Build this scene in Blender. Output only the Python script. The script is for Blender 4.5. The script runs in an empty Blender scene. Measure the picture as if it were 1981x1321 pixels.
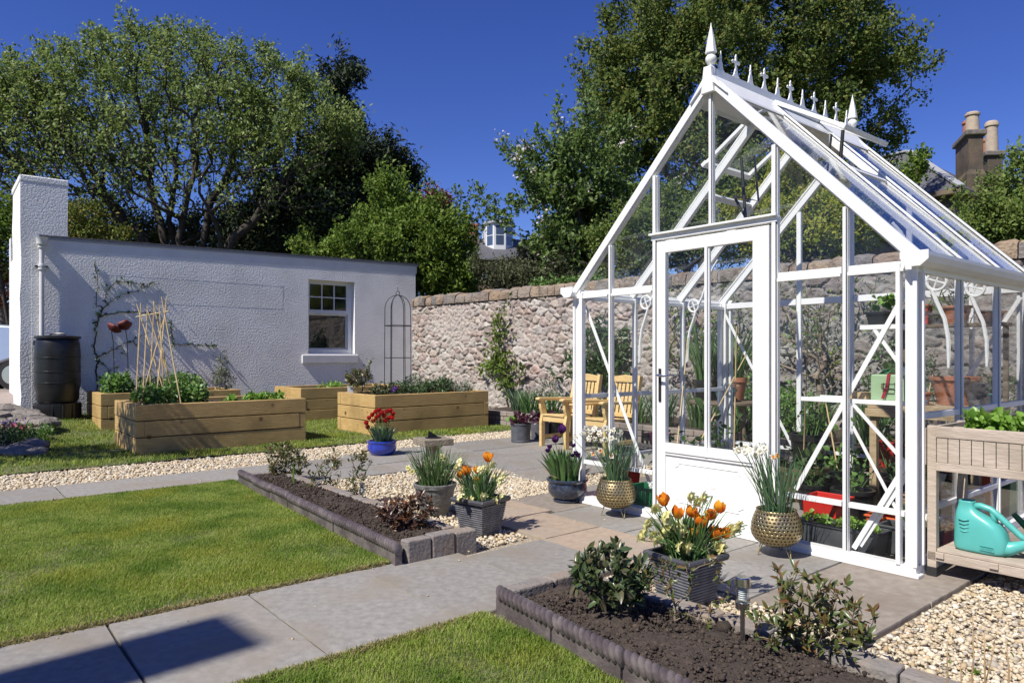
import bpy, math, random
import numpy as np
from mathutils import Vector, Matrix, noise as mnoise

R = math.radians
random.seed(11); RNG = np.random.default_rng(11)
SC = bpy.context.scene
COL = SC.collection

# ------------------------------------------------------------ camera, sky, sun, exposure
cd = bpy.data.cameras.new('camera'); cam = bpy.data.objects.new('camera', cd); COL.objects.link(cam)
cam.location = (0, 0, 1.2); cam.rotation_euler = (R(90), 0, 0)
cd.sensor_width = 36.0; cd.lens = 24.79; cd.shift_y = 0.0129; cd.clip_start = 0.05; cd.clip_end = 3000
SC.camera = cam
SUN_DIR = Vector((-0.715, -0.70, 1.19)).normalized()        # towards the sun
SUN_EL = math.asin(SUN_DIR.z); SUN_AZ = math.atan2(SUN_DIR.x, SUN_DIR.y)
W = bpy.data.worlds.new('World'); SC.world = W; W.use_nodes = True
wn = W.node_tree; wn.nodes.clear()
sky = wn.nodes.new('ShaderNodeTexSky'); sky.sky_type = 'NISHITA'; sky.sun_disc = False
sky.sun_elevation = SUN_EL; sky.sun_rotation = SUN_AZ
sky.altitude = 1800; sky.air_density = 1.0; sky.dust_density = 0.0; sky.ozone_density = 4.0
hs = wn.nodes.new('ShaderNodeHueSaturation'); hs.inputs['Saturation'].default_value = 1.23; hs.inputs['Hue'].default_value = 0.5255; hs.inputs['Value'].default_value = 1.0
bg = wn.nodes.new('ShaderNodeBackground'); bg.inputs['Strength'].default_value = 0.104
wo = wn.nodes.new('ShaderNodeOutputWorld')
wn.links.new(sky.outputs[0], hs.inputs['Color']); wn.links.new(hs.outputs[0], bg.inputs['Color']); wn.links.new(bg.outputs[0], wo.inputs['Surface'])
sl = bpy.data.lights.new('sun', 'SUN'); sl.energy = 5.0; sl.angle = R(0.53); sl.color = (1.0, 0.95, 0.87)
so = bpy.data.objects.new('sun', sl); COL.objects.link(so); so.location = (-10, -8, 15)
so.rotation_euler = SUN_DIR.to_track_quat('Z', 'Y').to_euler()
SC.view_settings.view_transform = 'Standard'; SC.view_settings.look = 'None'
SC.view_settings.exposure = 0.32; SC.view_settings.gamma = 1.0
SC.cycles.transparent_max_bounces = 40; SC.cycles.max_bounces = 10; SC.cycles.caustics_reflective = False
SC.cycles.caustics_refractive = False

# ------------------------------------------------------------ garden frame: t runs along the greenhouse gable, s into its depth
G0 = Vector((2.176, 3.84, 0)); UD = Vector((-.637, .771, 0)); VD = Vector((.771, .637, 0)); TH = math.atan2(.637, .771)
def P(t, s, z=0.0): return G0 + UD * t + VD * s + Vector((0, 0, z))
F_, CX_, HY_ = 1364.0, 990.0, 686.0
def at(px, Y, z=None, py=None):
    """world point seen in direction px at distance Y"""
    return Vector(((px - CX_) / F_ * Y, Y, z if z is not None else (1.2 + (HY_ - py) / F_ * Y if py is not None else 0)))
def inview(X, Y, m=0.78): return (Y > 1.5) & (np.abs(X) < Y * m + 1.1)

# ------------------------------------------------------------ materials
def _lin(c): return (c[0], c[1], c[2], 1.0)
MATS = {}
def mat(name, c1, c2=None, rough=.6, scale=8, detail=4, bump=0, bscale=60, metal=0, stretch=(1, 1, 1), isl=0, isl_c=None,
        spec=.5, contrast=(.35, .65), transl=0, coat=0, c3=None, s3=1.3, attr=None, bdist=.02):
    m = bpy.data.materials.new(name); m.use_nodes = True; nt = m.node_tree; N = nt.nodes; L = nt.links; N.clear()
    out = N.new('ShaderNodeOutputMaterial'); b = N.new('ShaderNodeBsdfPrincipled')
    b.inputs['Roughness'].default_value = rough; b.inputs['Metallic'].default_value = metal; b.inputs['Specular IOR Level'].default_value = spec
    b.inputs['Coat Weight'].default_value = coat
    tc = N.new('ShaderNodeTexCoord'); mp = N.new('ShaderNodeMapping'); mp.inputs['Scale'].default_value = stretch
    L.new(tc.outputs['Object'], mp.inputs['Vector'])
    col = None
    if attr:
        a = N.new('ShaderNodeAttribute'); a.attribute_name = attr; col = a.outputs['Color']
    if c2 is not None:
        n = N.new('ShaderNodeTexNoise'); n.inputs['Scale'].default_value = scale; n.inputs['Detail'].default_value = detail
        L.new(mp.outputs[0], n.inputs['Vector'])
        mr = N.new('ShaderNodeMapRange'); mr.inputs[1].default_value = contrast[0]; mr.inputs[2].default_value = contrast[1]
        L.new(n.outputs['Fac'], mr.inputs[0])
        mx = N.new('ShaderNodeMix'); mx.data_type = 'RGBA'; L.new(mr.outputs[0], mx.inputs['Factor'])
        if col is not None:
            ml = N.new('ShaderNodeMix'); ml.data_type = 'RGBA'; ml.blend_type = 'MULTIPLY'; ml.inputs['Factor'].default_value = 1
            mx.inputs['A'].default_value = _lin(c1); mx.inputs['B'].default_value = _lin(c2)
            L.new(col, ml.inputs['A']); L.new(mx.outputs['Result'], ml.inputs['B']); col = ml.outputs['Result']
        else:
            mx.inputs['A'].default_value = _lin(c1); mx.inputs['B'].default_value = _lin(c2); col = mx.outputs['Result']
    if c3 is not None:
        n = N.new('ShaderNodeTexNoise'); n.inputs['Scale'].default_value = s3; n.inputs['Detail'].default_value = 5
        L.new(tc.outputs['Object'], n.inputs['Vector'])
        mr = N.new('ShaderNodeMapRange'); mr.inputs[1].default_value = .48; mr.inputs[2].default_value = .68; L.new(n.outputs['Fac'], mr.inputs[0])
        mx = N.new('ShaderNodeMix'); mx.data_type = 'RGBA'; L.new(mr.outputs[0], mx.inputs['Factor']); L.new(col, mx.inputs['A'])
        mx.inputs['B'].default_value = _lin(c3); col = mx.outputs['Result']
    if isl or isl_c:
        g = N.new('ShaderNodeNewGeometry')
        if isl_c:
            cr = N.new('ShaderNodeValToRGB'); cr.color_ramp.interpolation = 'LINEAR'
            while len(cr.color_ramp.elements) < len(isl_c): cr.color_ramp.elements.new(.5)
            for i, c in enumerate(isl_c):
                cr.color_ramp.elements[i].position = i / (len(isl_c) - 1); cr.color_ramp.elements[i].color = _lin(c)
            L.new(g.outputs['Random Per Island'], cr.inputs[0])
            if col is None: col = cr.outputs[0]
            else:
                ml = N.new('ShaderNodeMix'); ml.data_type = 'RGBA'; ml.blend_type = 'MULTIPLY'; ml.inputs['Factor'].default_value = 1
                L.new(col, ml.inputs['A']); L.new(cr.outputs[0], ml.inputs['B']); col = ml.outputs['Result']
        else:
            mr = N.new('ShaderNodeMapRange'); mr.inputs[3].default_value = 1 - isl; mr.inputs[4].default_value = 1 + isl
            L.new(g.outputs['Random Per Island'], mr.inputs[0])
            h = N.new('ShaderNodeHueSaturation'); L.new(mr.outputs[0], h.inputs['Value'])
            if col is None: h.inputs['Color'].default_value = _lin(c1)
            else: L.new(col, h.inputs['Color'])
            col = h.outputs['Color']
    if col is None: b.inputs['Base Color'].default_value = _lin(c1)
    else: L.new(col, b.inputs['Base Color'])
    if bump:
        n = N.new('ShaderNodeTexNoise'); n.inputs['Scale'].default_value = bscale; n.inputs['Detail'].default_value = 6
        L.new(mp.outputs[0], n.inputs['Vector'])
        bp = N.new('ShaderNodeBump'); bp.inputs['Strength'].default_value = bump; bp.inputs['Distance'].default_value = bdist
        L.new(n.outputs['Fac'], bp.inputs['Height']); L.new(bp.outputs[0], b.inputs['Normal'])
    if transl:
        t = N.new('ShaderNodeBsdfTranslucent'); ms = N.new('ShaderNodeMixShader'); ms.inputs[0].default_value = transl
        if col is None: t.inputs[0].default_value = _lin(c1)
        else: L.new(col, t.inputs[0])
        L.new(b.outputs[0], ms.inputs[1]); L.new(t.outputs[0], ms.inputs[2]); L.new(ms.outputs[0], out.inputs[0])
    else: L.new(b.outputs[0], out.inputs[0])
    MATS[name] = m
    return m

def glass_mat(name, tint=(.985, .99, .99), base=.011, rough=.0, dirt=.012):
    m = bpy.data.materials.new(name); m.use_nodes = True; nt = m.node_tree; N = nt.nodes; L = nt.links; N.clear()
    out = N.new('ShaderNodeOutputMaterial'); tr = N.new('ShaderNodeBsdfTransparent'); tr.inputs[0].default_value = _lin(tint)
    gl = N.new('ShaderNodeBsdfGlossy'); gl.inputs['Roughness'].default_value = rough
    lw = N.new('ShaderNodeLayerWeight'); lw.inputs[0].default_value = .5
    pw = N.new('ShaderNodeMath'); pw.operation = 'POWER'; pw.inputs[1].default_value = 5; L.new(lw.outputs['Facing'], pw.inputs[0])
    ma = N.new('ShaderNodeMath'); ma.operation = 'MULTIPLY_ADD'; ma.inputs[1].default_value = .85; ma.inputs[2].default_value = base
    L.new(pw.outputs[0], ma.inputs[0])
    mx = N.new('ShaderNodeMixShader'); L.new(ma.outputs[0], mx.inputs[0]); L.new(tr.outputs[0], mx.inputs[1]); L.new(gl.outputs[0], mx.inputs[2])
    if dirt:
        d = N.new('ShaderNodeBsdfDiffuse'); d.inputs[0].default_value = (.75, .75, .72, 1)
        tc = N.new('ShaderNodeTexCoord'); n = N.new('ShaderNodeTexNoise'); n.inputs['Scale'].default_value = 3.5; n.inputs['Detail'].default_value = 8
        L.new(tc.outputs['Object'], n.inputs['Vector'])
        mr = N.new('ShaderNodeMapRange'); mr.inputs[1].default_value = .5; mr.inputs[2].default_value = .8; mr.inputs[3].default_value = 0.002; mr.inputs[4].default_value = dirt
        L.new(n.outputs['Fac'], mr.inputs[0]); m2 = N.new('ShaderNodeMixShader'); L.new(mr.outputs[0], m2.inputs[0])
        L.new(mx.outputs[0], m2.inputs[1]); L.new(d.outputs[0], m2.inputs[2]); mx = m2
    L.new(mx.outputs[0], out.inputs[0]); MATS[name] = m
    return m

# ------------------------------------------------------------ mesh collector
class MB:
    def __init__(s): s.v = []; s.f = []; s.n = 0; s.A = []
    def add(s, vs, fs):
        k = s.n; s.v.extend([tuple(v) for v in vs]); s.f.extend([tuple(i + k for i in f) for f in fs]); s.n += len(vs); return s
    def box(s, x0, y0, z0, x1, y1, z1):
        v = [(x, y, z) for z in (z0, z1) for x, y in ((x0, y0), (x1, y0), (x1, y1), (x0, y1))]
        return s.add(v, [(3, 2, 1, 0), (4, 5, 6, 7), (0, 1, 5, 4), (1, 2, 6, 5), (2, 3, 7, 6), (3, 0, 4, 7)])
    def beam(s, p, q, w, h, up=(0, 0, 1)):
        p = Vector(p); q = Vector(q); d = (q - p).normalized(); u = Vector(up)
        if abs(d.dot(u)) > .99: u = Vector((1, 0, 0))
        a = d.cross(u).normalized() * w / 2; b = a.cross(d).normalized() * h / 2
        v = [p - a - b, p + a - b, p + a + b, p - a + b, q - a - b, q + a - b, q + a + b, q - a + b]
        return s.add(v, [(3, 2, 1, 0), (4, 5, 6, 7), (0, 1, 5, 4), (1, 2, 6, 5), (2, 3, 7, 6), (3, 0, 4, 7)])
    def tube(s, pts, r, n=8, cap=True):
        pts = [Vector(p) for p in pts]; m = len(pts); rs = r if hasattr(r, '__len__') else [r] * m
        vs = []; fs = []; prev = None
        for i, p in enumerate(pts):
            d = (pts[min(i + 1, m - 1)] - pts[max(i - 1, 0)])
            d = d.normalized() if d.length > 1e-9 else Vector((0, 0, 1))
            a = prev - d * prev.dot(d) if prev is not None else (Vector((1, 0, 0)) if abs(d.x) < .8 else Vector((0, 1, 0))).cross(d)
            if a.length < 1e-6: a = Vector((0, 1, .1)).cross(d)
            a.normalize(); prev = a; b = d.cross(a)
            for k in range(n):
                an = 2 * math.pi * k / n; vs.append(p + (a * math.cos(an) + b * math.sin(an)) * rs[i])
        for i in range(m - 1):
            for k in range(n): fs.append((i * n + k, i * n + (k + 1) % n, (i + 1) * n + (k + 1) % n, (i + 1) * n + k))
        if cap: fs.append(tuple(range(n))[::-1]); fs.append(tuple((m - 1) * n + k for k in range(n)))
        return s.add(vs, fs)
    def lathe(s, prof, n=32, c=(0, 0, 0), rot=0, sx=1, sy=1, cap=False, rad=None):
        vs = []; fs = []; m = len(prof)
        for (r, z) in prof:
            for k in range(n):
                an = 2 * math.pi * k / n + rot; rr = r if rad is None else rad(r, z, an)
                vs.append((c[0] + math.cos(an) * rr * sx, c[1] + math.sin(an) * rr * sy, c[2] + z))
        for i in range(m - 1):
            for k in range(n): fs.append((i * n + k, i * n + (k + 1) % n, (i + 1) * n + (k + 1) % n, (i + 1) * n + k))
        if cap: fs.append(tuple(range(n))[::-1]); fs.append(tuple((m - 1) * n + k for k in range(n)))
        return s.add(vs, fs)
    def ell(s, c, r, n=10, m=7, M=None, jit=0):
        vs = []; fs = []; c = Vector(c)
        for i in range(m + 1):
            ph = math.pi * i / m
            for k in range(n):
                an = 2 * math.pi * k / n; j = 1 + (random.random() - .5) * jit
                q = Vector((math.sin(ph) * math.cos(an) * r[0] * j, math.sin(ph) * math.sin(an) * r[1] * j, math.cos(ph) * r[2] * j))
                vs.append(c + (M @ q if M else q))
        for i in range(m):
            for k in range(n): fs.append((i * n + k, (i + 1) * n + k, (i + 1) * n + (k + 1) % n, i * n + (k + 1) % n))
        return s.add(vs, fs)
    def prism(s, poly, z0, z1):
        n = len(poly); ar = sum(poly[i][0] * poly[(i + 1) % n][1] - poly[(i + 1) % n][0] * poly[i][1] for i in range(n))
        if ar < 0: poly = poly[::-1]
        v = [(x, y, z0) for x, y in poly] + [(x, y, z1) for x, y in poly]
        return s.add(v, [tuple(range(n))[::-1], tuple(range(n, 2 * n))] + [(i, (i + 1) % n, n + (i + 1) % n, n + i) for i in range(n)])
    def xprism(s, prof, p, ax, ay, az, L):
        """profile (a,b) in plane ax,ay at p, swept along az by L"""
        n = len(prof); p = Vector(p); ax = Vector(ax); ay = Vector(ay); az = Vector(az)
        v = [p + ax * a + ay * b for a, b in prof] + [p + ax * a + ay * b + az * L for a, b in prof]
        return s.add(v, [tuple(range(n))[::-1], tuple(range(n, 2 * n))] + [(i, (i + 1) % n, n + (i + 1) % n, n + i) for i in range(n)])
    def np(s, V, F):
        """numpy block of vertices (N,3) and faces (M,k)"""
        s.A.append((np.asarray(V, dtype=np.float64), np.asarray(F, dtype=np.int64))); return s
    def mesh(s, name, m=None, smooth=False):
        me = bpy.data.meshes.new(name)
        if not s.A: me.from_pydata(s.v, [], s.f)
        else:
            Vs = [np.array(s.v, dtype=np.float64).reshape(-1, 3)]; lv = []; lt = []; off = s.n
            for f in s.f: lv.append(np.array(f)); lt.append(np.array([len(f)]))
            for V, F in s.A:
                Vs.append(V); lv.append((F + off).ravel()); lt.append(np.full(len(F), F.shape[1])); off += len(V)
            V = np.concatenate(Vs); lv = np.concatenate(lv).astype(np.int32); lt = np.concatenate(lt).astype(np.int32)
            me.vertices.add(len(V)); me.vertices.foreach_set('co', V.astype(np.float32).ravel())
            me.loops.add(len(lv)); me.loops.foreach_set('vertex_index', lv)
            me.polygons.add(len(lt)); ls = np.concatenate([[0], np.cumsum(lt)[:-1]]).astype(np.int32)
            me.polygons.foreach_set('loop_start', ls); me.polygons.foreach_set('loop_total', lt); me.update(calc_edges=True)
        if smooth: me.polygons.foreach_set('use_smooth', np.ones(len(me.polygons), dtype=bool))
        if m: me.materials.append(MATS[m] if isinstance(m, str) else m)
        me.update(); return me
    def build(s, name, m, parent=None, smooth=False, bevel=0, label=None, auto=False):
        o = bpy.data.objects.new(name, s.mesh(name, m, smooth)); COL.objects.link(o)
        if parent: o.parent = parent
        if bevel:
            b = o.modifiers.new('bevel', 'BEVEL'); b.width = bevel; b.segments = 2; b.limit_method = 'ANGLE'; b.angle_limit = R(40)
        if auto:
            for p in o.data.polygons: p.use_smooth = True
            try: o.data.set_sharp_from_angle(angle=R(38))
            except Exception: pass
        if label: o['label'] = label
        return o

def tag(o, label, cat, group=None, kind=None):
    o['label'] = label; o['category'] = cat
    if group: o['group'] = group
    if kind: o['kind'] = kind
    return o
def thing(name, label, cat, loc=(0, 0, 0), rz=0, group=None):
    o = bpy.data.objects.new(name, None); COL.objects.link(o); o.empty_display_size = .1
    o.location = loc; o.rotation_euler = (0, 0, rz)
    return tag(o, label, cat, group)
def struct(o, stuff=False, label=None):
    o['kind'] = 'stuff' if stuff else 'structure'
    if label: o['label'] = label
    if stuff and label: o['category'] = o.name.split('.')[0].replace('_', ' ')
    return o
def place(o, loc, rz=0): o.location = loc; o.rotation_euler = (0, 0, rz); return o
def copy_tree(o, parent=None):
    c = o.copy(); COL.objects.link(c); c.parent = parent
    for ch in [x for x in COL.objects if x.parent == o]: copy_tree(ch, c)
    return c

# ------------------------------------------------------------ foliage
def unit(a): return a / np.maximum(np.linalg.norm(a, axis=1, keepdims=True), 1e-9)
def leaves(C, D, Ln, Wd, fold=.25, curl=.15, rng=RNG, detail=False, face=1.1):
    """leaf blades at centres C with directions D"""
    n = len(C); D = unit(D); r = unit(rng.normal(size=(n, 3)) + face * np.array([-.38, -.42, .82]));   # blades turn their faces to the light
    S = unit(np.cross(D, r)); Nn = np.cross(S, D)
    k_ = .5 + 1.0 * rng.random(n) ** 1.3; Ln = (Ln * k_)[:, None]; Wd = (Wd * k_ * (.8 + .4 * rng.random(n)))[:, None]
    B = C; T = C + D * Ln - Nn * Ln * curl; Mid = C + D * Ln * .5
    Lf = Mid - S * Wd * .5 + Nn * Wd * fold; Rt = Mid + S * Wd * .5 + Nn * Wd * fold
    if not detail:
        V = np.stack([B, Rt, T, Lf], 1).reshape(-1, 3); k = np.arange(n)[:, None] * 4
        F = np.concatenate([k + np.array([[0, 1, 2]]), k + np.array([[0, 2, 3]])])
        return V, F
    q1 = C + D * Ln * .28; q2 = C + D * Ln * .68 - Nn * Ln * curl * .35
    V = np.stack([B, q1 + S * Wd * .42 + Nn * Wd * fold * .8, q2 + S * Wd * .42 + Nn * Wd * fold * .6, T, q2 - S * Wd * .42 + Nn * Wd * fold * .6, q1 - S * Wd * .42 + Nn * Wd * fold * .8, q1, q2], 1).reshape(-1, 3)
    k = np.arange(n)[:, None] * 8
    F3 = np.concatenate([k + np.array([[x]]) for x in ([0, 1, 6], [0, 6, 5], [2, 3, 7], [7, 3, 4])]).reshape(-1, 3) if False else \
        np.concatenate([k + np.array([x]) for x in ([0, 1, 6], [0, 6, 5], [2, 3, 7], [7, 3, 4], [1, 2, 7], [1, 7, 6], [6, 7, 4], [6, 4, 5])])
    return V, F3

def crown_points(ells, n, rng, shell=.55, hole=0.0, hs=1.0):
    """points in a union of ellipsoids (cx,cy,cz,rx,ry,rz), denser towards the outside"""
    out = []; vol = np.array([e[3] * e[4] * e[5] for e in ells]); vol = vol / vol.sum()
    for e, w in zip(ells, vol):
        m = max(4, int(n * w)); d = unit(rng.normal(size=(m * 2, 3))); r = rng.random(m * 2) ** (1 / 3.) ; r = shell * (1 - (1 - r) * .6) + (1 - shell) * r
        q = d * r[:, None] * np.array(e[3:6]) + np.array(e[:3])
        if hole:
            keep = np.array([mnoise.noise(Vector(p) * hs) > -1 + hole for p in q]); q = q[keep]
        out.append(q[:m])
    return np.concatenate(out)

def grow(root, pts, alpha=.35, tip=.008, power=2.3, trunk=(), rng=RNG, jit=.08):
    """branching skeleton: every point joins the nearest node, weighted by path length"""
    nodes = [np.array(root, float)]; par = [-1]
    for ch in (trunk if trunk and isinstance(trunk[0], list) else [trunk]):
        for i, p in enumerate(ch): nodes.append(np.array(p, float)); par.append(0 if i == 0 else len(nodes) - 2)
    plen = [0.]
    for i in range(1, len(nodes)): plen.append(plen[par[i]] + np.linalg.norm(nodes[i] - nodes[par[i]]))
    Pt = np.array(pts); n = len(Pt); best = np.full(n, 1e9); bp = np.zeros(n, int); alive = np.ones(n, bool)
    def upd(i):
        c = np.linalg.norm(Pt - nodes[i], axis=1) + alpha * plen[i]
        m = c < best; best[m] = c[m]; bp[m] = i
    for i in range(len(nodes)): upd(i)
    for _ in range(n):
        b = np.where(alive, best, 1e9); j = int(np.argmin(b)); alive[j] = False
        nodes.append(Pt[j]); par.append(bp[j]); plen.append(plen[bp[j]] + np.linalg.norm(Pt[j] - nodes[bp[j]])); upd(len(nodes) - 1)
    N = len(nodes); acc = np.zeros(N); nch = np.zeros(N, int)
    for i in range(1, N): nch[par[i]] += 1
    rad = np.zeros(N)
    order = sorted(range(N), key=lambda i: -plen[i])
    for i in order:
        rad[i] = max(acc[i], tip ** power) ** (1 / power)
        if par[i] >= 0: acc[par[i]] += rad[i] ** power
    return np.array(nodes), np.array(par), rad, nch

def skeleton_mesh(mb, nodes, par, rad, rng=RNG, jit=.06, minr=0.0, rscale=1.0, maxr=9):
    idx = [i for i in range(1, len(nodes)) if rad[i] * rscale >= minr]
    if not idx: return
    p0 = nodes[par[idx]]; p1 = nodes[idx]; L = np.linalg.norm(p1 - p0, axis=1, keepdims=True)
    mid = (p0 + p1) / 2 + rng.normal(size=p0.shape) * L * jit; mid[:, 2] += (L * .04)[:, 0]
    r1 = np.minimum(rad[idx] * rscale, maxr); r0 = np.minimum(np.minimum(rad[par[idx]] * rscale, r1 * 1.45), maxr); rm = (r0 + r1) / 2
    d = unit(p1 - p0); a = unit(np.cross(d, unit(rng.normal(size=d.shape)))); b = np.cross(d, a); n = 5
    V = []
    for q, r in ((p0, r0), (mid, rm), (p1, r1)):
        for k in range(n):
            an = 2 * math.pi * k / n; V.append(q + (a * math.cos(an) + b * math.sin(an)) * r[:, None])
    V = np.stack(V, 1).reshape(-1, 3); m = len(idx); k0 = np.arange(m)[:, None] * (3 * n); F = []
    for i in range(2):
        for k in range(n): F.append(k0 + np.array([[i * n + k, i * n + (k + 1) % n, (i + 1) * n + (k + 1) % n, (i + 1) * n + k]]))
    mb.np(V, np.concatenate(F))

def foliage_on(nodes, par, rad, maxr, per, spread, Ln, Wd, rng, up=.4, detail=False, fold=.25, extra=None, bare=None, bias=.45):
    idx = [i for i in range(1, len(nodes)) if rad[i] < maxr]
    p1 = nodes[idx]; p0 = nodes[par[idx]]; m = len(idx)
    f = rng.random((m, per))[..., None]; f = f ** bias
    C = (p0[:, None] * (1 - f) + p1[:, None] * f).reshape(-1, 3)
    off = rng.normal(size=C.shape) * spread; C = C + off
    if bare:
        k = rng.random(len(C)) < np.clip((C[:, 2] - bare[0]) / (bare[1] - bare[0]), bare[2], 1); keep = k
    else: keep = slice(None)
    D = rng.normal(size=C.shape) + np.array([0, 0, up]) + np.repeat(unit(p1 - p0), per, 0) * .5
    if extra is not None: D = D + extra
    return leaves(C[keep], D[keep], Ln, Wd, fold=fold, rng=rng, detail=detail)

def tree(name, label, cat, root, ells, npts, per, Ln, Wd, spread, leafmat, bark='bark', tip=.008, alpha=.35, trunk=(), shell=.55,
         seed=1, rscale=1, group=None, maxr=.03, hole=0, hs=1., minr=0, blossom=None, power=2.3, maxtrunk=9, up=.4, detail=False, tn='trunk', cn='crown', pts=None, shoots=0, sl=.8, sdir=(0, 0, .8), bare=None, bias=.45, zmin=None):
    rng = np.random.default_rng(seed); root = Vector(root)
    E = [(e[0] - root.x, e[1] - root.y, e[2] - root.z) + tuple(e[3:]) for e in ells]
    pp = crown_points(E, npts, rng, shell, hole, hs) if pts is None else np.array([(p[0] - root.x, p[1] - root.y, p[2] - root.z) for p in pts])
    if zmin is not None: pp = pp[pp[:, 2] > zmin + .8 * rng.random(len(pp))]
    if shoots:
        cen = pp.mean(0); sp_ = []
        for _ in range(shoots):
            e = E[rng.integers(len(E))]; d = rng.normal(size=3); d /= np.linalg.norm(d); d[2] = abs(d[2]) if sdir[2] > 0 else d[2]
            p0 = np.array(e[:3]) + d * np.array(e[3:6]) * .92; dd = d + np.array(sdir) + rng.normal(size=3) * .25; dd /= np.linalg.norm(dd); L_ = sl * (.4 + rng.random())
            sp_ += [p0 + dd * L_ * f for f in (.2, .4, .6, .8, 1.0)]
        pp = np.concatenate([pp, np.array(sp_)])
    nodes, par, rad, nch = grow((0, 0, 0), pp, alpha, tip, power, [[Vector(q) - root for q in c_] for c_ in trunk] if trunk and isinstance(trunk[0], list) else [Vector(q) - root for q in trunk], rng)
    t = thing(name, label, cat, root, 0, group)
    mb = MB(); skeleton_mesh(mb, nodes, par, rad, rng, .07, minr, rscale, maxtrunk); mb.build(tn, bark, t, smooth=True)
    V, F = foliage_on(nodes, par, rad * rscale, maxr, per, spread, Ln, Wd, rng, up, detail, bare=bare, bias=bias)
    MB().np(V, F).build(cn, leafmat, t)
    if blossom:
        nb, sz, bm = blossom; ii = rng.choice([i for i in range(1, len(nodes)) if nch[i] == 0], nb)
        C = (nodes[ii][:, None] + rng.normal(size=(nb, 14, 3)) * sz * 1.3).reshape(-1, 3)
        V, F = leaves(C, rng.normal(size=C.shape), sz, sz, rng=rng); MB().np(V, F).build('blossom', bm, t)
    return t

def straps(mb, n, base_r, h, spread, w, seg=5, droop=.5, c=(0, 0, 0), hv=.3, rng=None, lean=0):
    """strap leaves arching from a base disc"""
    rg = rng or random
    for i in range(n):
        a = rg.uniform(0, 6.283); rr = base_r * math.sqrt(rg.random()); hh = h * rg.uniform(1 - hv, 1 + hv * .4)
        o = Vector((c[0] + math.cos(a) * rr, c[1] + math.sin(a) * rr, c[2])); a2 = a + rg.uniform(-.7, .7)
        out = Vector((math.cos(a2), math.sin(a2), 0)); k = spread * rg.uniform(.2, 1.15); dr = droop * rg.random() * k
        side = Vector((-out.y, out.x, 0)); tw = rg.uniform(-.9, .9); side = (side * math.cos(tw) + out * math.sin(tw))
        vs = []; fs = []
        for j in range(seg + 1):
            f = j / seg; p = o + out * (k * f ** 1.5) + Vector((0, 0, hh * (f - dr * f * f * f)))
            ww = w * .5 * (1 - .15 * f) * (1 - max(0, f - .6) ** 1.2 * 2.6) if f < 1 else .0004
            vs += [p - side * ww, p + Vector((out.x, out.y, -.2)) * ww * .35, p + side * ww]
            if j: q = 3 * (j - 1); fs += [(q, q + 1, q + 4, q + 3), (q + 1, q + 2, q + 5, q + 4)]
        mb.add(vs, fs)
    return mb
# ------------------------------------------------------------ material library
mat('bark', (.032, .026, .021), (.07, .058, .046), rough=.9, scale=12, bump=.5, bscale=40)
mat('bark_light', (.16, .12, .09), (.26, .21, .16), rough=.85, scale=14, bump=.4, bscale=60)
mat('leaf_thorn', (.1, .16, .05), rough=.48, spec=.35, isl_c=[(.12, .175, .04), (.23, .31, .08), (.16, .23, .055), (.32, .38, .13), (.13, .20, .045), (.27, .33, .09)], transl=.42)
mat('leaf_maple', (.1, .16, .05), rough=.6, spec=.28, isl_c=[(.07, .12, .03), (.16, .22, .05), (.10, .155, .035), (.24, .27, .06), (.08, .13, .03), (.13, .19, .045), (.28, .26, .07)], transl=.42)
mat('leaf_conifer', (0.025, 0.044, 0.022), rough=.62, spec=.28, isl_c=[(0.019, 0.037, 0.018), (0.037, 0.056, 0.025), (0.025, 0.048, 0.025), (0.075, 0.077, 0.025)], transl=.12)
mat('leaf_lime', (0.138, 0.218, 0.034), rough=.62, spec=.28, isl_c=[(0.103, 0.184, 0.023), (0.172, 0.265, 0.040), (0.127, 0.207, 0.034), (0.218, 0.287, 0.046), (0.092, 0.149, 0.023)], transl=.38)
mat('leaf_apple', (.1, .16, .05), rough=.5, spec=.35, isl_c=[(.08, .14, .035), (.15, .225, .055), (.11, .18, .04), (.20, .28, .08)], transl=.38)
mat('leaf_olive', (0.084, 0.102, 0.048), rough=.62, spec=.28, isl_c=[(0.060, 0.078, 0.036), (0.108, 0.120, 0.054), (0.084, 0.096, 0.048), (0.144, 0.156, 0.072)], transl=.25)
mat('leaf_hedge', (0.138, 0.172, 0.034), rough=.62, spec=.28, isl_c=[(0.069, 0.115, 0.023), (0.161, 0.207, 0.034), (0.103, 0.161, 0.029), (0.253, 0.241, 0.046), (0.115, 0.172, 0.034), (0.345, 0.230, 0.057)], transl=.35)
mat('leaf_red', (.14, .035, .03), rough=.5, isl_c=[(.09, .025, .025), (.2, .05, .035), (.25, .09, .03)], transl=.3)
mat('leaf_privet', (.2, .25, .04), rough=.55, spec=.3, isl_c=[(.16, .24, .03), (.36, .42, .06), (.22, .32, .04), (.48, .44, .07), (.26, .34, .05), (.46, .34, .08)], transl=.45)
mat('leaf_bright', (.2, .25, .04), rough=.55, spec=.3, isl_c=[(.10, .16, .04), (.22, .30, .06), (.14, .22, .05), (.26, .30, .09)], transl=.42)
mat('leaf_fresh', (0.115, 0.230, 0.046), rough=.42, isl_c=[(0.081, 0.172, 0.034), (0.149, 0.287, 0.057), (0.115, 0.230, 0.046), (0.207, 0.333, 0.081)], transl=.35)
mat('leaf_lettuce', (.2, .36, .05), rough=.4, isl_c=[(.16, .32, .05), (.26, .44, .07), (.2, .36, .05)], transl=.4)
mat('leaf_mid', (.05, .10, .03), rough=.4, isl_c=[(.04, .08, .025), (.07, .13, .035), (.055, .10, .03)], transl=.28)
mat('leaf_rhodo', (.03, .05, .025), rough=.3, isl_c=[(.045, .075, .025), (.075, .11, .04), (.055, .085, .03), (.12, .10, .05)], transl=.15, coat=.25)
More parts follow.
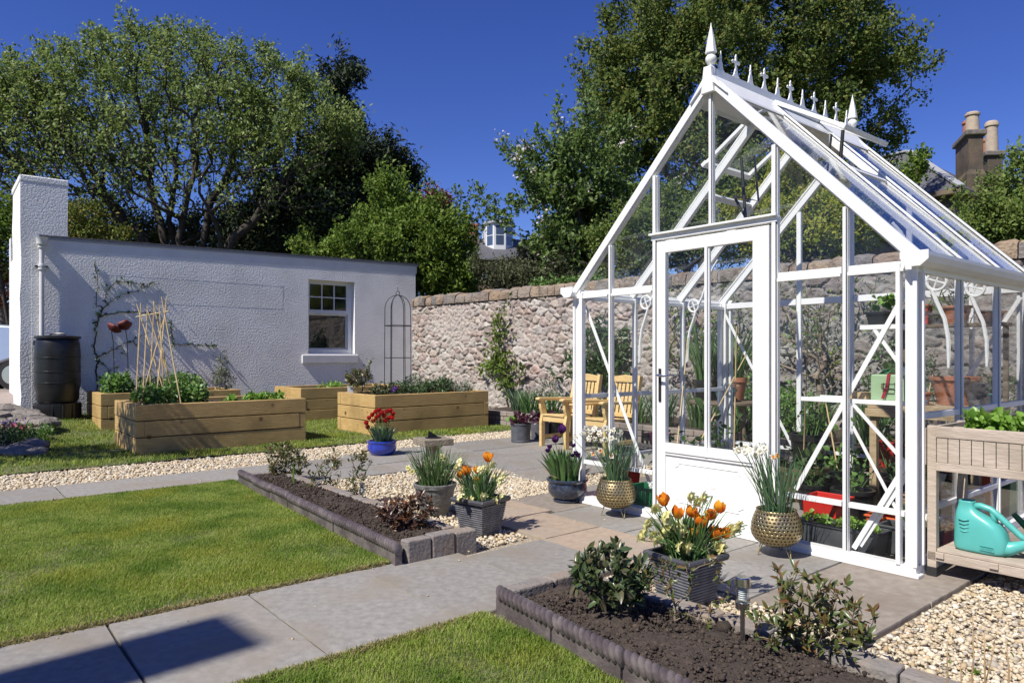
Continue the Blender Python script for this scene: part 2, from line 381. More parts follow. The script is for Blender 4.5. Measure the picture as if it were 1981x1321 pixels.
mat('leaf_azalea', (0.084, 0.108, 0.036), rough=.32, isl_c=[(0.060, 0.096, 0.030), (0.096, 0.132, 0.036), (0.144, 0.156, 0.042), (0.168, 0.084, 0.036), (0.072, 0.108, 0.036)], transl=.2)
mat('leaf_bronze', (0.062, 0.031, 0.025), rough=.32, isl_c=[(0.044, 0.027, 0.022), (0.100, 0.044, 0.027), (0.062, 0.037, 0.025), (0.200, 0.075, 0.025), (0.050, 0.044, 0.025)], transl=.15)
mat('leaf_purple', (.06, .015, .03), rough=.4, isl_c=[(.04, .012, .022), (.09, .02, .04)], transl=.2)
mat('leaf_grey', (.19, .22, .15), rough=.55, isl_c=[(.15, .18, .12), (.25, .28, .2)], transl=.25)
mat('strap', (0.069, 0.150, 0.044), (0.112, 0.213, 0.062), rough=.38, scale=9, isl=.3, transl=.22)
mat('strap_blue', (0.065, 0.130, 0.065), (0.104, 0.182, 0.091), rough=.42, scale=9, isl=.3, transl=.2)
mat('strap_chive', (0.065, 0.130, 0.039), (0.130, 0.208, 0.065), rough=.4, scale=9, isl=.4, transl=.2)
mat('leaf_dry', (.45, .3, .2), (.35, .2, .12), rough=.6, scale=20, isl=.3, transl=.2)
mat('stem', (.10, .20, .05), rough=.5)
mat('petal_orange', (.92, .46, .03), (.80, .17, .015), rough=.4, scale=25, isl=.15, transl=.3)
mat('petal_red', (.62, .012, .012), (.42, .006, .01), rough=.4, scale=20, isl=.2, transl=.3)
mat('petal_purple', (.10, .012, .13), (.06, .01, .10), rough=.4, scale=20, isl=.25, transl=.25)
mat('petal_yellow', (.88, .85, .46), (.86, .80, .36), rough=.5, scale=20, isl=.1, transl=.35)
mat('petal_cream', (.85, .82, .62), rough=.5, isl=.08, transl=.35)
mat('petal_white', (.85, .83, .76), rough=.5, isl=.08, transl=.35)
mat('cup_orange', (.85, .38, .04), rough=.5, transl=.3)
mat('cup_yellow', (.88, .68, .05), rough=.5, transl=.3)
mat('blossom', (.82, .72, .72), rough=.5, isl=.12, transl=.4)
mat('flower_purple', (.18, .05, .35), rough=.5, isl=.3, transl=.3)
mat('flower_pink', (.38, .04, .12), rough=.5, isl=.3, transl=.3)
mat('grass', (1, 1, 1), (.52, .66, .42), rough=.6, spec=.3, scale=2.6, detail=7, c3=(1, .90, .62), s3=1.7, contrast=(.42, .62), isl_c=[(.19, .28, .03), (.34, .46, .07), (.26, .37, .05), (.42, .50, .10), (.21, .31, .04), (.54, .50, .22), (.28, .39, .06)], transl=.45)
mat('dry_grass', (.4, .33, .16), rough=.7, isl_c=[(.42, .34, .17), (.24, .26, .08), (.52, .42, .22), (.30, .22, .12)], transl=.3)
mat('turf', (.09, .115, .03), (.15, .15, .06), rough=.95, scale=30, bump=.6, bscale=150, c3=(.07, .09, .03), s3=1.6)
mat('soil', (.045, .032, .024), (.085, .062, .046), rough=.95, scale=30, bump=.8, bscale=120, c3=(.05, .038, .029), s3=6)
mat('soil_clod', (.05, .036, .027), (.09, .066, .05), rough=.95, scale=60, bump=.6, bscale=200, isl=.35)
mat('gravel_bed', (.50, .43, .32), (.30, .25, .18), rough=.95, scale=60, bump=1, bscale=90)
mat('stone_chip', (.7, .62, .48), rough=.8, bump=.25, bscale=160, isl_c=[(.52, .43, .28), (.64, .57, .43), (.42, .31, .18), (.70, .65, .54), (.56, .47, .32), (.30, .27, .23), (.62, .51, .34), (.50, .37, .22), (.66, .60, .46)])
mat('slab_grey', (.215, .203, .183), (.275, .259, .235), rough=.78, scale=24, detail=12, bump=.55, bscale=9, bdist=.016, isl=.13, c3=(.235, .205, .165), s3=2.2)
mat('slab_tan', (.31, .235, .17), (.37, .29, .215), rough=.78, scale=20, detail=12, bump=.55, bscale=9, bdist=.016, isl=.08, c3=(.30, .26, .21), s3=2.0)
mat('slab_taupe', (.215, .18, .145), (.275, .24, .20), rough=.78, scale=18, detail=12, bump=.55, bscale=9, bdist=.016, isl=.10, c3=(.19, .155, .12), s3=1.8)
mat('joint', (.05, .047, .04), (.085, .08, .065), rough=.95, scale=50)
mat('white_render', (.88, .87, .84), (.74, .73, .71), rough=.92, scale=30, detail=6, bump=1.0, bscale=34, bdist=.02, c3=(.74, .73, .70), s3=1.1, contrast=(.55, .75))
mat('white_paint', (.72, .72, .71), (.66, .66, .65), rough=.5, scale=4, bump=.06, bscale=60)
mat('white_metal', (.82, .82, .80), (.76, .76, .74), rough=.32, scale=6, detail=6, spec=.45, contrast=(.4, .75))
mat('grey_alu', (.28, .29, .30), rough=.4, metal=.6)
mat('seal', (.03, .03, .032), rough=.6)
mat('slate', (.075, .075, .085), (.12, .12, .125), rough=.6, scale=14, bump=.7, bscale=30, stretch=(1, 1, 3))
mat('sandstone', (.23, .165, .105), (.13, .10, .078), rough=.85, scale=3, detail=8, bump=.4, bscale=30, c3=(.08, .07, .06), s3=1.2)
mat('stack_stone', (.16, .115, .075), (.085, .068, .05), rough=.88, scale=2.2, detail=8, bump=.5, bscale=20, c3=(.06, .052, .045), s3=1.0)
mat('lead', (.33, .34, .36), rough=.55)
mat('wall_stone', (1, 1, .99), (.76, .73, .72), rough=.92, scale=13, detail=9, bump=.9, bscale=46, bdist=.02, attr='stone')
mat('cope_stone', (.8, .8, .8), (1, 1, 1), rough=.9, scale=7, detail=8, bump=.8, bscale=22, bdist=.05, c3=(.42, .40, .38), s3=7, isl_c=[(.40, .30, .20), (.24, .22, .20), (.40, .29, .18), (.29, .22, .17), (.20, .19, .185), (.36, .28, .21), (.30, .26, .22)])
mat('brick_grey', (.30, .25, .21), (.22, .19, .17), rough=.9, scale=8, bump=.4, bscale=60, isl=.22)
mat('block_grey', (.20, .185, .17), (.27, .24, .215), rough=.88, scale=7, detail=8, bump=.5, bscale=50, isl=.18, c3=(.29, .23, .18), s3=5)
mat('rope_tile', (.085, .068, .07), (.14, .115, .118), rough=.36, scale=9, detail=7, bump=.25, bscale=60, isl=.12, c3=(.17, .145, .135), s3=9)
mat('sleeper', (.44, .285, .10), (.56, .385, .155), rough=.68, scale=3, detail=8, bump=.3, bscale=8, stretch=(1.5, 14, 22), c3=(.36, .24, .09), s3=2.2)
mat('sleeper_end', (.30, .19, .085), (.40, .28, .13), rough=.8, scale=14, bump=.3, bscale=40)
mat('knot', (.10, .05, .02), rough=.7)
mat('bench_wood', (.60, .42, .17), (.70, .51, .24), rough=.5, scale=3, detail=7, bump=.15, bscale=8, stretch=(14, 2.5, 14))
mat('grey_wood', (.42, .35, .28), (.50, .42, .34), rough=.75, scale=3, detail=7, bump=.25, bscale=8, stretch=(14, 2, 9), c3=(.36, .30, .235), s3=3)
mat('bamboo', (.52, .38, .18), (.62, .48, .25), rough=.5, scale=12)
mat('cane_dark', (.30, .20, .10), (.40, .28, .14), rough=.6, scale=14)
mat('bench_plank', (.33, .24, .13), (.42, .32, .19), rough=.7, scale=4, bump=.2, bscale=12, stretch=(10, 2, 10))
mat('black_plastic', (.010, .010, .011), (.016, .016, .017), rough=.38, scale=8, bump=.05)
mat('dark_grey_pot', (.07, .073, .085), (.105, .11, .125), rough=.45, scale=14, bump=.1)
mat('charcoal_trough', (.05, .055, .062), (.07, .075, .08), rough=.5, scale=10)
mat('pewter', (.19, .19, .20), (.11, .11, .12), rough=.42, metal=.35, scale=20, bump=.1)
mat('pewter_rim', (.07, .07, .08), (.11, .11, .12), rough=.4, metal=.3, scale=14)
mat('hammered_grey', (.22, .22, .20), (.15, .15, .14), rough=.5, scale=22, bump=.9, bscale=34, metal=.15)
mat('blue_glaze', (.012, .03, .30), (.02, .05, .42), rough=.16, scale=9, coat=.6)
mat('dark_glaze', (.016, .022, .04), (.05, .065, .10), rough=.22, scale=55, coat=.5)
mat('iron', (.012, .013, .014), (.02, .02, .021), rough=.5, scale=20)
mat('poppy_metal', (.09, .012, .010), (.14, .02, .015), rough=.55, scale=12)
mat('steel', (.72, .71, .69), rough=.22, metal=1)
mat('terracotta', (.42, .16, .08), (.34, .13, .07), rough=.8, scale=12, bump=.15)
mat('red_plastic', (.55, .03, .02), (.5, .025, .02), rough=.42, scale=6)
mat('orange_plastic', (.75, .13, .03), (.68, .11, .025), rough=.45, scale=6)
mat('green_plastic', (.02, .16, .07), (.02, .13, .06), rough=.4, scale=6)
mat('blue_plastic', (.02, .09, .42), rough=.4)
mat('turquoise', (.085, .40, .36), (.10, .44, .40), rough=.33, scale=5, bump=.04, bscale=30)
mat('turquoise_pot', (.03, .16, .19), (.05, .2, .22), rough=.2, scale=12, coat=.4)
mat('green_tin', (.29, .42, .24), (.31, .44, .26), rough=.45, scale=6)
mat('strap_red', (.28, .01, .03), rough=.6)
mat('old_brass', (.30, .25, .13), rough=.4, metal=.7)
mat('cardboard', (.42, .30, .17), rough=.8)
mat('sun_stone', (.30, .255, .19), (.20, .17, .13), rough=.92, scale=16, bump=.8, bscale=70)
mat('rock', (.24, .21, .18), (.15, .135, .12), rough=.92, scale=8, detail=8, bump=.8, bscale=40, isl=.25)
mat('paint_car', (.42, .48, .54), rough=.25, metal=.4, coat=1)
mat('tyre', (.015, .015, .016), rough=.8)
mat('rubber', (.02, .02, .02), rough=.7)
mat('pink_plastic', (.55, .16, .3), rough=.5)
mat('white_plastic', (.75, .75, .73), rough=.5)
mat('dark_room', (.03, .03, .03), rough=.9)
mat('paving_drive', (.32, .26, .22), (.24, .2, .18), rough=.9, scale=9, bump=.3, isl=.15)
mat('asphalt', (.05, .05, .05), rough=.9)
mat('clay_pot', (.45, .36, .26), (.36, .30, .24), rough=.85, scale=8)
mat('wicker', (.30, .20, .11), (.2, .13, .07), rough=.8, scale=30, bump=.6, bscale=60)
mat('engraved', (.36, .36, .36), rough=.6)
mat('timber_dark', (.10, .075, .05), (.16, .12, .08), rough=.8, scale=10, bump=.3)
glass_mat('glass', base=.011, dirt=.004)
glass_mat('glass_roof', tint=(.97, .98, .985), base=.03, dirt=.003)
glass_mat('glass_window', tint=(.75, .78, .78), base=.07, dirt=0)
glass_mat('clear_plastic', tint=(.85, .88, .88), base=.08, rough=.08, dirt=.1)

def hammered(name):
    m = bpy.data.materials.new(name); m.use_nodes = True; nt = m.node_tree; N = nt.nodes; L = nt.links; N.clear()
    out = N.new('ShaderNodeOutputMaterial'); b = N.new('ShaderNodeBsdfPrincipled'); b.inputs['Metallic'].default_value = .9; b.inputs['Roughness'].default_value = .36
    tc = N.new('ShaderNodeTexCoord'); sp = N.new('ShaderNodeSeparateXYZ'); L.new(tc.outputs['Object'], sp.inputs[0])
    def M(op, a, b_=None, c=None):
        n = N.new('ShaderNodeMath'); n.operation = op
        for i, q in enumerate((a, b_, c)):
            if q is None: continue
            if isinstance(q, (int, float)): n.inputs[i].default_value = q
            else: L.new(q, n.inputs[i])
        return n.outputs[0]
    an = M('DIVIDE', M('ARCTAN2', sp.outputs[1], sp.outputs[0]), 2 * math.pi)
    v = M('DIVIDE', sp.outputs[2], .0205); row = M('FLOOR', v); par = M('MULTIPLY', M('MODULO', row, 2), .5)
    u = M('ADD', M('MULTIPLY', an, 36), par)
    wob = N.new('ShaderNodeTexNoise'); wob.inputs['Scale'].default_value = 40; L.new(tc.outputs['Object'], wob.inputs['Vector'])
    w = M('MULTIPLY', M('SUBTRACT', wob.outputs['Fac'], .5), .5)
    fu = M('SUBTRACT', M('FRACT', M('ADD', u, w)), .5); fv = M('SUBTRACT', M('FRACT', v), .5)
    d = M('SQRT', M('ADD', M('MULTIPLY', fu, fu), M('MULTIPLY', M('MULTIPLY', fv, fv), 1.3)))
    mr = N.new('ShaderNodeMapRange'); mr.interpolation_type = 'SMOOTHSTEP'; mr.inputs[1].default_value = .21; mr.inputs[2].default_value = .38; L.new(d, mr.inputs[0])
    mx = N.new('ShaderNodeMix'); mx.data_type = 'RGBA'; L.new(mr.outputs[0], mx.inputs['Factor'])
    mx.inputs['A'].default_value = (.055, .042, .025, 1); mx.inputs['B'].default_value = (.40, .32, .17, 1)
    L.new(mx.outputs['Result'], b.inputs['Base Color'])
    bp = N.new('ShaderNodeBump'); bp.inputs['Strength'].default_value = .6; bp.inputs['Distance'].default_value = .005; L.new(mr.outputs[0], bp.inputs['Height'])
    L.new(bp.outputs[0], b.inputs['Normal']); L.new(b.outputs[0], out.inputs[0]); MATS[name] = m
hammered('brass_hammered')

# ------------------------------------------------------------ ground
def quad_ts(t0, t1, s0, s1): return [tuple(P(a, b)[:2]) for a, b in ((t0, s0), (t0, s1), (t1, s1), (t1, s0))]
mb = MB(); mb.add([(-900, -900, -.075), (900, -900, -.075), (900, 900, -.075), (-900, 900, -.075)], [(0, 1, 2, 3)])
struct(mb.build('ground', 'turf'))
# gravel bed under stones and slabs
mb = MB(); mb.prism(quad_ts(-3.2, 7.25, -6.5, 3.45), -.07, -.028); struct(mb.build('gravel_bed', 'gravel_bed'))

def slab(mb, t0, t1, s0, s1, z=0.0, g=.0075, th=.04):
    """riven slab with an uneven edge"""
    n = 7; rim = []
    def side(a, b):
        for i in range(n):
            f = i / n; j = .0022; rim.append((a[0] + (b[0] - a[0]) * f + random.uniform(-j, j), a[1] + (b[1] - a[1]) * f + random.uniform(-j, j)))
    c = [(t0 + g, s0 + g), (t0 + g, s1 - g), (t1 - g, s1 - g), (t1 - g, s0 + g)]
    for i in range(4): side(c[i], c[(i + 1) % 4])
    dz = random.uniform(-.002, .002); zz = lambda: z + dz
    top = [P(a, b, zz()) for a, b in rim]; cx = (t0 + t1) / 2, (s0 + s1) / 2
    bot = [P(cx[0] + (a - cx[0]) * 1.006, cx[1] + (b - cx[1]) * 1.006, z - .008) for a, b in rim]; low = [Vector((p.x, p.y, z - th)) for p in bot]
    m = len(rim); vs = top + bot + low; fs = [tuple(range(m))[::-1]]
    for k in range(2):
        for i in range(m): fs.append((k * m + i, k * m + (i + 1) % m, (k + 1) * m + (i + 1) % m, (k + 1) * m + i))
    mb.add(vs, fs)

mb = MB()
s = -1.64
while s > -6.5: slab(mb, 1.04, 2.0, s - .625, s, 0.0); s -= .625
slab(mb, 1.1, 1.84, -1.64, -1.05)
struct(mb.build('path', 'slab_grey'))
mb = MB(); s = -1.1; k = 0
while s > -7.5:
    w = (.62, .9, .62, .9, .76)[k % 5]; slab(mb, 5.32, 6.09, s - w, s, 0.0); s -= w; k += 1
for (a, b, c, d) in [(4.75, 5.32, -1.72, -1.1), (4.75, 5.32, -1.1, -.3), (4.4, 5.32, -.3, .5), (5.32, 6.09, -1.1, -.35), (5.32, 6.2, -.35, .5)]: slab(mb, a, b, c, d)
struct(mb.build('path', 'slab_grey'))
# upper patio
mb = MB(); rows = [(3.42, 4.02), (4.02, 4.9), (4.9, 5.5), (5.5, 6.35)]
for i, (a, b) in enumerate(rows):
    s = .5 if i > 0 else .35; k = i
    while s < 3.3:
        w = (.9, .6, .75, .6)[k % 4]; e = min(s + w, 3.35); slab(mb, a, b, s, e); s = e; k += 1
struct(mb.build('patio', 'slab_grey'))
# patio in front of and under the greenhouse
mb1, mb2, mb3 = MB(), MB(), MB()
for (a, b, c, d, q) in [(1.84, 2.42, -1.02, -.5, mb1), (1.1, 1.84, -1.05, -.5, mb1), (2.42, 2.96, -1.0, -.42, mb1), (2.36, 2.96, -.42, .06, mb2),
                        (1.62, 2.36, -.42 - .08, .06, mb3), (.9, 1.62, -.5, .06, mb3), (.36, 1.1, -1.02, -.5, mb3), (-.24, .36, -1.02, -.38, mb2), (.36, .9, -.5, .06, mb3),
                        (-.24, .36, -.38, .35, mb2), (-.24, .36, .35, 1.1, mb2), (-.24, .36, 1.1, 2.1, mb2), (2.36, 2.96, .06, .8, mb3), (2.36, 2.96, .8, 1.5, mb2), (2.36, 2.96, 1.5, 2.1, mb3),
                        (-.24, .8, 2.1, 2.7, mb2), (.8, 1.9, 2.1, 2.7, mb3), (1.9, 2.96, 2.1, 2.7, mb2)]: slab(q, a, b, c, d)
for a in (.36, 1.03, 1.70):
    for c in (.06, .74, 1.42): slab(mb3 if (a + c) % .5 < .3 else mb2, a, a + .67, c, c + .68)
struct(mb1.build('patio', 'slab_tan')); struct(mb2.build('patio', 'slab_taupe')); struct(mb3.build('patio', 'slab_grey'))
# joint filler below the slab tops
mb = MB()
for q in [(1.05, 1.99, -6.4, -1.66), (5.33, 6.08, -7.3, -.4), (-.23, 2.95, -.98, 2.65), (3.44, 6.3, .56, 3.3)]: mb.prism(quad_ts(*q), -.026, -.009 - .0005 * q[0] * .1)
struct(mb.build('joints', 'joint'))

# raised edges, lawns
def hmap(X, Y):
    a = np.clip((-6.0 - X) / 1.2, 0, 1); a = a * a * (3 - 2 * a); b = np.clip((Y - 9.2) / 1.6, 0, 1); b = b * b * (3 - 2 * b)
    return a * b * .17
def lawn(name, t0, t1, s0, s1, n, seed, w, h, zbase=.0, step=.16, edge=None):
    nt_, ns = max(2, int((t1 - t0) / step)), max(2, int((s1 - s0) / step)); T, S = np.meshgrid(np.linspace(t0, t1, nt_), np.linspace(s0, s1, ns), indexing='ij')
    X = G0.x + UD.x * T + VD.x * S; Y = G0.y + UD.y * T + VD.y * S; Z = zbase + hmap(X, Y) + .006 * np.sin(X * 3.1) * np.cos(Y * 2.3)
    V = np.stack([X, Y, Z], -1).reshape(-1, 3); i = (np.arange(nt_ - 1)[:, None] * ns + np.arange(ns - 1)[None]).reshape(-1, 1)
    F = i + np.array([[0, ns, ns + 1, 1]]); F = F[:, ::-1]
    struct(MB().np(V, F).build(name, 'turf', smooth=True))
    rg = np.random.default_rng(seed); T = rg.uniform(t0, t1, n * 3); S = rg.uniform(s0, s1, n * 3)
    X = G0.x + UD.x * T + VD.x * S; Y = G0.y + UD.y * T + VD.y * S; k = inview(X, Y, .76)
    dens = np.array([mnoise.noise(Vector((x * 1.7, y * 1.7, 0))) + .55 * mnoise.noise(Vector((x * 6, y * 6, 3))) for x, y in zip(X[k], Y[k])])
    X, Y = X[k], Y[k]; q = rg.random(len(X)) < np.clip(.85 + dens * .9, .22, 1); X, Y, dens = X[q][:n], Y[q][:n], dens[q][:n]
    m = len(X); Z = zbase + hmap(X, Y) + .006 * np.sin(X * 3.1) * np.cos(Y * 2.3) - .003
    hh = h * (.45 + .75 * rg.random(m)) * (1 + .35 * dens); a = rg.uniform(0, 6.283, m); ln = rg.uniform(.15, 1.0, m) * hh
    B = np.stack([X, Y, Z], 1); sd = np.stack([-np.sin(a), np.cos(a), 0 * a], 1) * w / 2; out = np.stack([np.cos(a), np.sin(a), 0 * a], 1)
    Mi = B + out * (ln * .35)[:, None] + np.array([0, 0, 1]) * (hh * .6)[:, None]; Ti = B + out * ln[:, None] + np.array([0, 0, 1]) * (hh * rg.uniform(.75, 1.0, m))[:, None]
    V = np.stack([B - sd, B + sd, Mi + sd * .8, Ti, Mi - sd * .8], 1).reshape(-1, 3); k = np.arange(m)[:, None] * 5
    mb = MB().np(V, np.concatenate([k + np.array([[0, 1, 2]]), k + np.array([[0, 2, 4]]), k + np.array([[4, 2, 3]])]))
    return mb.build('grass', 'grass')
struct(lawn('lawn', 2.005, 5.31, -7.0, -1.89, 480000, 1, .0029, .025, zbase=-.004), True, 'short mown grass of the lawn between the two slab paths')
struct(lawn('lawn', -.8, 1.035, -5.2, -2.14, 150000, 2, .0029, .029, zbase=-.002), True, 'mown grass in the near corner below the lower path')
struct(lawn('lawn', 7.12, 14.5, -7.5, 3.38, 95000, 3, .008, .045, step=.2), True, 'rougher grass growing round the timber raised beds')

def edge_blades(pts_fn, n, seed, label, h=.022):
    rg = np.random.default_rng(seed); T, S = pts_fn(rg, n); X = G0.x + UD.x * T + VD.x * S; Y = G0.y + UD.y * T + VD.y * S; k = inview(X, Y, .76); X, Y = X[k], Y[k]; m = len(X)
    C_ = np.stack([X, Y, -.004 + 0 * X], 1); D = rg.normal(size=(m, 3)) * [1, 1, .3] + [0, 0, .7]; V, F = leaves(C_, D, h, .0035, rng=rg); struct(MB().np(V, F).build('grass_edge', 'dry_grass'), True, label)
edge_blades(lambda rg, n: (2.005 + np.abs(rg.normal(0, .022, n)) - .006, rg.uniform(-6.5, -2.1, n)), 28000, 31, 'straw-coloured trimmed edge of the big lawn along the near path')
edge_blades(lambda rg, n: (5.31 - np.abs(rg.normal(0, .025, n)), rg.uniform(-6.5, -2.1, n)), 9000, 32, 'trimmed edge of the big lawn along the far path')
edge_blades(lambda rg, n: (1.035 - np.abs(rg.normal(0, .018, n)) + .006, rg.uniform(-4.5, -2.15, n)), 12000, 33, 'straw-coloured trimmed edge of the near corner lawn')
ICO = None
def stones(name, regions, size, seed, mname, label, zb=-.03, layers=1.25, squash=.62, mask=None, zr=.02, mx=60000, m=.76):
    rg = np.random.default_rng(seed); import bmesh
    bm = bmesh.new(); bmesh.ops.create_icosphere(bm, subdivisions=1, radius=1); IV = np.array([v.co[:] for v in bm.verts]); IF = np.array([[v.index for v in f.verts] for f in bm.faces]); bm.free()
    T = []; S = []
    for (t0, t1, s0, s1) in regions:
        n = int((t1 - t0) * (s1 - s0) / (size * size * .8) * layers); T.append(rg.uniform(t0, t1, n)); S.append(rg.uniform(s0, s1, n))
    T = np.concatenate(T); S = np.concatenate(S)
    if mask is not None: k = mask(T, S); T, S = T[k], S[k]
    X = G0.x + UD.x * T + VD.x * S; Y = G0.y + UD.y * T + VD.y * S; k = inview(X, Y, m); X, Y = X[k][:mx], Y[k][:mx]; n = len(X)
    sc = size * .5 * rg.lognormal(0, .28 if 'soil' not in mname else .5, n)[:, None, None]; V = IV[None] * (1 + rg.uniform(-.28, .28, (n, len(IV), 1)))
    V = V * np.stack([rg.uniform(.8, 1.35, n), rg.uniform(.65, 1.0, n), rg.uniform(.45, .8, n) * squash / .62], 1)[:, None] * sc
    a = rg.uniform(0, 6.283, n); b = rg.normal(0, .35, n); ca, sa, cb, sb = np.cos(a), np.sin(a), np.cos(b), np.sin(b); z0 = np.zeros(n)
    Rm = np.stack([np.stack([ca, -sa * cb, sa * sb], 1), np.stack([sa, ca * cb, -ca * sb], 1), np.stack([z0, sb, cb], 1)], 1)
    V = np.einsum('nij,nkj->nki', Rm, V) + np.stack([X, Y, zb + rg.uniform(.1, 1, n) * zr + hmap(X, Y)], 1)[:, None]
    F = (np.arange(n)[:, None, None] * len(IV) + IF[None]).reshape(-1, 3)
    return struct(MB().np(V.reshape(-1, 3), F).build(name, mname), True, label)
stones('gravel', [(-2.6, -.26, -2.6, 1.6), (-.26, 1.06, -1.5, -1.03)], .0195, 5, 'stone_chip', 'loose cream stone chips beside the greenhouse patio', mask=lambda t, s: ~((s < -1.52) & (t > -.62)), zr=.024, layers=1.35)
stones('gravel', [(1.97, 4.75, -1.48, .5), (2.97, 3.41, -.6, 3.3), (3.2, 4.4, -.3, .5)], .0225, 6, 'stone_chip', 'cream chips between the two patios behind the far planting bed', zr=.024,
       mask=lambda t, s: ~((s > -1.04) & (t < 2.98)) & ~((t > 4.75) & (s > -1.7)))
stones('gravel', [(6.11, 7.14, -6.5, 3.3)], .027, 7, 'stone_chip', 'long strip of cream chips along the far slab path', zr=.02, mask=lambda t, s: ~((s > .5) & (t < 6.37)))

# planting bed soil
def soil(t0, t1, s0, s1, z, amp, name='soil', step=.015, seed=0, skew=0):
    nt_, ns = int((t1 - t0) / step) + 1, int((s1 - s0) / step) + 1; T, S = np.meshgrid(np.linspace(t0, t1, nt_), np.linspace(s0, s1, ns), indexing='ij')
    S = S + skew * (T - t0) / (t1 - t0) * (s1 - S) / (s1 - s0)
    Z = np.array([mnoise.fractal(Vector((a * 5 + seed, b * 5, 0)), 1.0, 2.2, 5) for a, b in zip(T.ravel(), S.ravel())]).reshape(T.shape)
    X = G0.x + UD.x * T + VD.x * S; Y = G0.y + UD.y * T + VD.y * S; V = np.stack([X, Y, z + Z * amp], -1).reshape(-1, 3)
    i = (np.arange(nt_ - 1)[:, None] * ns + np.arange(ns - 1)[None]).reshape(-1, 1); F = (i + np.array([[0, ns, ns + 1, 1]]))[:, ::-1]
    return struct(MB().np(V, F).build(name, 'soil', smooth=True))
soil(2.0, 5.06, -2.03, -1.53, .062, .022, seed=3, skew=.17); soil(-.62, .92, -2.07, -1.56, .062, .026, seed=9)
soil(-1.5, 9.0, 3.5, 5.6, .19, .03, step=.07, seed=5)
stones('soil_clods', [(2.02, 5.04, -2.02, -1.55), (-.6, .9, -2.06, -1.56)], .0095, 8, 'soil_clod', 'dark crumbly soil clods in the two edged planting beds', zb=.050, layers=.42, zr=.026, squash=.8, mask=lambda t, s: s > np.where(t > 1.5, -2.03 + (t - 2.0) * .056, -9))

# a few chips and crumbs strayed onto the slabs
stones('stray_chips', [(1.1, 2.0, -6, -1.1), (-.2, 2.9, -1.0, 0), (3.5, 6.3, .5, 3.2), (5.35, 6.05, -5, .4)], .011, 15, 'stone_chip', 'odd stone chips and crumbs strayed onto the slabs', zb=.001, layers=.0006, zr=.003)
# ------------------------------------------------------------ edgings
def rope_edging(p0, p1, label, ntile):
    """row of rope-top tiles: upright slab with a twisted roll on top"""
    t = thing('rope_edging', label, 'garden edging', P(*p0), TH, 'rope top edging of the planting beds')
    dv = Vector((p1[1] - p0[1], p1[0] - p0[0], 0)); L = dv.length; d = dv.normalized(); nrm = Vector((-d.y, d.x, 0)); w = L / ntile
    for k in range(ntile):
        o = d * (k * w); dz = random.uniform(-.006, .006); a = random.uniform(-.012, .012); mb = MB()
        dd = (d + nrm * a).normalized(); nn = Vector((-dd.y, dd.x, 0))
        mb.xprism([(-.022, -.08), (.022, -.08), (.022, .075), (-.022, .075)], o + d * .004 + Vector((0, 0, dz)), nn, (0, 0, 1), dd, w - .008)
        nb = max(4, int(w / .034)); pit = (w - .01) / nb
        for i in range(nb):
            c = o + dd * (.005 + pit * (i + .5)) + Vector((0, 0, .088 + dz))
            M = Matrix.Rotation(math.atan2(d.y, d.x), 3, 'Z') @ Matrix.Rotation(R(-30), 3, 'Y') @ Matrix.Rotation(R(34), 3, 'Z')
            mb.ell(c, (pit * .56, .050, .044), 12, 8, M)
        mb.build('edging_tile', 'rope_tile', t, smooth=False, auto=True)
    return t
rope_edging((5.12, -1.88), (1.94, -2.055), 'dark twisted rope-top tile edging between the big lawn and the far planting bed', 7)
rope_edging((.99, -2.08), (-.70, -2.24), 'dark twisted rope-top tile edging in the near corner, beside the foreground soil bed', 4)
def block_row(name, label, pts, l, w, h, m='block_grey', group='stone block kerbs of the planting beds'):
    t = thing(name, label, 'kerb', P(*pts[0]), TH, group)
    for a, b in zip(pts[:-1], pts[1:]):
        dv = Vector((b[1] - a[1], b[0] - a[0], 0)); L = dv.length; d = dv.normalized(); n = max(1, round(L / l)); st = Vector((a[1] - pts[0][1], a[0] - pts[0][0], 0))
        for k in range(n):
            mb = MB(); hh = h * random.uniform(.93, 1.06); p = st + d * (L / n * k + .004); nn = Vector((-d.y, d.x, 0)); jj = [random.uniform(-.004, .004) for _ in range(8)]
            mb.xprism([(-w / 2, -.05), (w / 2, -.05), (w / 2 - .004, hh + jj[0]), (-w / 2 + .004, hh + jj[1])], p + nn * random.uniform(-.005, .005), nn, (0, 0, 1), d, L / n - .008)
            mb.build('block', m, t, bevel=.009)
    return t
block_row('block_kerb', 'brownish stone block kerb wrapping the near end of the far planting bed', [(1.98, -2.0), (1.98, -1.50)], .17, .1, .122)
block_row('block_kerb', 'block kerb closing the far tip of the planting bed', [(5.10, -1.86), (5.10, -1.52)], .2, .08, .085)
block_row('block_kerb', 'weathered block kerb along the gravel side of the far planting bed', [(2.04, -1.50), (5.15, -1.50)], .2, .1, .075)
block_row('block_kerb', 'pale stone kerb across the top end of the foreground soil bed', [(1.0, -2.03), (1.0, -1.5)], .27, .1, .10)
block_row('block_kerb', 'mossy stone kerb between the foreground soil bed and the gravel', [(.94, -1.50), (-.75, -1.40)], .24, .1, .065)

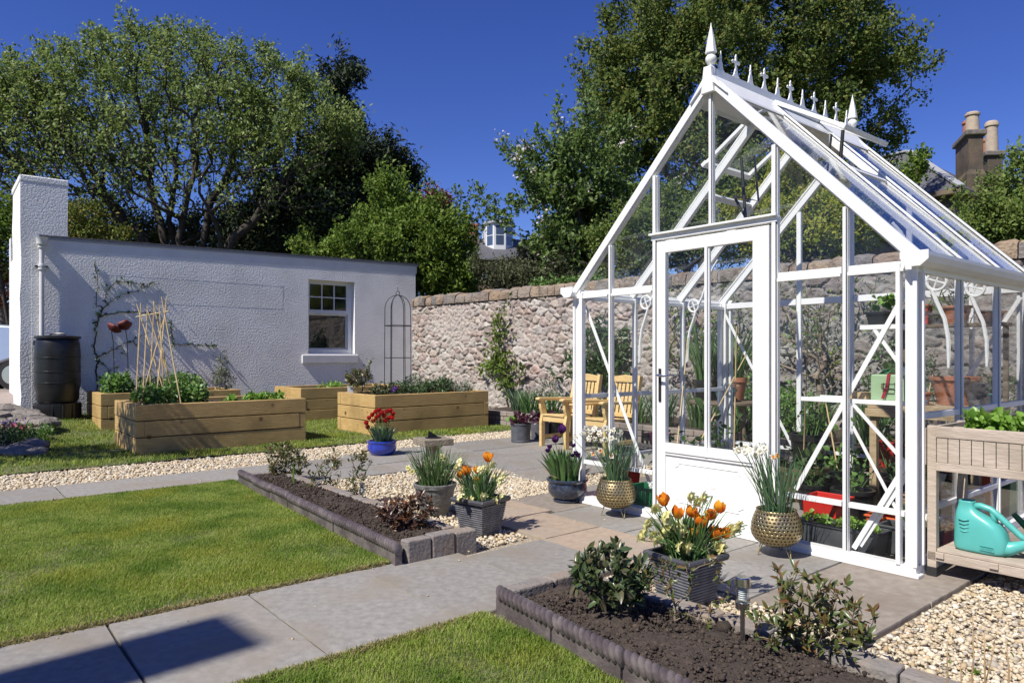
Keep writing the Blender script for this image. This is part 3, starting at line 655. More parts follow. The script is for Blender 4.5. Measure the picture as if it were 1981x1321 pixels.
def brick_wall(name, label, t1, t0, s, z1, courses, bl=.21):
    o = thing(name, label, 'garden wall', P(t0, s), TH); mb = MB(); h = z1 / courses
    for c in range(courses):
        x = -bl * .5 * (c % 2)
        while x < t1 - t0 - .02:
            a = max(x, 0) + .005; b = min(x + bl, t1 - t0) - .005
            if b > a + .02: j = random.uniform(-.006, .006); mb.box(-.05 + j, a, c * h + .004 - (.05 if c == 0 else 0), .05 + j, b, (c + 1) * h - .005)
            x += bl
    mb.build('bricks', 'brick_grey', o, bevel=.006)
    MB().box(-.04, .01, -.05, .04, t1 - t0 - .01, z1 - .01).build('mortar', 'joint', o)
    return o
brick_wall('low_brick_wall', 'low grey brick wall edging the flower border in front of the stone wall', 8.3, 2.2, 3.44, .24, 3)

# ------------------------------------------------------------ rubble stone wall
def rubble_wall():
    p0 = Vector((-2.45, 16.35)); d = Vector((1, -1)).normalized(); nrm = Vector((-1, -1)).normalized(); L = 15.2; H = 2.30
    o = thing('stone_wall', 'tall pinkish rubble stone garden wall with rounded coping behind the greenhouse', 'wall', (p0.x, p0.y, 0), math.atan2(d.y, d.x))
    st = .0175; nx, nz = int(L / st), int((H + .1) / st); X, Z = np.meshgrid(np.arange(nx) * st, -.1 + np.arange(nz) * st, indexing='ij')
    wx = np.zeros(X.shape); wz = np.zeros(X.shape); fine = np.zeros(X.shape)
    xs, zs = X.ravel(), Z.ravel()
    wx = np.array([mnoise.noise(Vector((a * 6, b * 6, 1.3))) for a, b in zip(xs, zs)]).reshape(X.shape); wz = np.array([mnoise.noise(Vector((a * 6, b * 6, 7.7))) for a, b in zip(xs, zs)]).reshape(X.shape)
    fine = np.array([mnoise.fractal(Vector((a * 16, b * 16, 4.1)), .9, 2.1, 4) for a, b in zip(xs, zs)]).reshape(X.shape)
    med = np.array([mnoise.fractal(Vector((a * 7, b * 8, 24.1)), .9, 2.1, 3) for a, b in zip(xs, zs)]).reshape(X.shape)
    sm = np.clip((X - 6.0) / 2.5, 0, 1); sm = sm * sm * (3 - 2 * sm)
    px = np.where(X < 6, X, 6 + (X - 6) * .66) + wx * .05 + fine * .012; pz = Z * (1 - .30 * sm) + wz * .05 + fine * .012
    cw, ch = .225, .125; rg = np.random.default_rng(5); NR, NC = int(3.2 / ch) + 4, int(L / cw) + 8
    jx = rg.uniform(-.42, .42, (NR, NC)); jz = rg.uniform(-.42, .42, (NR, NC)); wt = rg.uniform(0, .016, (NR, NC))
    r0 = np.floor((pz + .4) / ch).astype(int); D1 = np.full(X.shape, 9.); D2 = np.full(X.shape, 9.); ID = np.zeros(X.shape, int)
    for dr in (-2, -1, 0, 1, 2):
        rr = np.clip(r0 + dr, 0, NR - 1); off = (rr % 2) * .5
        c0 = np.floor(px / cw - off).astype(int) + 3
        for dc in (-2, -1, 0, 1, 2):
            cc = np.clip(c0 + dc, 0, NC - 1)
            sx = (cc - 3 + off + .5 + jx[rr, cc]) * cw; sz = (rr + .5 + jz[rr, cc]) * ch - .4
            dd = ((px - sx) / 1.0) ** 2 + ((pz - sz) * 1.6) ** 2 - wt[rr, cc]
            i = rr * NC + cc; m = dd < D1; m2 = (~m) & (dd < D2)
            D2 = np.where(m, D1, np.where(m2, dd, D2)); ID = np.where(m, i, ID); D1 = np.where(m, dd, D1)
    e = np.sqrt(np.maximum(D2 + .02, 0)) - np.sqrt(np.maximum(D1 + .02, 0))
    tt = np.clip((e - .006) / .028, 0, 1); tt = tt * tt * (3 - 2 * tt)
    dep = rg.uniform(.45, 1.0, NR * NC); tilt = rg.normal(0, .22, (NR * NC, 2))
    # lime pointing smeared over whole patches of the wall, stones prouder towards the far end of the garden
    smear = np.array([mnoise.noise(Vector((a * .9, b * 1.3, 11))) for a, b in zip(xs, zs)]).reshape(X.shape); smear = np.clip((smear + .25) * 1.2, 0, 1)
    h = tt * .040 * dep[ID] * (1 - .75 * smear) + fine * (.014 + .006 * smear) + med * .013 + tt * (tilt[ID, 0] * wx + tilt[ID, 1] * wz) * .05 - np.where(tt < .35, .022 * (1 - smear) * (med > -.1), 0)
    pal = 1.06 * np.array([[.46, .36, .31], [.38, .28, .25], [.47, .40, .35], [.34, .27, .24], [.50, .45, .40], [.40, .27, .22], [.31, .27, .25], [.44, .35, .28], [.40, .34, .31], [.52, .47, .42], [.33, .24, .20]])
    pc = pal[rg.integers(0, len(pal), NR * NC)] * rg.uniform(.8, 1.12, (NR * NC, 1))
    mort = np.array([.52, .455, .405]); m = np.clip(tt * (.82 - .75 * smear * np.clip(fine * 3 + 1, 0, 1)), 0, 1)[..., None]
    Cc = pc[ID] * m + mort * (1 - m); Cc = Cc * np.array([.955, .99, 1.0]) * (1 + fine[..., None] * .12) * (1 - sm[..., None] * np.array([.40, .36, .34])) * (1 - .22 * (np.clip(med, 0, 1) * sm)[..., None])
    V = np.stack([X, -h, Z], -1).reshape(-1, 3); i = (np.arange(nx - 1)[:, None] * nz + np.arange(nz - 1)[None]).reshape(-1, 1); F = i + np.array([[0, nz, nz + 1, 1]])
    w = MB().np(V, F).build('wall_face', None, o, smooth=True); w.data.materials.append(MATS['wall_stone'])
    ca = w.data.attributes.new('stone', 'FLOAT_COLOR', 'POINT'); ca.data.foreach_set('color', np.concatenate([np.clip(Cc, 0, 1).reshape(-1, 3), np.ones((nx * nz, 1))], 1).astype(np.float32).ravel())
    b = MB().box(0, .012, -.1, L - .02, .42, H - .02).build('wall_core', 'brick_grey', o)
    # rounded coping stones
    mb = MB(); x = 0.0
    while x < L - .1:
        l = random.uniform(.17, .34); l = min(l, L - x); n = 7; hz = .23 * random.uniform(.88, 1.08); j = random.uniform(-.015, .015); prof = [(-.045 + j, 0), (-.055 + j, .08 + random.uniform(-.02, .02))]
        for k in range(1, n): a = math.pi * k / n; prof.append((.19 + j - .245 * math.cos(a), .09 + (hz - .09) * math.sin(a) ** .55))
        prof += [(.45 + j, .08), (.44 + j, 0)]
        V = []; m = len(prof); rows = 6
        for r_ in range(rows):
            f = r_ / (rows - 1); ins = .90 if r_ in (0, rows - 1) else 1.0
            for (a, b_) in prof:
                q = Vector((x + .006 + (l - .012) * f, .2 + (a - .2) * ins, H + b_ * (ins if b_ > .05 else 1))); nn_ = (mnoise.noise(q * 7) + .5 * mnoise.noise(q * 19)) * .020; V.append(q + Vector((nn_ * .4, nn_, nn_ if b_ > .05 else 0)))
        Fs = [tuple(range(m)), tuple((rows - 1) * m + k for k in range(m))[::-1]]
        for r_ in range(rows - 1):
            for k in range(m): Fs.append((r_ * m + (k + 1) % m, r_ * m + k, (r_ + 1) * m + k, (r_ + 1) * m + (k + 1) % m))
        mb.add(V, Fs); x += l
    mb.build('coping', 'cope_stone', o, auto=True)
    return o
rubble_wall()

# ------------------------------------------------------------ white rendered outbuilding
HA = Vector((-7.86, 11.54, 0)); HL = 7.32
def outbuilding():
    o = thing('outbuilding', 'long low white roughcast outbuilding with a sash window and a square chimney stack', 'outbuilding', HA, TH)
    zt = lambda x: 3.11 + (x / HL) * .12
    wx0, wx1, wz0, wz1 = 4.74, 5.79, 1.22, 2.76; D = .35
    mb = MB()
    def panel(x0, x1, z0a, z0b, z1a, z1b, y0=0, y1=D):
        mb.add([(x0, y0, z0a), (x1, y0, z0b), (x1, y0, z1b), (x0, y0, z1a), (x0, y1, z0a), (x1, y1, z0b), (x1, y1, z1b), (x0, y1, z1a)],
               [(0, 1, 2, 3), (5, 4, 7, 6), (1, 5, 6, 2), (4, 0, 3, 7), (3, 2, 6, 7), (0, 4, 5, 1)])
    # front wall as one ring round the window opening
    fx = [-.0, wx0, wx1, HL]; panel(0, wx0, -.1, -.1, zt(0), zt(wx0)); panel(wx1, HL, -.1, -.1, zt(wx1), zt(HL)); panel(wx0, wx1, -.1, -.1, wz0, wz0); panel(wx0, wx1, wz1, wz1, zt(wx0), zt(wx1))
    panel(0, HL, -.1, -.1, zt(0) + .5, zt(HL) + .3, 3.9, 4.2)
    mb.box(0, D, -.1, .3, 3.9, 3.1); mb.box(HL - .3, D, -.1, HL, 3.9, 3.15)
    mb.build('wall', 'white_render', o)
    MB().box(.3, D, -.08, HL - .3, 3.9, .05).build('inner_floor', 'dark_room', o)
    # fascia band, dark roof edge and roof
    def strip(y0, y1, za, zb, name, m, x0=-.0, x1=HL + .03, bev=0):
        q = MB(); q.add([(x0, y0, zt(x0) + za), (x1, y0, zt(x1) + za), (x1, y0, zt(x1) + zb), (x0, y0, zt(x0) + zb), (x0, y1, zt(x0) + za), (x1, y1, zt(x1) + za), (x1, y1, zt(x1) + zb), (x0, y1, zt(x0) + zb)],
              [(0, 1, 2, 3), (5, 4, 7, 6), (1, 5, 6, 2), (4, 0, 3, 7), (3, 2, 6, 7), (0, 4, 5, 1)]); return q.build(name, m, o, bevel=bev)
    strip(-.0015, .0, -.17, -.012, 'fascia', 'white_paint', x0=.30, bev=.01)
    strip(-.014, .02, -.010, .028, 'gutter', 'lead', x0=.22, x1=HL + .06, bev=.006)
    q = MB(); q.add([(.1, -.018, zt(0) + .03), (HL + .1, -.018, zt(HL) + .03), (HL + .1, 4.3, zt(HL) + .36), (.1, 4.3, zt(0) + .54), (.1, -.018, zt(0) + .062), (HL + .1, -.018, zt(HL) + .062), (HL + .1, 4.3, zt(HL) + .40), (.1, 4.3, zt(0) + .58)],
                    [(3, 2, 1, 0), (4, 5, 6, 7), (0, 1, 5, 4), (1, 2, 6, 5), (2, 3, 7, 6), (3, 0, 4, 7)]); q.build('roof', 'slate', o)
    # chimney-like gate pier at the left end
    mb = MB(); n = 14
    x0, x1, y0, y1 = -.15, .50, .004, 1.35; zz = np.linspace(-.1, 4.02, n)
    for i in range(n - 1):
        pass
    V = []; Fq = []
    for i, z in enumerate(zz):
        j = [random.uniform(-.012, .012) for _ in range(4)]; w_ = .035 if (z > 2.4 and z < 3.9) else 0
        V += [(x0 + j[0], y0, z), (x1 + j[1], y0, z), (x1 + j[2], y1, z), (x0 + j[3] - w_ * .2, y1, z)]
    for i in range(n - 1):
        for k in range(4): Fq.append((i * 4 + k, i * 4 + (k + 1) % 4, (i + 1) * 4 + (k + 1) % 4, (i + 1) * 4 + k))
    Fq.append((3, 2, 1, 0)); Fq.append(tuple((n - 1) * 4 + k for k in range(4))); mb.add(V, Fq)
    ch = mb.build('chimney_stack', 'white_render', o)
    MB().box(x0 - .02, y0 - .004, 4.02, x1 + .02, y1 + .02, 4.13).build('cap', 'white_render', ch, bevel=.02)
    # sash window
    f = MB(); yy = .13
    for (a, b, c, d) in [(wx0, wx0 + .05, wz0, wz1), (wx1 - .10, wx1, wz0, wz1), (wx0 + .05, wx1 - .10, wz1 - .05, wz1), (wx0 + .05, wx1 - .10, wz0, wz0 + .09)]: f.box(a, yy, c, b, yy + .09, d)
    win = f.build('window', 'white_paint', o, bevel=.004)
    ix0, ix1 = wx0 + .05, wx1 - .10; zm = 2.09; s_ = MB()
    s_.box(ix0, yy - .01, zm - .03, ix1, yy + .05, zm + .025)
    for z0, z1, yo in ((zm + .025, wz1 - .05, 0), (wz0 + .09, zm - .03, .035)):
        s_.box(ix0, yy + yo, z0, ix0 + .035, yy + yo + .04, z1); s_.box(ix1 - .035, yy + yo, z0, ix1, yy + yo + .04, z1)
        s_.box(ix0 + .035, yy + yo, z0, ix1 - .035, yy + yo + .04, z0 + .03); s_.box(ix0 + .035, yy + yo, z1 - .03, ix1 - .035, yy + yo + .04, z1)
    xa, xb = ix0 + .035, ix1 - .035
    for k in (1, 2): x = xa + (xb - xa) * k / 3; s_.box(x - .011, yy + .008, zm + .055, x + .011, yy + .034, wz1 - .08)
    zc = (zm + .055 + wz1 - .08) / 2; s_.box(xa, yy + .006, zc - .011, xb, yy + .036, zc + .011)
    s_.build('sash', 'white_paint', win)
    MB().box(xa - .01, yy + .018, zm + .03, xb + .01, yy + .022, wz1 - .06).build('pane', 'glass_window', win)
    MB().box(xa - .01, yy + .05, wz0 + .1, xb + .01, yy + .054, zm).build('pane', 'glass_window', win)
    MB().box(4.60, -.035, 1.02, 5.86, .13, 1.195).build('sill', 'white_paint', o, bevel=.012)
    # training wires
    wmb = MB()
    for z in (2.58, 2.12): wmb.tube([(1.05, -.0001, z), (4.2, -.0005, z + random.uniform(-.02, .02))], .0007, 4)
    for x, a, b in ((4.2, 2.12, 2.60),): wmb.tube([(x, -.0005, a), (x + .01, -.0005, b)], .0007, 4)
    wmb.build('training_wires', 'iron', o)
    return o
outbuilding()
# downpipe
dp = thing('downpipe', 'pale grey rainwater pipe with collars at the left end of the white outbuilding', 'drainpipe', tuple(P(12.33, -2.83)[:2]) + (0,), TH)
mb = MB(); mb.tube([(.13, -.06, 1.36), (.13, -.06, 3.02)], .036, 12); mb.build('pipe', 'white_paint', dp, auto=True)
for z in (2.97, 2.66, 2.61): MB().lathe([(.036, -.02), (.058, -.015), (.058, .015), (.036, .02)], 14, (.13, -.06, z)).build('collar', 'white_paint', dp, auto=True)
MB().box(.04, -.08, 2.645, .22, -.0, 2.66).build('bracket', 'iron', dp)
MB().lathe([(.03, 0), (.075, .02), (.085, .11), (.09, .12), (.07, .12)], 14, (.13, -.07, 2.99)).build('hopper', 'white_paint', dp, auto=True)

# ------------------------------------------------------------ drive, car and what stands beyond
mb = MB(); mb.prism([(-30, 11.35), (-8.15, 11.25), (-8.35, 12.2), (-9.7, 14.2), (-30, 33)], -.07, .0); d_ = mb.mesh('drive', 'paving_drive')
for v in d_.vertices:
    if v.co.z > -.01: v.co.z = .34 + (v.co.y - 12.2) * .03
dr = bpy.data.objects.new('drive', d_); COL.objects.link(dr); struct(dr)
def car():
    o = thing('parked_car', 'silver blue parked car, only its rear corner and wheel showing past the white chimney', 'car', (-10.22, 16.35, .44), R(183))
    # local x forward (to the left of the photo), tail near x=0; width along y
    prof = [(-.02, .30), (-.05, .62), (-.02, .93), (.12, 1.02), (.75, 1.40), (1.6, 1.46), (2.3, 1.38), (2.9, 1.0), (3.9, .86), (4.15, .6), (4.15, .3), (3.75, .25), (3.62, .55), (3.3, .66), (2.98, .55), (2.85, .25), (1.25, .25), (1.12, .55), (.8, .66), (.48, .55), (.35, .27)]
    secs = [(-.84, .0), (-.80, .02), (.80, .02), (.84, .0)]; mb = MB(); n = len(prof); V = []
    for y in (-.86, .86):
        V += [(a, y * (1 - max(0, b - .95) * .35), b) for a, b in prof]
    V_ = V; F = [tuple(range(n)), tuple(range(n, 2 * n))[::-1]] + [((i + 1) % n, i, n + i, n + (i + 1) % n) for i in range(n)]
    mb.add(V_, F); body = mb.build('body', 'paint_car', o, bevel=.05, auto=True)
    for sy in (-1, 1):
        MB().add([(.45, sy * .80, 1.02), (2.6, sy * .80, 1.02), (2.2, sy * .735, 1.32), (.9, sy * .735, 1.32), (.45, sy * .785, 1.02), (2.6, sy * .785, 1.02), (2.2, sy * .72, 1.32), (.9, sy * .72, 1.32)],
                 [(0, 1, 2, 3), (7, 6, 5, 4), (0, 4, 5, 1), (1, 5, 6, 2), (2, 6, 7, 3), (3, 7, 4, 0)]).build('window', 'dark_room', o)
        for x in (.8, 3.3):
            w = MB(); w.tube([(x, sy * .66, .32), (x, sy * .84, .32)], .32, 28); wh = w.build('wheel', 'tyre', o, auto=True)
            r_ = MB(); r_.tube([(x, sy * .80, .32), (x, sy * .852, .32)], .205, 28)
            r_.build('rim', 'steel', wh, auto=True)
        MB().box(-.035, sy * .62 - .14, .70, .03, sy * .62 + .14, .88).build('tail_light', 'red_plastic', o, bevel=.02)
    MB().box(-.08, -.8, .34, .02, .8, .52).build('bumper', 'paint_car', o, bevel=.03)
car()
mb = MB(); bw = thing('boundary_wall', 'dark rubble boundary wall beyond the parked car at the left edge', 'wall', (-19, 18.5, 0), R(4))
MB().box(0, 0, .2, 7.5, .4, 2.6).build('wall_face', 'rock', bw, bevel=.02)

def rockery():
    t = thing('rockery', 'low rockery of flat weathered stones beside the drive at the left edge', 'rockery', (-6.4, 9.4, 0), 0)
    rg = random.Random(4)
    for k in range(46):
        f = rg.random(); px = -15 + 105 * rg.random() * (1.1 - .25 * f); Y = 11.1 - 2.9 * f; z = .30 * (1 - f) ** 1.2 + .03; w = rg.uniform(.09, .24) * (1.25 if f < .3 else 1)
        p = at(px, Y, z); M = Matrix.Rotation(rg.uniform(-.6, .6), 3, 'Z') @ Matrix.Rotation(rg.uniform(-.2, .2), 3, 'X') @ Matrix.Rotation(rg.uniform(-.15, .15), 3, 'Y')
        random.seed(k); mb = MB(); mb.ell(p - t.location, (w, w * rg.uniform(.5, .8), w * rg.uniform(.22, .4)), 7, 5, M, .3); mb.build('rock', 'rock', t, bevel=.006)
    mb = MB(); mb.ell((-.75, .35, .0), (.7, 1.2, .10), 24, 8, None, .05); mb.build('earth', 'soil', t, smooth=True)
rockery()

# ------------------------------------------------------------ houses beyond the walls
def far_house():
    Y = 34.; o = thing('far_house', 'distant stone house with a white bay dormer on its slate roof, above the garden wall', 'house', (0, Y, 0), R(8))
    X = lambda px: (px - 990) / 1364 * Y; Z = lambda py: 1.2 + (686 - py) / 1364 * Y
    xa, xb = X(905), X(1085); MB().box(xa, 0, 0, xb, 7, Z(505)).build('wall', 'sandstone', o)
    mb = MB(); ze = Z(505); zr = Z(440); mb.add([(xa - .3, -.3, ze), (xb + .3, -.3, ze), (xb + .3, 7.3, ze), (xa - .3, 7.3, ze), (xa + 1.0, 3.5, zr), (xb - .8, 3.5, zr)], [(0, 1, 5, 4), (1, 2, 5), (2, 3, 4, 5), (3, 0, 4), (3, 2, 1, 0)])
    rf = mb.build('roof', 'slate', o)
    xd0, xd1 = X(948), X(1004); zd0, zd1 = Z(470), Z(420); d = MB(); xm0, xm1 = xd0 + .35, xd1 - .45
    dm = MB(); dm.prism([(xd0, 2.1), (xm0, 1.55), (xm1, 1.55), (xd1, 2.1), (xd1, 4), (xd0, 4)], zd0 - .25, zd1); dd = dm.build('dormer', 'white_paint', o)
    MB().prism([(xd0 - .1, 2.1), (xm0 - .05, 1.42), (xm1 + .05, 1.42), (xd1 + .1, 2.1), (xd1 + .1, 4.1), (xd0 - .1, 4.1)], zd1, zd1 + .12).build('dormer_roof', 'lead', dd)
    def pane(a, b):
        a = Vector(a); b = Vector(b); e = (b - a).normalized(); nr = Vector((e.y, -e.x, 0)); h = zd1 - zd0
        for z0, z1 in ((.12, .50), (.54, .9)):
            mb = MB(); q = [a + e * .1 + Vector((0, 0, h * z0)), b - e * .1 + Vector((0, 0, h * z0)), b - e * .1 + Vector((0, 0, h * z1)), a + e * .1 + Vector((0, 0, h * z1))]
            mb.add([v + nr * .01 for v in q] + [v - nr * .02 for v in q], [(0, 1, 2, 3), (7, 6, 5, 4), (0, 4, 5, 1), (1, 5, 6, 2), (2, 6, 7, 3), (3, 7, 4, 0)]); mb.build('pane', 'glass_blue', dd)
    pane((xd0, 2.1, zd0), (xm0, 1.55, zd0)); pane((xm0, 1.55, zd0), (xm1, 1.55, zd0)); pane((xm1, 1.55, zd0), (xd1, 2.1, zd0))
    w = MB(); w.box(X(932), -.04, Z(548), X(944), .05, Z(520)); wn_ = w.build('window', 'white_paint', o); MB().box(X(933.5), -.05, Z(546), X(942.5), -.041, Z(522)).build('pane', 'glass_blue', wn_)
    c = MB(); c.box(X(914), 2.6, zr - 1, X(936), 3.6, Z(436)); cs = c.build('chimney', 'sandstone', o)
    for px in (918, 925, 932): MB().lathe([(.13, 0), (.11, .5), (.14, .52), (.14, .6)], 10, (X(px), 3.1, Z(436)), cap=True).build('chimney_pot', 'terracotta', cs)
mat('glass_blue', (.06, .09, .15), rough=.08, spec=.9)
far_house()
def right_house():
    Y = 21.; o = thing('right_house', 'sandstone house with a hipped slate roof and tall chimneys beyond the wall on the right', 'house', (0, 0, 0), 0)
    X = lambda px, y=Y: (px - 990) / 1364 * y; Z = lambda py, y=Y: 1.2 + (686 - py) / 1364 * y
    c0 = Vector((X(1846), Y, 0)); ul = Vector((-.55, .835, 0)); ur = Vector((.80, .60, 0)); ze = Z(372)
    a = c0 + ul * 7; b = c0; c = c0 + ur * 4.2; d = c + ul * 7
    mb = MB(); mb.prism([(q.x, q.y) for q in (a, b, c, d)], -.1, ze - .1); wl = mb.build('wall', 'sandstone', o)
    ov = .3; A, B, C_, D_ = a - ur * ov + ul * ov, b - ur * ov - ul * ov, c + ur * ov - ul * ov, d + ur * ov + ul * ov
    MB().prism([(q.x, q.y) for q in (A, B, C_, D_)], ze - .1, ze + .06).build('eaves', 'sandstone', o, bevel=.03)
    mb = MB(); r1 = (b + c) / 2 + ul * 2.3; r2 = (a + d) / 2 - ul * .3; zr = ze + 2.1
    V = [q + Vector((0, 0, ze + .06)) for q in (A, B, C_, D_)] + [r1 + Vector((0, 0, zr)), r2 + Vector((0, 0, zr))]
    mb.add(V, [(1, 4, 5, 0)[::-1], (1, 2, 4), (2, 3, 5, 4), (3, 0, 5), (3, 2, 1, 0)]); rf = mb.build('roof', 'slate', o)
    MB().beam(V[1] + Vector((0, 0, .03)), V[4] + Vector((0, 0, .05)), .22, .06).build('hip_flashing', 'lead', rf); MB().beam(V[4] + Vector((0, 0, .05)), V[5] + Vector((0, 0, .05)), .22, .06).build('ridge_flashing', 'lead', rf)
    def stack(px0, px1, py, pybase, y, dep, pots, nm='chimney'):
        x0, x1 = X(px0, y), X(px1, y); w = x1 - x0; zt_, zb = Z(py, y), Z(pybase, y); s = MB(); e = Vector((x0, y, 0)); ax = Vector((.97, -.10, 0)).normalized(); ay = Vector((.35, 1, 0)).normalized()
        w2 = w * .66
        def ring(k, z): return [(p.x, p.y, z) for p in (e - ax * k - ay * k, e + ax * (w2 + k) - ay * k, e + ax * (w2 + k) + ay * (dep + k), e - ax * k + ay * (dep + k))]
        V = []; zs = [(0.06, zb - 2), (0.06, zb + .9), (0, zb + 1.05), (0, zt_)]
        for k, z in zs: V += ring(k, z)
        F = [(4 * i + k, 4 * i + (k + 1) % 4, 4 * i + 4 + (k + 1) % 4, 4 * i + 4 + k) for i in range(3) for k in range(4)] + [(12, 13, 14, 15)]; s.add(V, F); st = s.build(nm, 'stack_stone', o)
        s = MB(); s.add(ring(.09, zt_) + ring(.09, zt_ + .16), [(3, 2, 1, 0), (4, 5, 6, 7), (0, 1, 5, 4), (1, 2, 6, 5), (2, 3, 7, 6), (3, 0, 4, 7)]); s.build('cap', 'rock', st, bevel=.03)
        for f, g, h, m in pots:
            q = e + ax * w2 * f + ay * dep * g; r_ = .2; MB().lathe([(r_, 0), (r_ * .86, h * .8), (r_ * 1.05, h * .84), (r_ * 1.05, h * .93), (r_ * .8, h)], 14, (q.x, q.y, zt_ + .16), cap=True).build('chimney_pot', m, st, auto=True)
    stack(1873, 1914, 262, 395, 21.5, 1.5, [(.45, .2, .62, 'clay_pot'), (.75, .75, .62, 'terracotta')])
    stack(1910, 1952, 302, 400, 23.5, 1.5, [(.4, .15, 1.05, 'clay_pot'), (.7, .8, .75, 'terracotta')])
    q = c0 - ur * .12 + ul * .9; MB().tube([(q.x, q.y, 3.5), (q.x, q.y, ze - .12)], .05, 10).build('downpipe', 'lead', o, auto=True)
right_house()
def own_house():
    o = thing('own_house', 'sandstone house behind the viewpoint whose tall chimney shades the near path', 'house', (0, 0, 0), 0)
    dd = Vector((SUN_DIR.x, SUN_DIR.y, 0)).normalized(); sd = Vector((-dd.y, dd.x, 0)); el = SUN_DIR.z / math.hypot(SUN_DIR.x, SUN_DIR.y)
    tip = Vector((-1.17, 3.10, 0)); zc = 8.6; base = tip + dd * (zc / el)
    def bx(c, a, b, z0, z1, m, nm, par=o):
        q = [c - dd * a - sd * b, c + dd * a - sd * b, c + dd * a + sd * b, c - dd * a + sd * b]; return MB().prism([(p.x, p.y) for p in q], z0, z1).build(nm, m, par)
    body = base + dd * 3.2; bx(body, 3.4, 3.5, -.07, 5.0, 'sandstone', 'wall'); rf = MB()
    q = [body - dd * 3.6 - sd * 3.8, body + dd * 3.6 - sd * 3.8, body + dd * 3.6 + sd * 3.8, body - dd * 3.6 + sd * 3.8]; r1, r2 = body - sd * 2.0, body + sd * 2.0
    rf.add([(p.x, p.y, 5.0) for p in q] + [(r1.x, r1.y, 7.2), (r2.x, r2.y, 7.2)], [(0, 4, 5, 3), (0, 1, 4), (1, 2, 5, 4), (2, 3, 5), (0, 3, 2, 1)]); rf.build('roof', 'slate', o)
    bx(base + dd * .42, .42, .235, 4.8, zc, 'sandstone', 'chimney')
own_house()
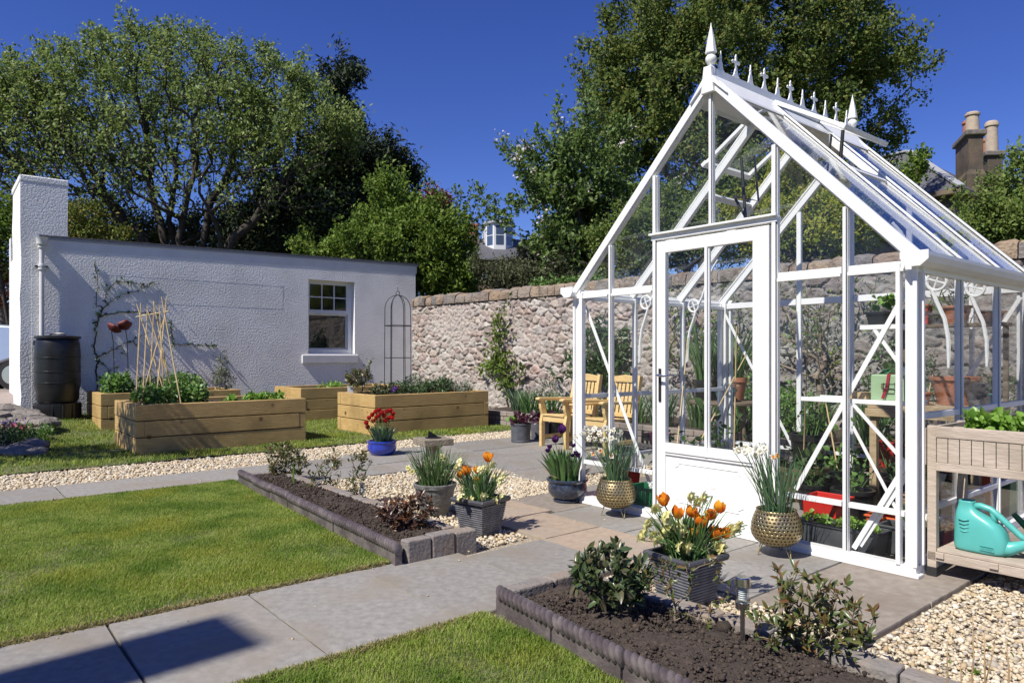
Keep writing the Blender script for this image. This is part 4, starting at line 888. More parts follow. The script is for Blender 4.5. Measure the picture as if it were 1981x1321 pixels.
# ------------------------------------------------------------ greenhouse (local x = depth s, local y = gable t)
GW, GD, ZE, ZR = 2.54, 2.06, 1.72, 3.04; YC = GW / 2
def zroof(y): return ZE + (ZR - ZE) * (1 - abs(y - YC) / YC)
def greenhouse():
    o = thing('greenhouse', 'white framed glass greenhouse with a steep roof, finials and ridge cresting', 'greenhouse', G0, TH)
    def B(name, m='white_metal', par=o, bev=.003): return lambda mb: mb.build(name, m, par, bevel=bev)
    # base
    mb = MB()
    for a in [(-.035, -.035, .001, .045, GW + .035, .055), (GD - .045, -.035, .001, GD + .035, GW + .035, .055), (.045, -.035, .001, GD - .045, .045, .055), (.045, GW - .045, .001, GD - .045, GW + .035, .055)]: mb.box(*a)
    mb.box(-.055, -.055, .0005, .02, .80, .018); mb.box(-.055, 1.75, .0005, .02, GW + .055, .018)
    mb.build('base_sill', 'white_metal', o, bevel=.003)
    for (x, y, sx, sy) in [(0, 0, -1, -1), (0, GW, -1, 1), (GD, 0, 1, -1), (GD, GW, 1, 1)]:
        mb = MB(); mb.box(x - .024, y - .024, .055, x + .024, y + .024, ZE + .01)
        mb.box(min(x, x + sx * .045), y - sy * .055 - .011, .055, max(x, x + sx * .045), y - sy * .055 + .011, ZE - .02)
        mb.box(x - sx * .055 - .011, min(y, y + sy * .045), .055, x - sx * .055 + .011, max(y, y + sy * .045), ZE - .02)
        mb.box(min(x + sx * .02, x + sx * .042), min(y + sy * .02, y + sy * .042), .055, max(x + sx * .02, x + sx * .042), max(y + sy * .02, y + sy * .042), ZE - .01)
        mb.build('corner_post', 'white_metal', o, bevel=.003)
    def vbar(x, y, z0, z1, n, sgn, name='glazing_bar', w=.030):
        mb = MB()
        if n == 'x': mb.box(x - .016, y - w * .5, z0, x + .016, y + w * .5, z1); mb.box(x + sgn * .016, y - w * .30, z0, x + sgn * .028, y + w * .30, z1)
        else: mb.box(x - w * .5, y - .016, z0, x + w * .5, y + .016, z1); mb.box(x - w * .30, y + sgn * .016, z0, x + w * .30, y + sgn * .028, z1)
        b_ = mb.build(name, 'white_metal', o, bevel=.002); g = MB()
        for e in (-1, 1):
            u = e * w * .36
            if n == 'x': g.box(min(x + sgn * .0155, x + sgn * .0175), y + u - .002, z0 + .01, max(x + sgn * .0155, x + sgn * .0175), y + u + .002, z1 - .01)
            else: g.box(x + u - .002, min(y + sgn * .0155, y + sgn * .0175), z0 + .01, x + u + .002, max(y + sgn * .0155, y + sgn * .0175), z1 - .01)
        g.build('gasket', 'seal', b_); return b_
    ys = [.355, .80, 1.75, 2.19]
    for x, sg in ((0, -1), (GD, 1)):
        for y in ys: vbar(x, y, .055, zroof(y) - .03, 'x', sg, w=.042 if y in (.80, 1.75) else .030)
        vbar(x, YC, 2.07 if x == 0 else .055, ZR - .04, 'x', sg)
        segs = [(.03, .335), (.375, .775), (1.775, 2.17), (2.21, GW - .03)]
        if x > 0: segs += [(.825, YC - .02), (YC + .02, 1.725)]
        for a, b in segs:
            for z, hh in ((ZE - .035, .055), (.33, .03)):
                mb = MB(); mb.box(x - .018, a, z - hh / 2, x + .018, b, z + hh / 2)
                if z > 1: mb.box(min(x, x + sg * .034), a, z - hh / 2 - .002, max(x, x + sg * .034), b, z - hh / 2 + .018)
                mb.build('transom', 'white_metal', o, bevel=.002)
    mb = MB(); mb.box(-.03, .775, 2.035, .025, 1.775, 2.072); mb.box(-.055, .77, 2.070, -.03, 1.78, 2.085); mb.build('door_head', 'white_metal', o, bevel=.003)
    for y, sg in ((0, -1), (GW, 1)):
        for x in (.69, 1.375): vbar(x, y, .055, ZE - .03, 'y', sg)
        for a, b in ((.03, .67), (.71, 1.355), (1.395, GD - .03)):
            MB().box(a, y - .016, .84, b, y + .016, .875).build('transom', 'white_metal', o, bevel=.002)
            MB().box(a, y - .016, .315, b, y + .016, .345).build('transom', 'white_metal', o, bevel=.002)
    # rafters
    nrmz = Vector((0, -(ZR - ZE), YC)).normalized()
    for x in (0, .69, 1.375, GD):
        for sg in (-1, 1):
            p = Vector((x, YC + sg * (YC + .03), ZE - .012)); q = Vector((x, YC + sg * .012, ZR + .0)); up = Vector((0, sg * (ZR - ZE), YC)).normalized(); mb = MB()
            mb.beam(p, q, .04, .05, up)
            edge = x in (0, GD)
            if edge: xo = -.022 if x == 0 else .022; mb.beam(p + Vector((xo, 0, 0)) + up * .012, q + Vector((xo, 0, 0)) + up * .012, .022, .056, up)
            mb.beam(p + up * .040, q + up * .040, .026 if not edge else .044, .012, up)
            r_ = mb.build('rafter', 'white_metal', o, bevel=.003)
            MB().beam(p + up * .0335 + Vector((.027, 0, 0)), q + up * .0335 + Vector((.027, 0, 0)), .006, .006, up).build('seal', 'seal', r_)
    # gutters
    for sg in (-1, 1):
        y0 = YC + sg * YC; prof = [(0, -.04), (.055, -.04), (.085, -.02), (.10, .012), (.10, .032), (.088, .032), (.083, .012), (.07, -.005), (.0, -.005)]
        g = MB(); g.xprism([(a * sg, b) for a, b in prof][::sg], (-.10, y0 + sg * .012, ZE - .005), (0, 1, 0), (0, 0, 1), (1, 0, 0), GD + .2)
        gg = g.build('gutter', 'white_metal', o)
        mb = MB()
        for x in (-.104, GD + .1): mb = MB().xprism([(0, -.045), (sg * .07, -.045), (sg * .112, -.01), (sg * .112, .036), (-sg * .03, .036), (-sg * .03, 0)][::sg], (x, y0 + sg * .01, ZE - .005), (0, 1, 0), (0, 0, 1), (1, 0, 0), .006); mb.build('end_cap', 'white_metal', gg)
        MB().box(0, min(y0, y0 + sg * .02) - .01, ZE - .07, GD, max(y0, y0 + sg * .02) + .005, ZE - .04).build('eave_beam', 'white_metal', o, bevel=.002)
    # ridge, cresting and finials
    mb = MB(); r0, r1 = -.05, GD + .05
    mb.xprism([(-.15, -.125), (-.145, -.11), (-.03, .035), (-.03, .085), (.03, .085), (.03, .035), (.145, -.11), (.15, -.125), (.0, .02)], (r0, YC, ZR + .02), (0, 1, 0), (0, 0, 1), (1, 0, 0), r1 - r0)
    mb.build('ridge', 'white_metal', o)
    for k in range(11):
        x = .10 + k * .186; mb = MB(); zb = ZR + .10
        if k % 2 == 0: h = [(-.062, 0), (-.04, .006), (-.022, .03), (-.017, .055), (-.022, .064), (-.012, .072), (-.009, .085), (-.013, .093), (-.006, .104), (0, .13)]
        else: h = [(-.062, 0), (-.04, .006), (-.022, .032), (-.016, .06), (-.010, .085), (-.010, .1), (-.028, .094), (-.036, .104), (-.028, .114), (-.010, .110), (-.009, .125), (-.013, .132), (0, .150)]
        h = [(a * (1.5 if b < .02 else (1.25 if b < .06 else (1.45 if .09 < b < .118 and k % 2 else .85))), b * 1.25) for a, b in h]; poly = h + [(-a, b) for a, b in h[::-1][1:]]
        mb.xprism(poly[::-1], (x, YC - .005, zb), (1, 0, 0), (0, 0, 1), (0, 1, 0), .010); mb.build('crest_spike', 'white_metal', o, bevel=.002)
    for x in (-.012, GD + .012):
        mb = MB(); mb.lathe([(.032, 0), (.032, .04), (.018, .05), (.016, .065), (.026, .072), (.036, .09), (.038, .105), (.034, .12), (.02, .135), (.018, .14)], 16, (x, YC, ZR + .07), cap=True)
        mb.lathe([(.018, .14), (.040, .145), (.036, .165), (.022, .25), (.004, .335), (.003, .35)], 6, (x, YC, ZR + .07), cap=True); mb.build('finial', 'white_metal', o, auto=True)
    mb = MB(); mb.xprism([(-.05, -.06), (.05, -.06), (.04, .02), (.028, .12), (-.028, .12), (-.04, .02)], (-.06, YC, ZR - .005), (0, 1, 0), (0, 0, 1), (1, 0, 0), .03); mb.build('apex_plate', 'white_metal', o, bevel=.004)
    # vents
    for sg in (-1, 1):
        x0, x1 = .705, 1.36; A = Vector((0, YC + sg * .05, ZR + .035)); Bp = Vector((0, YC + sg * .56, 2.77 if sg < 0 else 2.74)); d = (Bp - A).normalized(); up = Vector((0, -d.z * sg, d.y * sg)); up = up if up.z > 0 else -up
        L = (Bp - A).length; f = MB()
        def rail(a, b, w, t_=.028): f.beam(a, b, w, t_, up)
        rail(A + Vector((x0 + .018, 0, 0)), Bp + Vector((x0 + .018, 0, 0)), .036); rail(A + Vector((x1 - .018, 0, 0)), Bp + Vector((x1 - .018, 0, 0)), .036)
        rail(A + Vector((x0 + .036, 0, 0)) + d * .02, A + Vector((x1 - .036, 0, 0)) + d * .02, .04); rail(Bp + Vector((x0 - .01, 0, 0)), Bp + Vector((x1 + .01, 0, 0)), .05, .034)
        v = f.build('roof_vent', 'white_metal', o, bevel=.003)
        MB().beam(A + Vector(((x0 + x1) / 2, 0, 0)) + d * .03, Bp + Vector(((x0 + x1) / 2, 0, 0)) - d * .02, x1 - x0 - .07, .004, up).build('glass_pane', 'glass_roof', v)
        yq = YC + sg * .56; s_ = MB(); s_.beam((x0 + .01, yq, zroof(yq) + .03), (x1 - .01, yq, zroof(yq) + .03), .05, .035, Vector((0, sg * (ZR - ZE), YC)).normalized()); s_.build('vent_sill', 'white_metal', o, bevel=.003)
        st = MB(); c = Vector(((x0 + x1) / 2, YC + sg * .50, zroof(YC + sg * .50) - .0)); e = A + d * (L * .72) + Vector(((x0 + x1) / 2 - .02, 0, -.02)); kx = c + Vector((-.02, sg * -.12, -.20 if sg > 0 else -.14))
        st.tube([c, kx, e], .013, 8); st.tube([c + Vector((.03, 0, 0)), kx + Vector((.03, -sg * .10, .12)), e + Vector((.03, -sg * .1, 0))], .009, 6); st.build('vent_opener', 'iron', o, auto=True)
    # braces
    def brace(p, q, w=.028, name='brace'): MB().beam(p, q, w, .006, (1, 0, 0)).build(name, 'white_metal', o, bevel=.001)
    brace((.045, .02, 1.60), (.045, .69, .36)); brace((.045, GW - .02, 1.60), (.045, 1.83, .2))
    brace((.040, .33, .07), (.040, .03, .62)); brace((.052, .30, .09), (.052, .03, .56)); brace((.06, .345, .78), (.06, .03, .20), .018)
    brace((GD - .04, .03, 1.62), (GD - .04, .75, .36)); brace((GD - .04, GW - .03, 1.6), (GD - .04, 1.80, .36))
    # cast brackets
    def bracket(x, sg, y0):
        mb = MB(); Y = lambda a: y0 - sg * a; T = .010
        ring = [Vector((x, Y(.10 + .056 * math.cos(a)), 1.655 + .056 * math.sin(a))) for a in np.linspace(0, 2 * math.pi, 25)]; mb.tube(ring, T, 6)
        for a in (R(20), R(110)): mb.tube([(x, Y(.10 + .05 * math.cos(a)), 1.655 + .05 * math.sin(a)), (x, Y(.10 - .05 * math.cos(a)), 1.655 - .05 * math.sin(a))], .006, 6)
        mb.tube([(x, Y(.125), 1.60), (x, Y(.10), 1.53), (x, Y(.055), 1.42), (x, Y(.035), 1.30), (x, Y(.03), 1.12)], [.012, .013, .013, .013, .012], 6)
        mb.tube([(x, Y(.155), 1.66), (x, Y(.20), 1.74), (x, Y(.235), 1.84), (x, Y(.31), 1.99), (x, Y(.36), 2.055)], [.012, .012, .011, .010, .010], 6)
        mb.build('roof_bracket', 'white_metal', o, auto=True)
    for x in (.69, 1.375):
        bracket(x, 1, GW - .02); bracket(x, -1, .02)
    # panes
    def pane_x(x, poly): n = len(poly); MB().xprism(poly, (x - .002, 0, 0), (0, 1, 0), (0, 0, 1), (1, 0, 0), .004).build('glass_pane', 'glass', o)
    cols = [(.03, .335), (.375, .775), (.825, YC - .02), (YC + .02, 1.725), (1.775, 2.17), (2.21, GW - .03)]
    for x in (0, GD):
        for i, (a, b) in enumerate(cols):
            door = x == 0 and i in (2, 3)
            za, zb = zroof(a) - .035, zroof(b) - .035
            zt0 = 2.075 if door else ZE - .01
            top = [(a, zt0), (b, zt0), (b, zb), (a, za)]
            if i == 0: top = [(a + .03, zt0), (b, zt0), (b, zb)]
            if i == 5: top = [(a, zt0), (b - .03, zt0), (a, za)]
            pane_x(x, top)
            if not door: pane_x(x, [(a, .345), (b, .345), (b, ZE - .062), (a, ZE - .062)]); pane_x(x, [(a, .055), (b, .055), (b, .315), (a, .315)])
    for y in (0, GW):
        for a, b in ((.03, .67), (.71, 1.355), (1.395, GD - .03)):
            for z0, z1 in ((.055, .315), (.345, .84), (.875, ZE - .07)):
                MB().box(a, y - .002, z0, b, y + .002, z1).build('glass_pane', 'glass', o)
    for sg in (-1, 1):
        for i, (a, b) in enumerate(((.03, .66), (.72, 1.345), (1.405, GD - .03))):
            ytop = .56 if i == 1 else .10; up = Vector((0, sg * (ZR - ZE), YC)).normalized(); xm = (a + b) / 2
            p = Vector((xm, YC + sg * (YC + .03), ZE - .01)) + up * .028; q = Vector((xm, YC + sg * ytop, zroof(YC + sg * ytop))) + up * .028
            MB().beam(p, q, b - a + .03, .004, up).build('roof_pane', 'glass_roof', o)
    # door
    d0, d1 = .83, 1.72; f = MB(); X0, X1 = -.030, .012
    for a, b in ((d0, .945), (1.645, d1)): f.box(X0, a, .03, X1, b, 2.02)
    f.box(X0 + .001, .945, 1.935, X1 - .001, 1.645, 2.02); f.box(X0 + .001, .945, .48, X1 - .001, 1.645, .565); f.box(X0 + .001, .945, .03, X1 - .001, 1.645, .10)
    f.box(X0 - .008, .945, .50, X0, 1.645, .512)
    dr = f.build('door', 'white_metal', o, bevel=.003)
    mb = MB(); mb.box(-.02, 1.278, .52, .0, 1.312, 1.94); mb.box(-.040, 1.285, .50, -.02, 1.305, 1.94); mb.build('glazing_bar', 'white_metal', dr, bevel=.002)
    MB().box(-.006, .945, .565, -.002, 1.28, 1.935).build('glass_pane', 'glass', dr); MB().box(-.006, 1.31, .565, -.002, 1.645, 1.935).build('glass_pane', 'glass', dr)
    MB().box(-.016, .945, .10, 0, 1.645, .48).build('kick_panel', 'white_metal', dr)
    m = MB(); c = .035; a, b, z0, z1 = 1.02, 1.57, .155, .43; pts = [(a + c, z0), (b - c, z0), (b - c, z0 + c * .5), (b, z0 + c), (b, z1 - c), (b - c, z1 - c * .5), (b - c, z1), (a + c, z1), (a + c, z1 - c * .5), (a, z1 - c), (a, z0 + c), (a + c, z0 + c * .5), (a + c, z0)]
    m.tube([(-.017, y, z) for y, z in pts], .0042, 5)
    for k in range(4):
        an = math.pi / 2 * k + .1; cy, cz = 1.295, .30
        for sgn in (-1, 1):
            q = []
            for u in np.linspace(0, 1, 5): rr = .018 + .048 * u; aa = an + sgn * (.32 - .30 * u); q.append((-.017, cy + rr * math.cos(aa), cz + rr * math.sin(aa)))
            m.tube(q, .0026, 4)
    m.build('panel_moulding', 'white_metal', dr)
    h = MB(); h.box(-.040, 1.678, .86, -.030, 1.700, 1.10); hn = h.build('handle', 'iron', dr, bevel=.004)
    MB().tube([(-.04, 1.689, 1.05), (-.075, 1.689, 1.05), (-.08, 1.67, 1.052), (-.078, 1.62, 1.046), (-.075, 1.575, 1.055)], [.009, .009, .009, .007, .009], 8).build('lever', 'steel', hn, auto=True)
    MB().tube([(.012, 1.689, 1.05), (.05, 1.689, 1.05), (.052, 1.66, 1.052), (.052, 1.60, 1.05)], .008, 8).build('lever', 'steel', hn, auto=True)
    # shelves fixed to the gable with their struts
    for (z, y0, y1, d) in ((.935, .03, .66, .24), (1.365, .03, .30, .22)):
        mb = MB(); mb.box(.05, y0, z - .02, .06, y1, z + .006); mb.box(.06 + d - .01, y0, z - .02, .06 + d, y1, z + .006)
        for k in range(4): q = .066 + (d - .02) * k / 4; mb.box(q, y0, z - .006, q + (d - .02) / 4 - .006, y1, z)
        sh = mb.build('shelf', 'white_metal', o, bevel=.001)
        yk = .345
        MB().beam((.055, yk if z < 1.2 else .22, z - .02), (.055, .03, z - .30 if z > 1.2 else z - .36), .02, .006, (1, 0, 0)).build('shelf_strut', 'white_metal', sh)
        MB().beam((.06 + d - .005, .05, z - .02), (.052, .05, z - .24), .014, .008, (0, 1, 0)).build('shelf_strut', 'white_metal', sh)
    return o
greenhouse()
# ------------------------------------------------------------ trees
def ee(px, py, Y, rpx, rpy, ry):
    """crown ellipsoid seen at pixel px,py with pixel radii, at distance Y"""
    c = at(px, Y, py=py); return (c.x, c.y, c.z, rpx / F_ * Y, ry, rpy / F_ * Y)
Y = 19.5
tree('hawthorn_tree', 'broad many-stemmed tree with small glossy leaves filling the sky behind the white outbuilding', 'tree', at(345, 19.5, .4),
     [ee(330, 330, 19.5, 370, 275, 2.7), ee(330, 330, 19.5, 370, 275, 2.7), ee(90, 330, 19.2, 200, 170, 2.2), ee(560, 320, 19.5, 150, 150, 2.0), ee(-30, 280, 19, 140, 165, 2.2)],
     4200, 32, .10, .056, .12, 'leaf_thorn', tip=.0105, alpha=.42, shell=.5, seed=3, maxr=.024, hole=.6, hs=.6, power=2.2, maxtrunk=.17,
     trunk=[[at(a, 19.5 + d, py=y) for a, y in ch] for d, ch in ((0, [(340, 600), (300, 500), (240, 430), (195, 360), (150, 300)]), (.5, [(345, 600), (325, 500), (310, 430), (290, 350), (285, 280), (270, 200)]), (-.4, [(350, 600), (350, 500), (355, 420), (375, 340), (385, 260)]),
            (.3, [(360, 600), (385, 500), (400, 430), (430, 360), (450, 290), (480, 220)]), (-.3, [(365, 600), (430, 500), (490, 430), (530, 380), (570, 320)]), (-.6, [(335, 600), (260, 510), (190, 460), (120, 400), (60, 340), (0, 290)]), (.8, [(352, 600), (340, 480), (330, 400), (340, 320), (320, 230), (330, 150)]))], shoots=130, sl=.5, bare=(4.7, 7.8, .24), zmin=4.1)
tree('conifer', 'tall dark feathery conifer with a bare leader, right of the broad glossy tree', 'conifer', at(660, 22.5, .0),
     [ee(662, 180, 22.5, 13, 60, .4), ee(668, 290, 22.5, 50, 70, 1.2), ee(675, 350, 22.5, 92, 80, 1.8), ee(650, 440, 22, 130, 90, 2.2), ee(752, 310, 22.2, 30, 22, .8), ee(560, 440, 21.5, 90, 70, 1.6)], 1100, 60, .17, .055, .17, 'leaf_conifer',
     tip=.008, alpha=.7, shell=.45, seed=4, maxr=.05, trunk=[at(660, 22.5, py=y) for y in (560, 460, 380, 300, 220, 160, 110, 84)], maxtrunk=.22, up=-.6, shoots=80, sl=.65, sdir=(.0, 0, -.3))
tree('beech_tree', 'bright yellow-green leafy tree between the dark conifer and the distant dormer house', 'tree', at(790, 17.8, .2),
     [ee(800, 480, 17.6, 90, 75, 1.4), ee(775, 415, 17.8, 50, 50, 1.1), ee(870, 500, 17.4, 50, 48, 1.1), ee(705, 485, 17.8, 45, 40, 1.0), ee(850, 545, 17.2, 75, 35, .9), ee(640, 497, 18.2, 50, 14, .7)], 1200, 44, .09, .056, .10, 'leaf_lime',
     tip=.007, alpha=.3, seed=5, maxr=.03, maxtrunk=.12, shoots=60, sl=.5)
tree('whippy_shrub', 'shrub sending tall thin leafy shoots into the sky beside the distant dormer', 'shrub', at(880, 17.5, 2.0), [], 0, 9, .085, .055, .035, 'leaf_apple', tip=.006, alpha=.1, seed=6, maxr=.05, maxtrunk=.03,
     pts=[at(880 + (x - 880) * f, 17.5 + .3 * math.sin(x), py=470 + (y - 470) * f) + Vector((0, 0, .05 * math.sin(f * 9 + x))) for x, y in ((815, 335), (835, 352), (855, 372), (880, 360), (893, 372), (915, 352), (936, 363), (957, 372), (868, 395), (945, 405), (905, 400), (955, 425)) for f in (.2, .32, .44, .56, .68, .78, .87, .94, 1.0)])
tree('copper_tree', 'small coppery purple tree peeking out behind the yellow-green one', 'tree', at(848, 19.2, .2), [ee(848, 405, 19.2, 28, 40, .6)], 90, 40, .09, .06, .1, 'leaf_red', seed=7, maxr=.03, maxtrunk=.06)
tree('apple_tree', 'apple tree with pale blossom leaning over the stone wall left of the greenhouse', 'tree', at(1130, 14.9, .2),
     [ee(1130, 330, 14.9, 90, 75, 1.1), ee(1090, 420, 14.7, 95, 75, 1.1), ee(1180, 430, 15, 90, 90, 1.2), ee(1040, 440, 14.6, 50, 45, .6), ee(1120, 490, 14.2, 80, 45, .7), ee(1075, 330, 14.8, 60, 30, .6)], 560, 24, .105, .062, .085, 'leaf_apple',
     tip=.007, alpha=.35, shell=.5, seed=8, maxr=.03, maxtrunk=.13, blossom=(70, .055, 'blossom'), hole=.85, hs=1.2, shoots=50, sl=.9)
tree('sycamore_tree', 'big dense dark tree with yellowish new growth towering behind the greenhouse', 'tree', at(1450, 18.5, .2),
     [ee(1450, 110, 18.5, 230, 150, 3.2), ee(1320, 190, 18, 190, 140, 2.8), ee(1240, 130, 18.3, 110, 95, 2), ee(1600, 110, 18.8, 130, 110, 2.4), ee(1690, 190, 18.8, 75, 110, 1.8), ee(1400, -30, 18.5, 200, 60, 2.4), ee(1600, -20, 18.5, 120, 60, 1.8), ee(1290, 330, 17.6, 170, 90, 2.4), ee(1660, 290, 18.8, 80, 55, 1.6), ee(1500, 300, 18.5, 150, 90, 2.5), ee(1175, 250, 18, 60, 90, 1.4)],
     2700, 42, .092, .064, .105, 'leaf_maple', tip=.0075, alpha=.25, shell=.5, seed=9, maxr=.028, hole=.78, hs=.8, maxtrunk=.34, shoots=150, sl=.75)
tree('sprig_tree', 'slender leafy branch poking up beside the slate roof of the right-hand house', 'tree', at(1745, 12.5, .2), [ee(1775, 315, 12.5, 22, 32, .25), ee(1740, 350, 12.5, 30, 30, .3)], 60, 26, .075, .045, .05, 'leaf_lime', seed=12, maxr=.03, maxtrunk=.04)
# shrubs standing just behind the wall (wall line X + Y = 13.9)
def behind(px, k): q = (px - 990) / 1364; y = (13.9 + k * 1.414) / (1 + q); return y
def wshrub(name, label, items, n, per, Ln, Wd, sp, m, seed, tip=.005, group=None, hole=0, maxtr=.08, nu=.3):
    E = []
    for (px, py, rx, rz, k) in items: yy = behind(px, k); E.append(ee(px, py, yy, rx, rz, .55))
    c = E[0]; return tree(name, label, 'shrub', (c[0], c[1], .1), E, n, per, Ln, Wd, sp, m, tip=tip, alpha=.3, seed=seed, maxr=.02, maxtrunk=maxtr, group=group, hole=hole, shoots=int(n * .05), sl=.35)
wshrub('evergreen_shrub', 'dull olive evergreen bush on top of the wall between the dormer and the apple tree', [(1050, 528, 75, 38, 1.5), (1085, 505, 55, 45, 1.4), (970, 535, 50, 30, 1.5), (1090, 545, 80, 18, .9)], 500, 40, .06, .03, .08, 'leaf_olive', 21)
wshrub('privet_bush', 'yellow-green privet bush behind the wall, seen through the greenhouse gable glass', [(1560, 430, 90, 75, 1.4), (1490, 450, 70, 70, 1.4), (1640, 440, 70, 60, 1.2), (1540, 360, 80, 40, 1.6)], 800, 46, .05, .030, .07, 'leaf_privet', 22)
wshrub('privet_bush', 'darker mixed green bush behind the wall, seen through the glass above the greenhouse door', [(1400, 440, 90, 75, 1.6), (1320, 450, 80, 80, 1.6), (1250, 470, 60, 70, 1.5), (1200, 500, 60, 45, 1.4), (1430, 350, 60, 40, 1.8)], 800, 42, .055, .034, .07, 'leaf_bright', 23)
wshrub('laurel_bush', 'leafy bush rising above the wall at the right edge below the chimneys', [(1935, 440, 60, 42, 1.3), (1975, 370, 26, 50, 1.5), (1890, 445, 40, 34, 1.2), (1990, 440, 60, 50, 1.2)], 400, 42, .055, .03, .065, 'leaf_bright', 24, hole=.5)
wshrub('laurel_bush', 'sparse bush between the greenhouse roof and the slate-roofed house', [(1740, 430, 50, 40, 1.8), (1700, 400, 40, 40, 2.0)], 120, 32, .055, .03, .07, 'leaf_mid', 25)
tree('garden_shrub', 'yellow-green shrub half hidden behind the left side of the white chimney', 'shrub', at(0, 17, .2), [ee(5, 470, 17, 45, 60, 1), ee(-30, 430, 17, 50, 60, 1)], 200, 34, .1, .05, .12, 'leaf_lime', seed=31, maxr=.03, maxtrunk=.06)
tree('photinia_shrub', 'orange red leaved shrub beside the dark boundary wall at the left edge', 'shrub', at(0, 18, .2), [ee(0, 550, 18, 45, 45, 1), ee(-50, 550, 18, 50, 45, 1)], 160, 34, .1, .04, .12, 'leaf_red', seed=32, maxr=.03, maxtrunk=.06)
tree('garden_shrub', 'reddish green undergrowth behind the outbuilding roof beside the white chimney', 'shrub', at(165, 17.5, .2), [ee(160, 430, 17.5, 45, 45, .8), ee(190, 455, 17.5, 60, 25, .8)], 170, 30, .08, .045, .1, 'leaf_hedge', seed=33, maxr=.03, maxtrunk=.06)
tree('dark_hedge', 'low dark shrubbery glimpsed between the stems of the broad tree above the roof', 'hedge', at(300, 21.5, .2), [ee(250, 462, 21.5, 90, 30, .8), ee(400, 468, 21.5, 110, 32, .8)], 300, 34, .10, .05, .13, 'leaf_olive', seed=36, maxr=.03, maxtrunk=.08, shoots=20, sl=.6)
tree('dark_hedge', 'dark evergreen hedge behind the right half of the outbuilding roof', 'hedge', at(540, 20.5, .2), [ee(560, 465, 20.5, 110, 40, 1), ee(470, 470, 20.5, 70, 28, .8), ee(640, 455, 20.5, 70, 45, 1)], 420, 44, .10, .05, .13, 'leaf_conifer', seed=34, maxr=.03, maxtrunk=.08)
# tree outside the left edge that dapples the lawn corner
tree('birch_tree', 'light leafy tree just beyond the left edge dappling the back lawn with shade', 'tree', (-8.0, 6.3, -.05), [(-8.2, 6.3, 3.4, .9, .8, .7), (-7.2, 6.5, 3.9, 1.0, .7, .6), (-6.2, 6.7, 3.3, .8, .5, .45)], 300, 16, .08, .05, .1, 'leaf_fresh', seed=35, maxr=.03, maxtrunk=.09)

# ------------------------------------------------------------ climbers and espalier on the stone wall (wall local frame)
WP = Vector((-2.45, 16.35, 0)); WD = Vector((1, -1, 0)).normalized(); WN = Vector((-1, -1, 0)).normalized()
def wallpt(px, py, k=.10):
    q = (px - 990) / 1364; y = (13.9 - k * 1.414) / (1 + q); return Vector((q * y, y, 1.2 + (686 - py) / 1364 * y))
def climber(name, label, root, spec, per, Ln, Wd, m, seed, bark='bark', sp=.05, tip=.004, rs=1, maxtr=.03, cat='climbing plant', alpha=.25, k=.12):
    rg = random.Random(seed); pts = []
    for line, n, j in spec:
        for i in range(n):
            f = rg.random(); L = len(line) - 1; a = min(int(f * L), L - 1); g = f * L - a; px = line[a][0] + (line[a + 1][0] - line[a][0]) * g + rg.gauss(0, j); py = line[a][1] + (line[a + 1][1] - line[a][1]) * g + rg.gauss(0, j)
            pts.append(wallpt(px, py, k + rg.uniform(-.04, .10)))
    rt = wallpt(root[0], 600, k); rt.z = .12
    return tree(name, label, cat, rt, [], 0, per, Ln, Wd, sp, m, bark, tip=tip, alpha=alpha, seed=seed, maxr=.02, maxtrunk=maxtr, pts=pts, rscale=rs, tn='stems', cn='foliage')
climber('climber', 'young climber with fresh green leaves trained up the open part of the stone wall', (985, 0), [([(960, 605), (968, 650), (955, 700), (985, 760)], 60, 9), ([(930, 720), (965, 690), (1000, 730)], 36, 10), ([(985, 760), (960, 640)], 20, 8)], 7, .085, .045, 'leaf_lime', 41)
climber('climber', 'dark leaved climber on the wall just behind the bench', (1150, 0), [([(1163, 630), (1150, 680), (1125, 730)], 50, 14), ([(1105, 700), (1150, 720), (1195, 700)], 50, 14), ([(1200, 640), (1190, 700)], 20, 10)], 9, .12, .05, 'leaf_mid', 42, sp=.06)
climber('espalier_tree', 'gnarled leafless-looking espalier trained on the wall behind the right greenhouse gable', (1590, 0), [([(1500, 660), (1560, 640), (1620, 580), (1660, 530)], 70, 16), ([(1500, 560), (1560, 600), (1600, 680), (1640, 720)], 70, 18), ([(1590, 740), (1580, 640), (1540, 540)], 60, 18), ([(1480, 600), (1450, 680), (1430, 720)], 50, 18), ([(1700, 540), (1680, 620)], 14, 10)], 3, .045, .026, 'leaf_lime', 43, 'bark_light', tip=.0055, maxtr=.075, cat='tree', alpha=.5, k=.3)
climber('espalier_tree', 'twiggy espalier with young leaves on the wall seen through the greenhouse door', (1400, 0), [([(1340, 720), (1390, 640), (1420, 580)], 60, 20), ([(1430, 720), (1400, 640), (1360, 590)], 50, 20), ([(1270, 700), (1320, 620), (1300, 560)], 50, 18)], 6, .055, .03, 'leaf_lime', 44, 'bark', tip=.005, maxtr=.05, cat='tree', alpha=.5, k=.25)
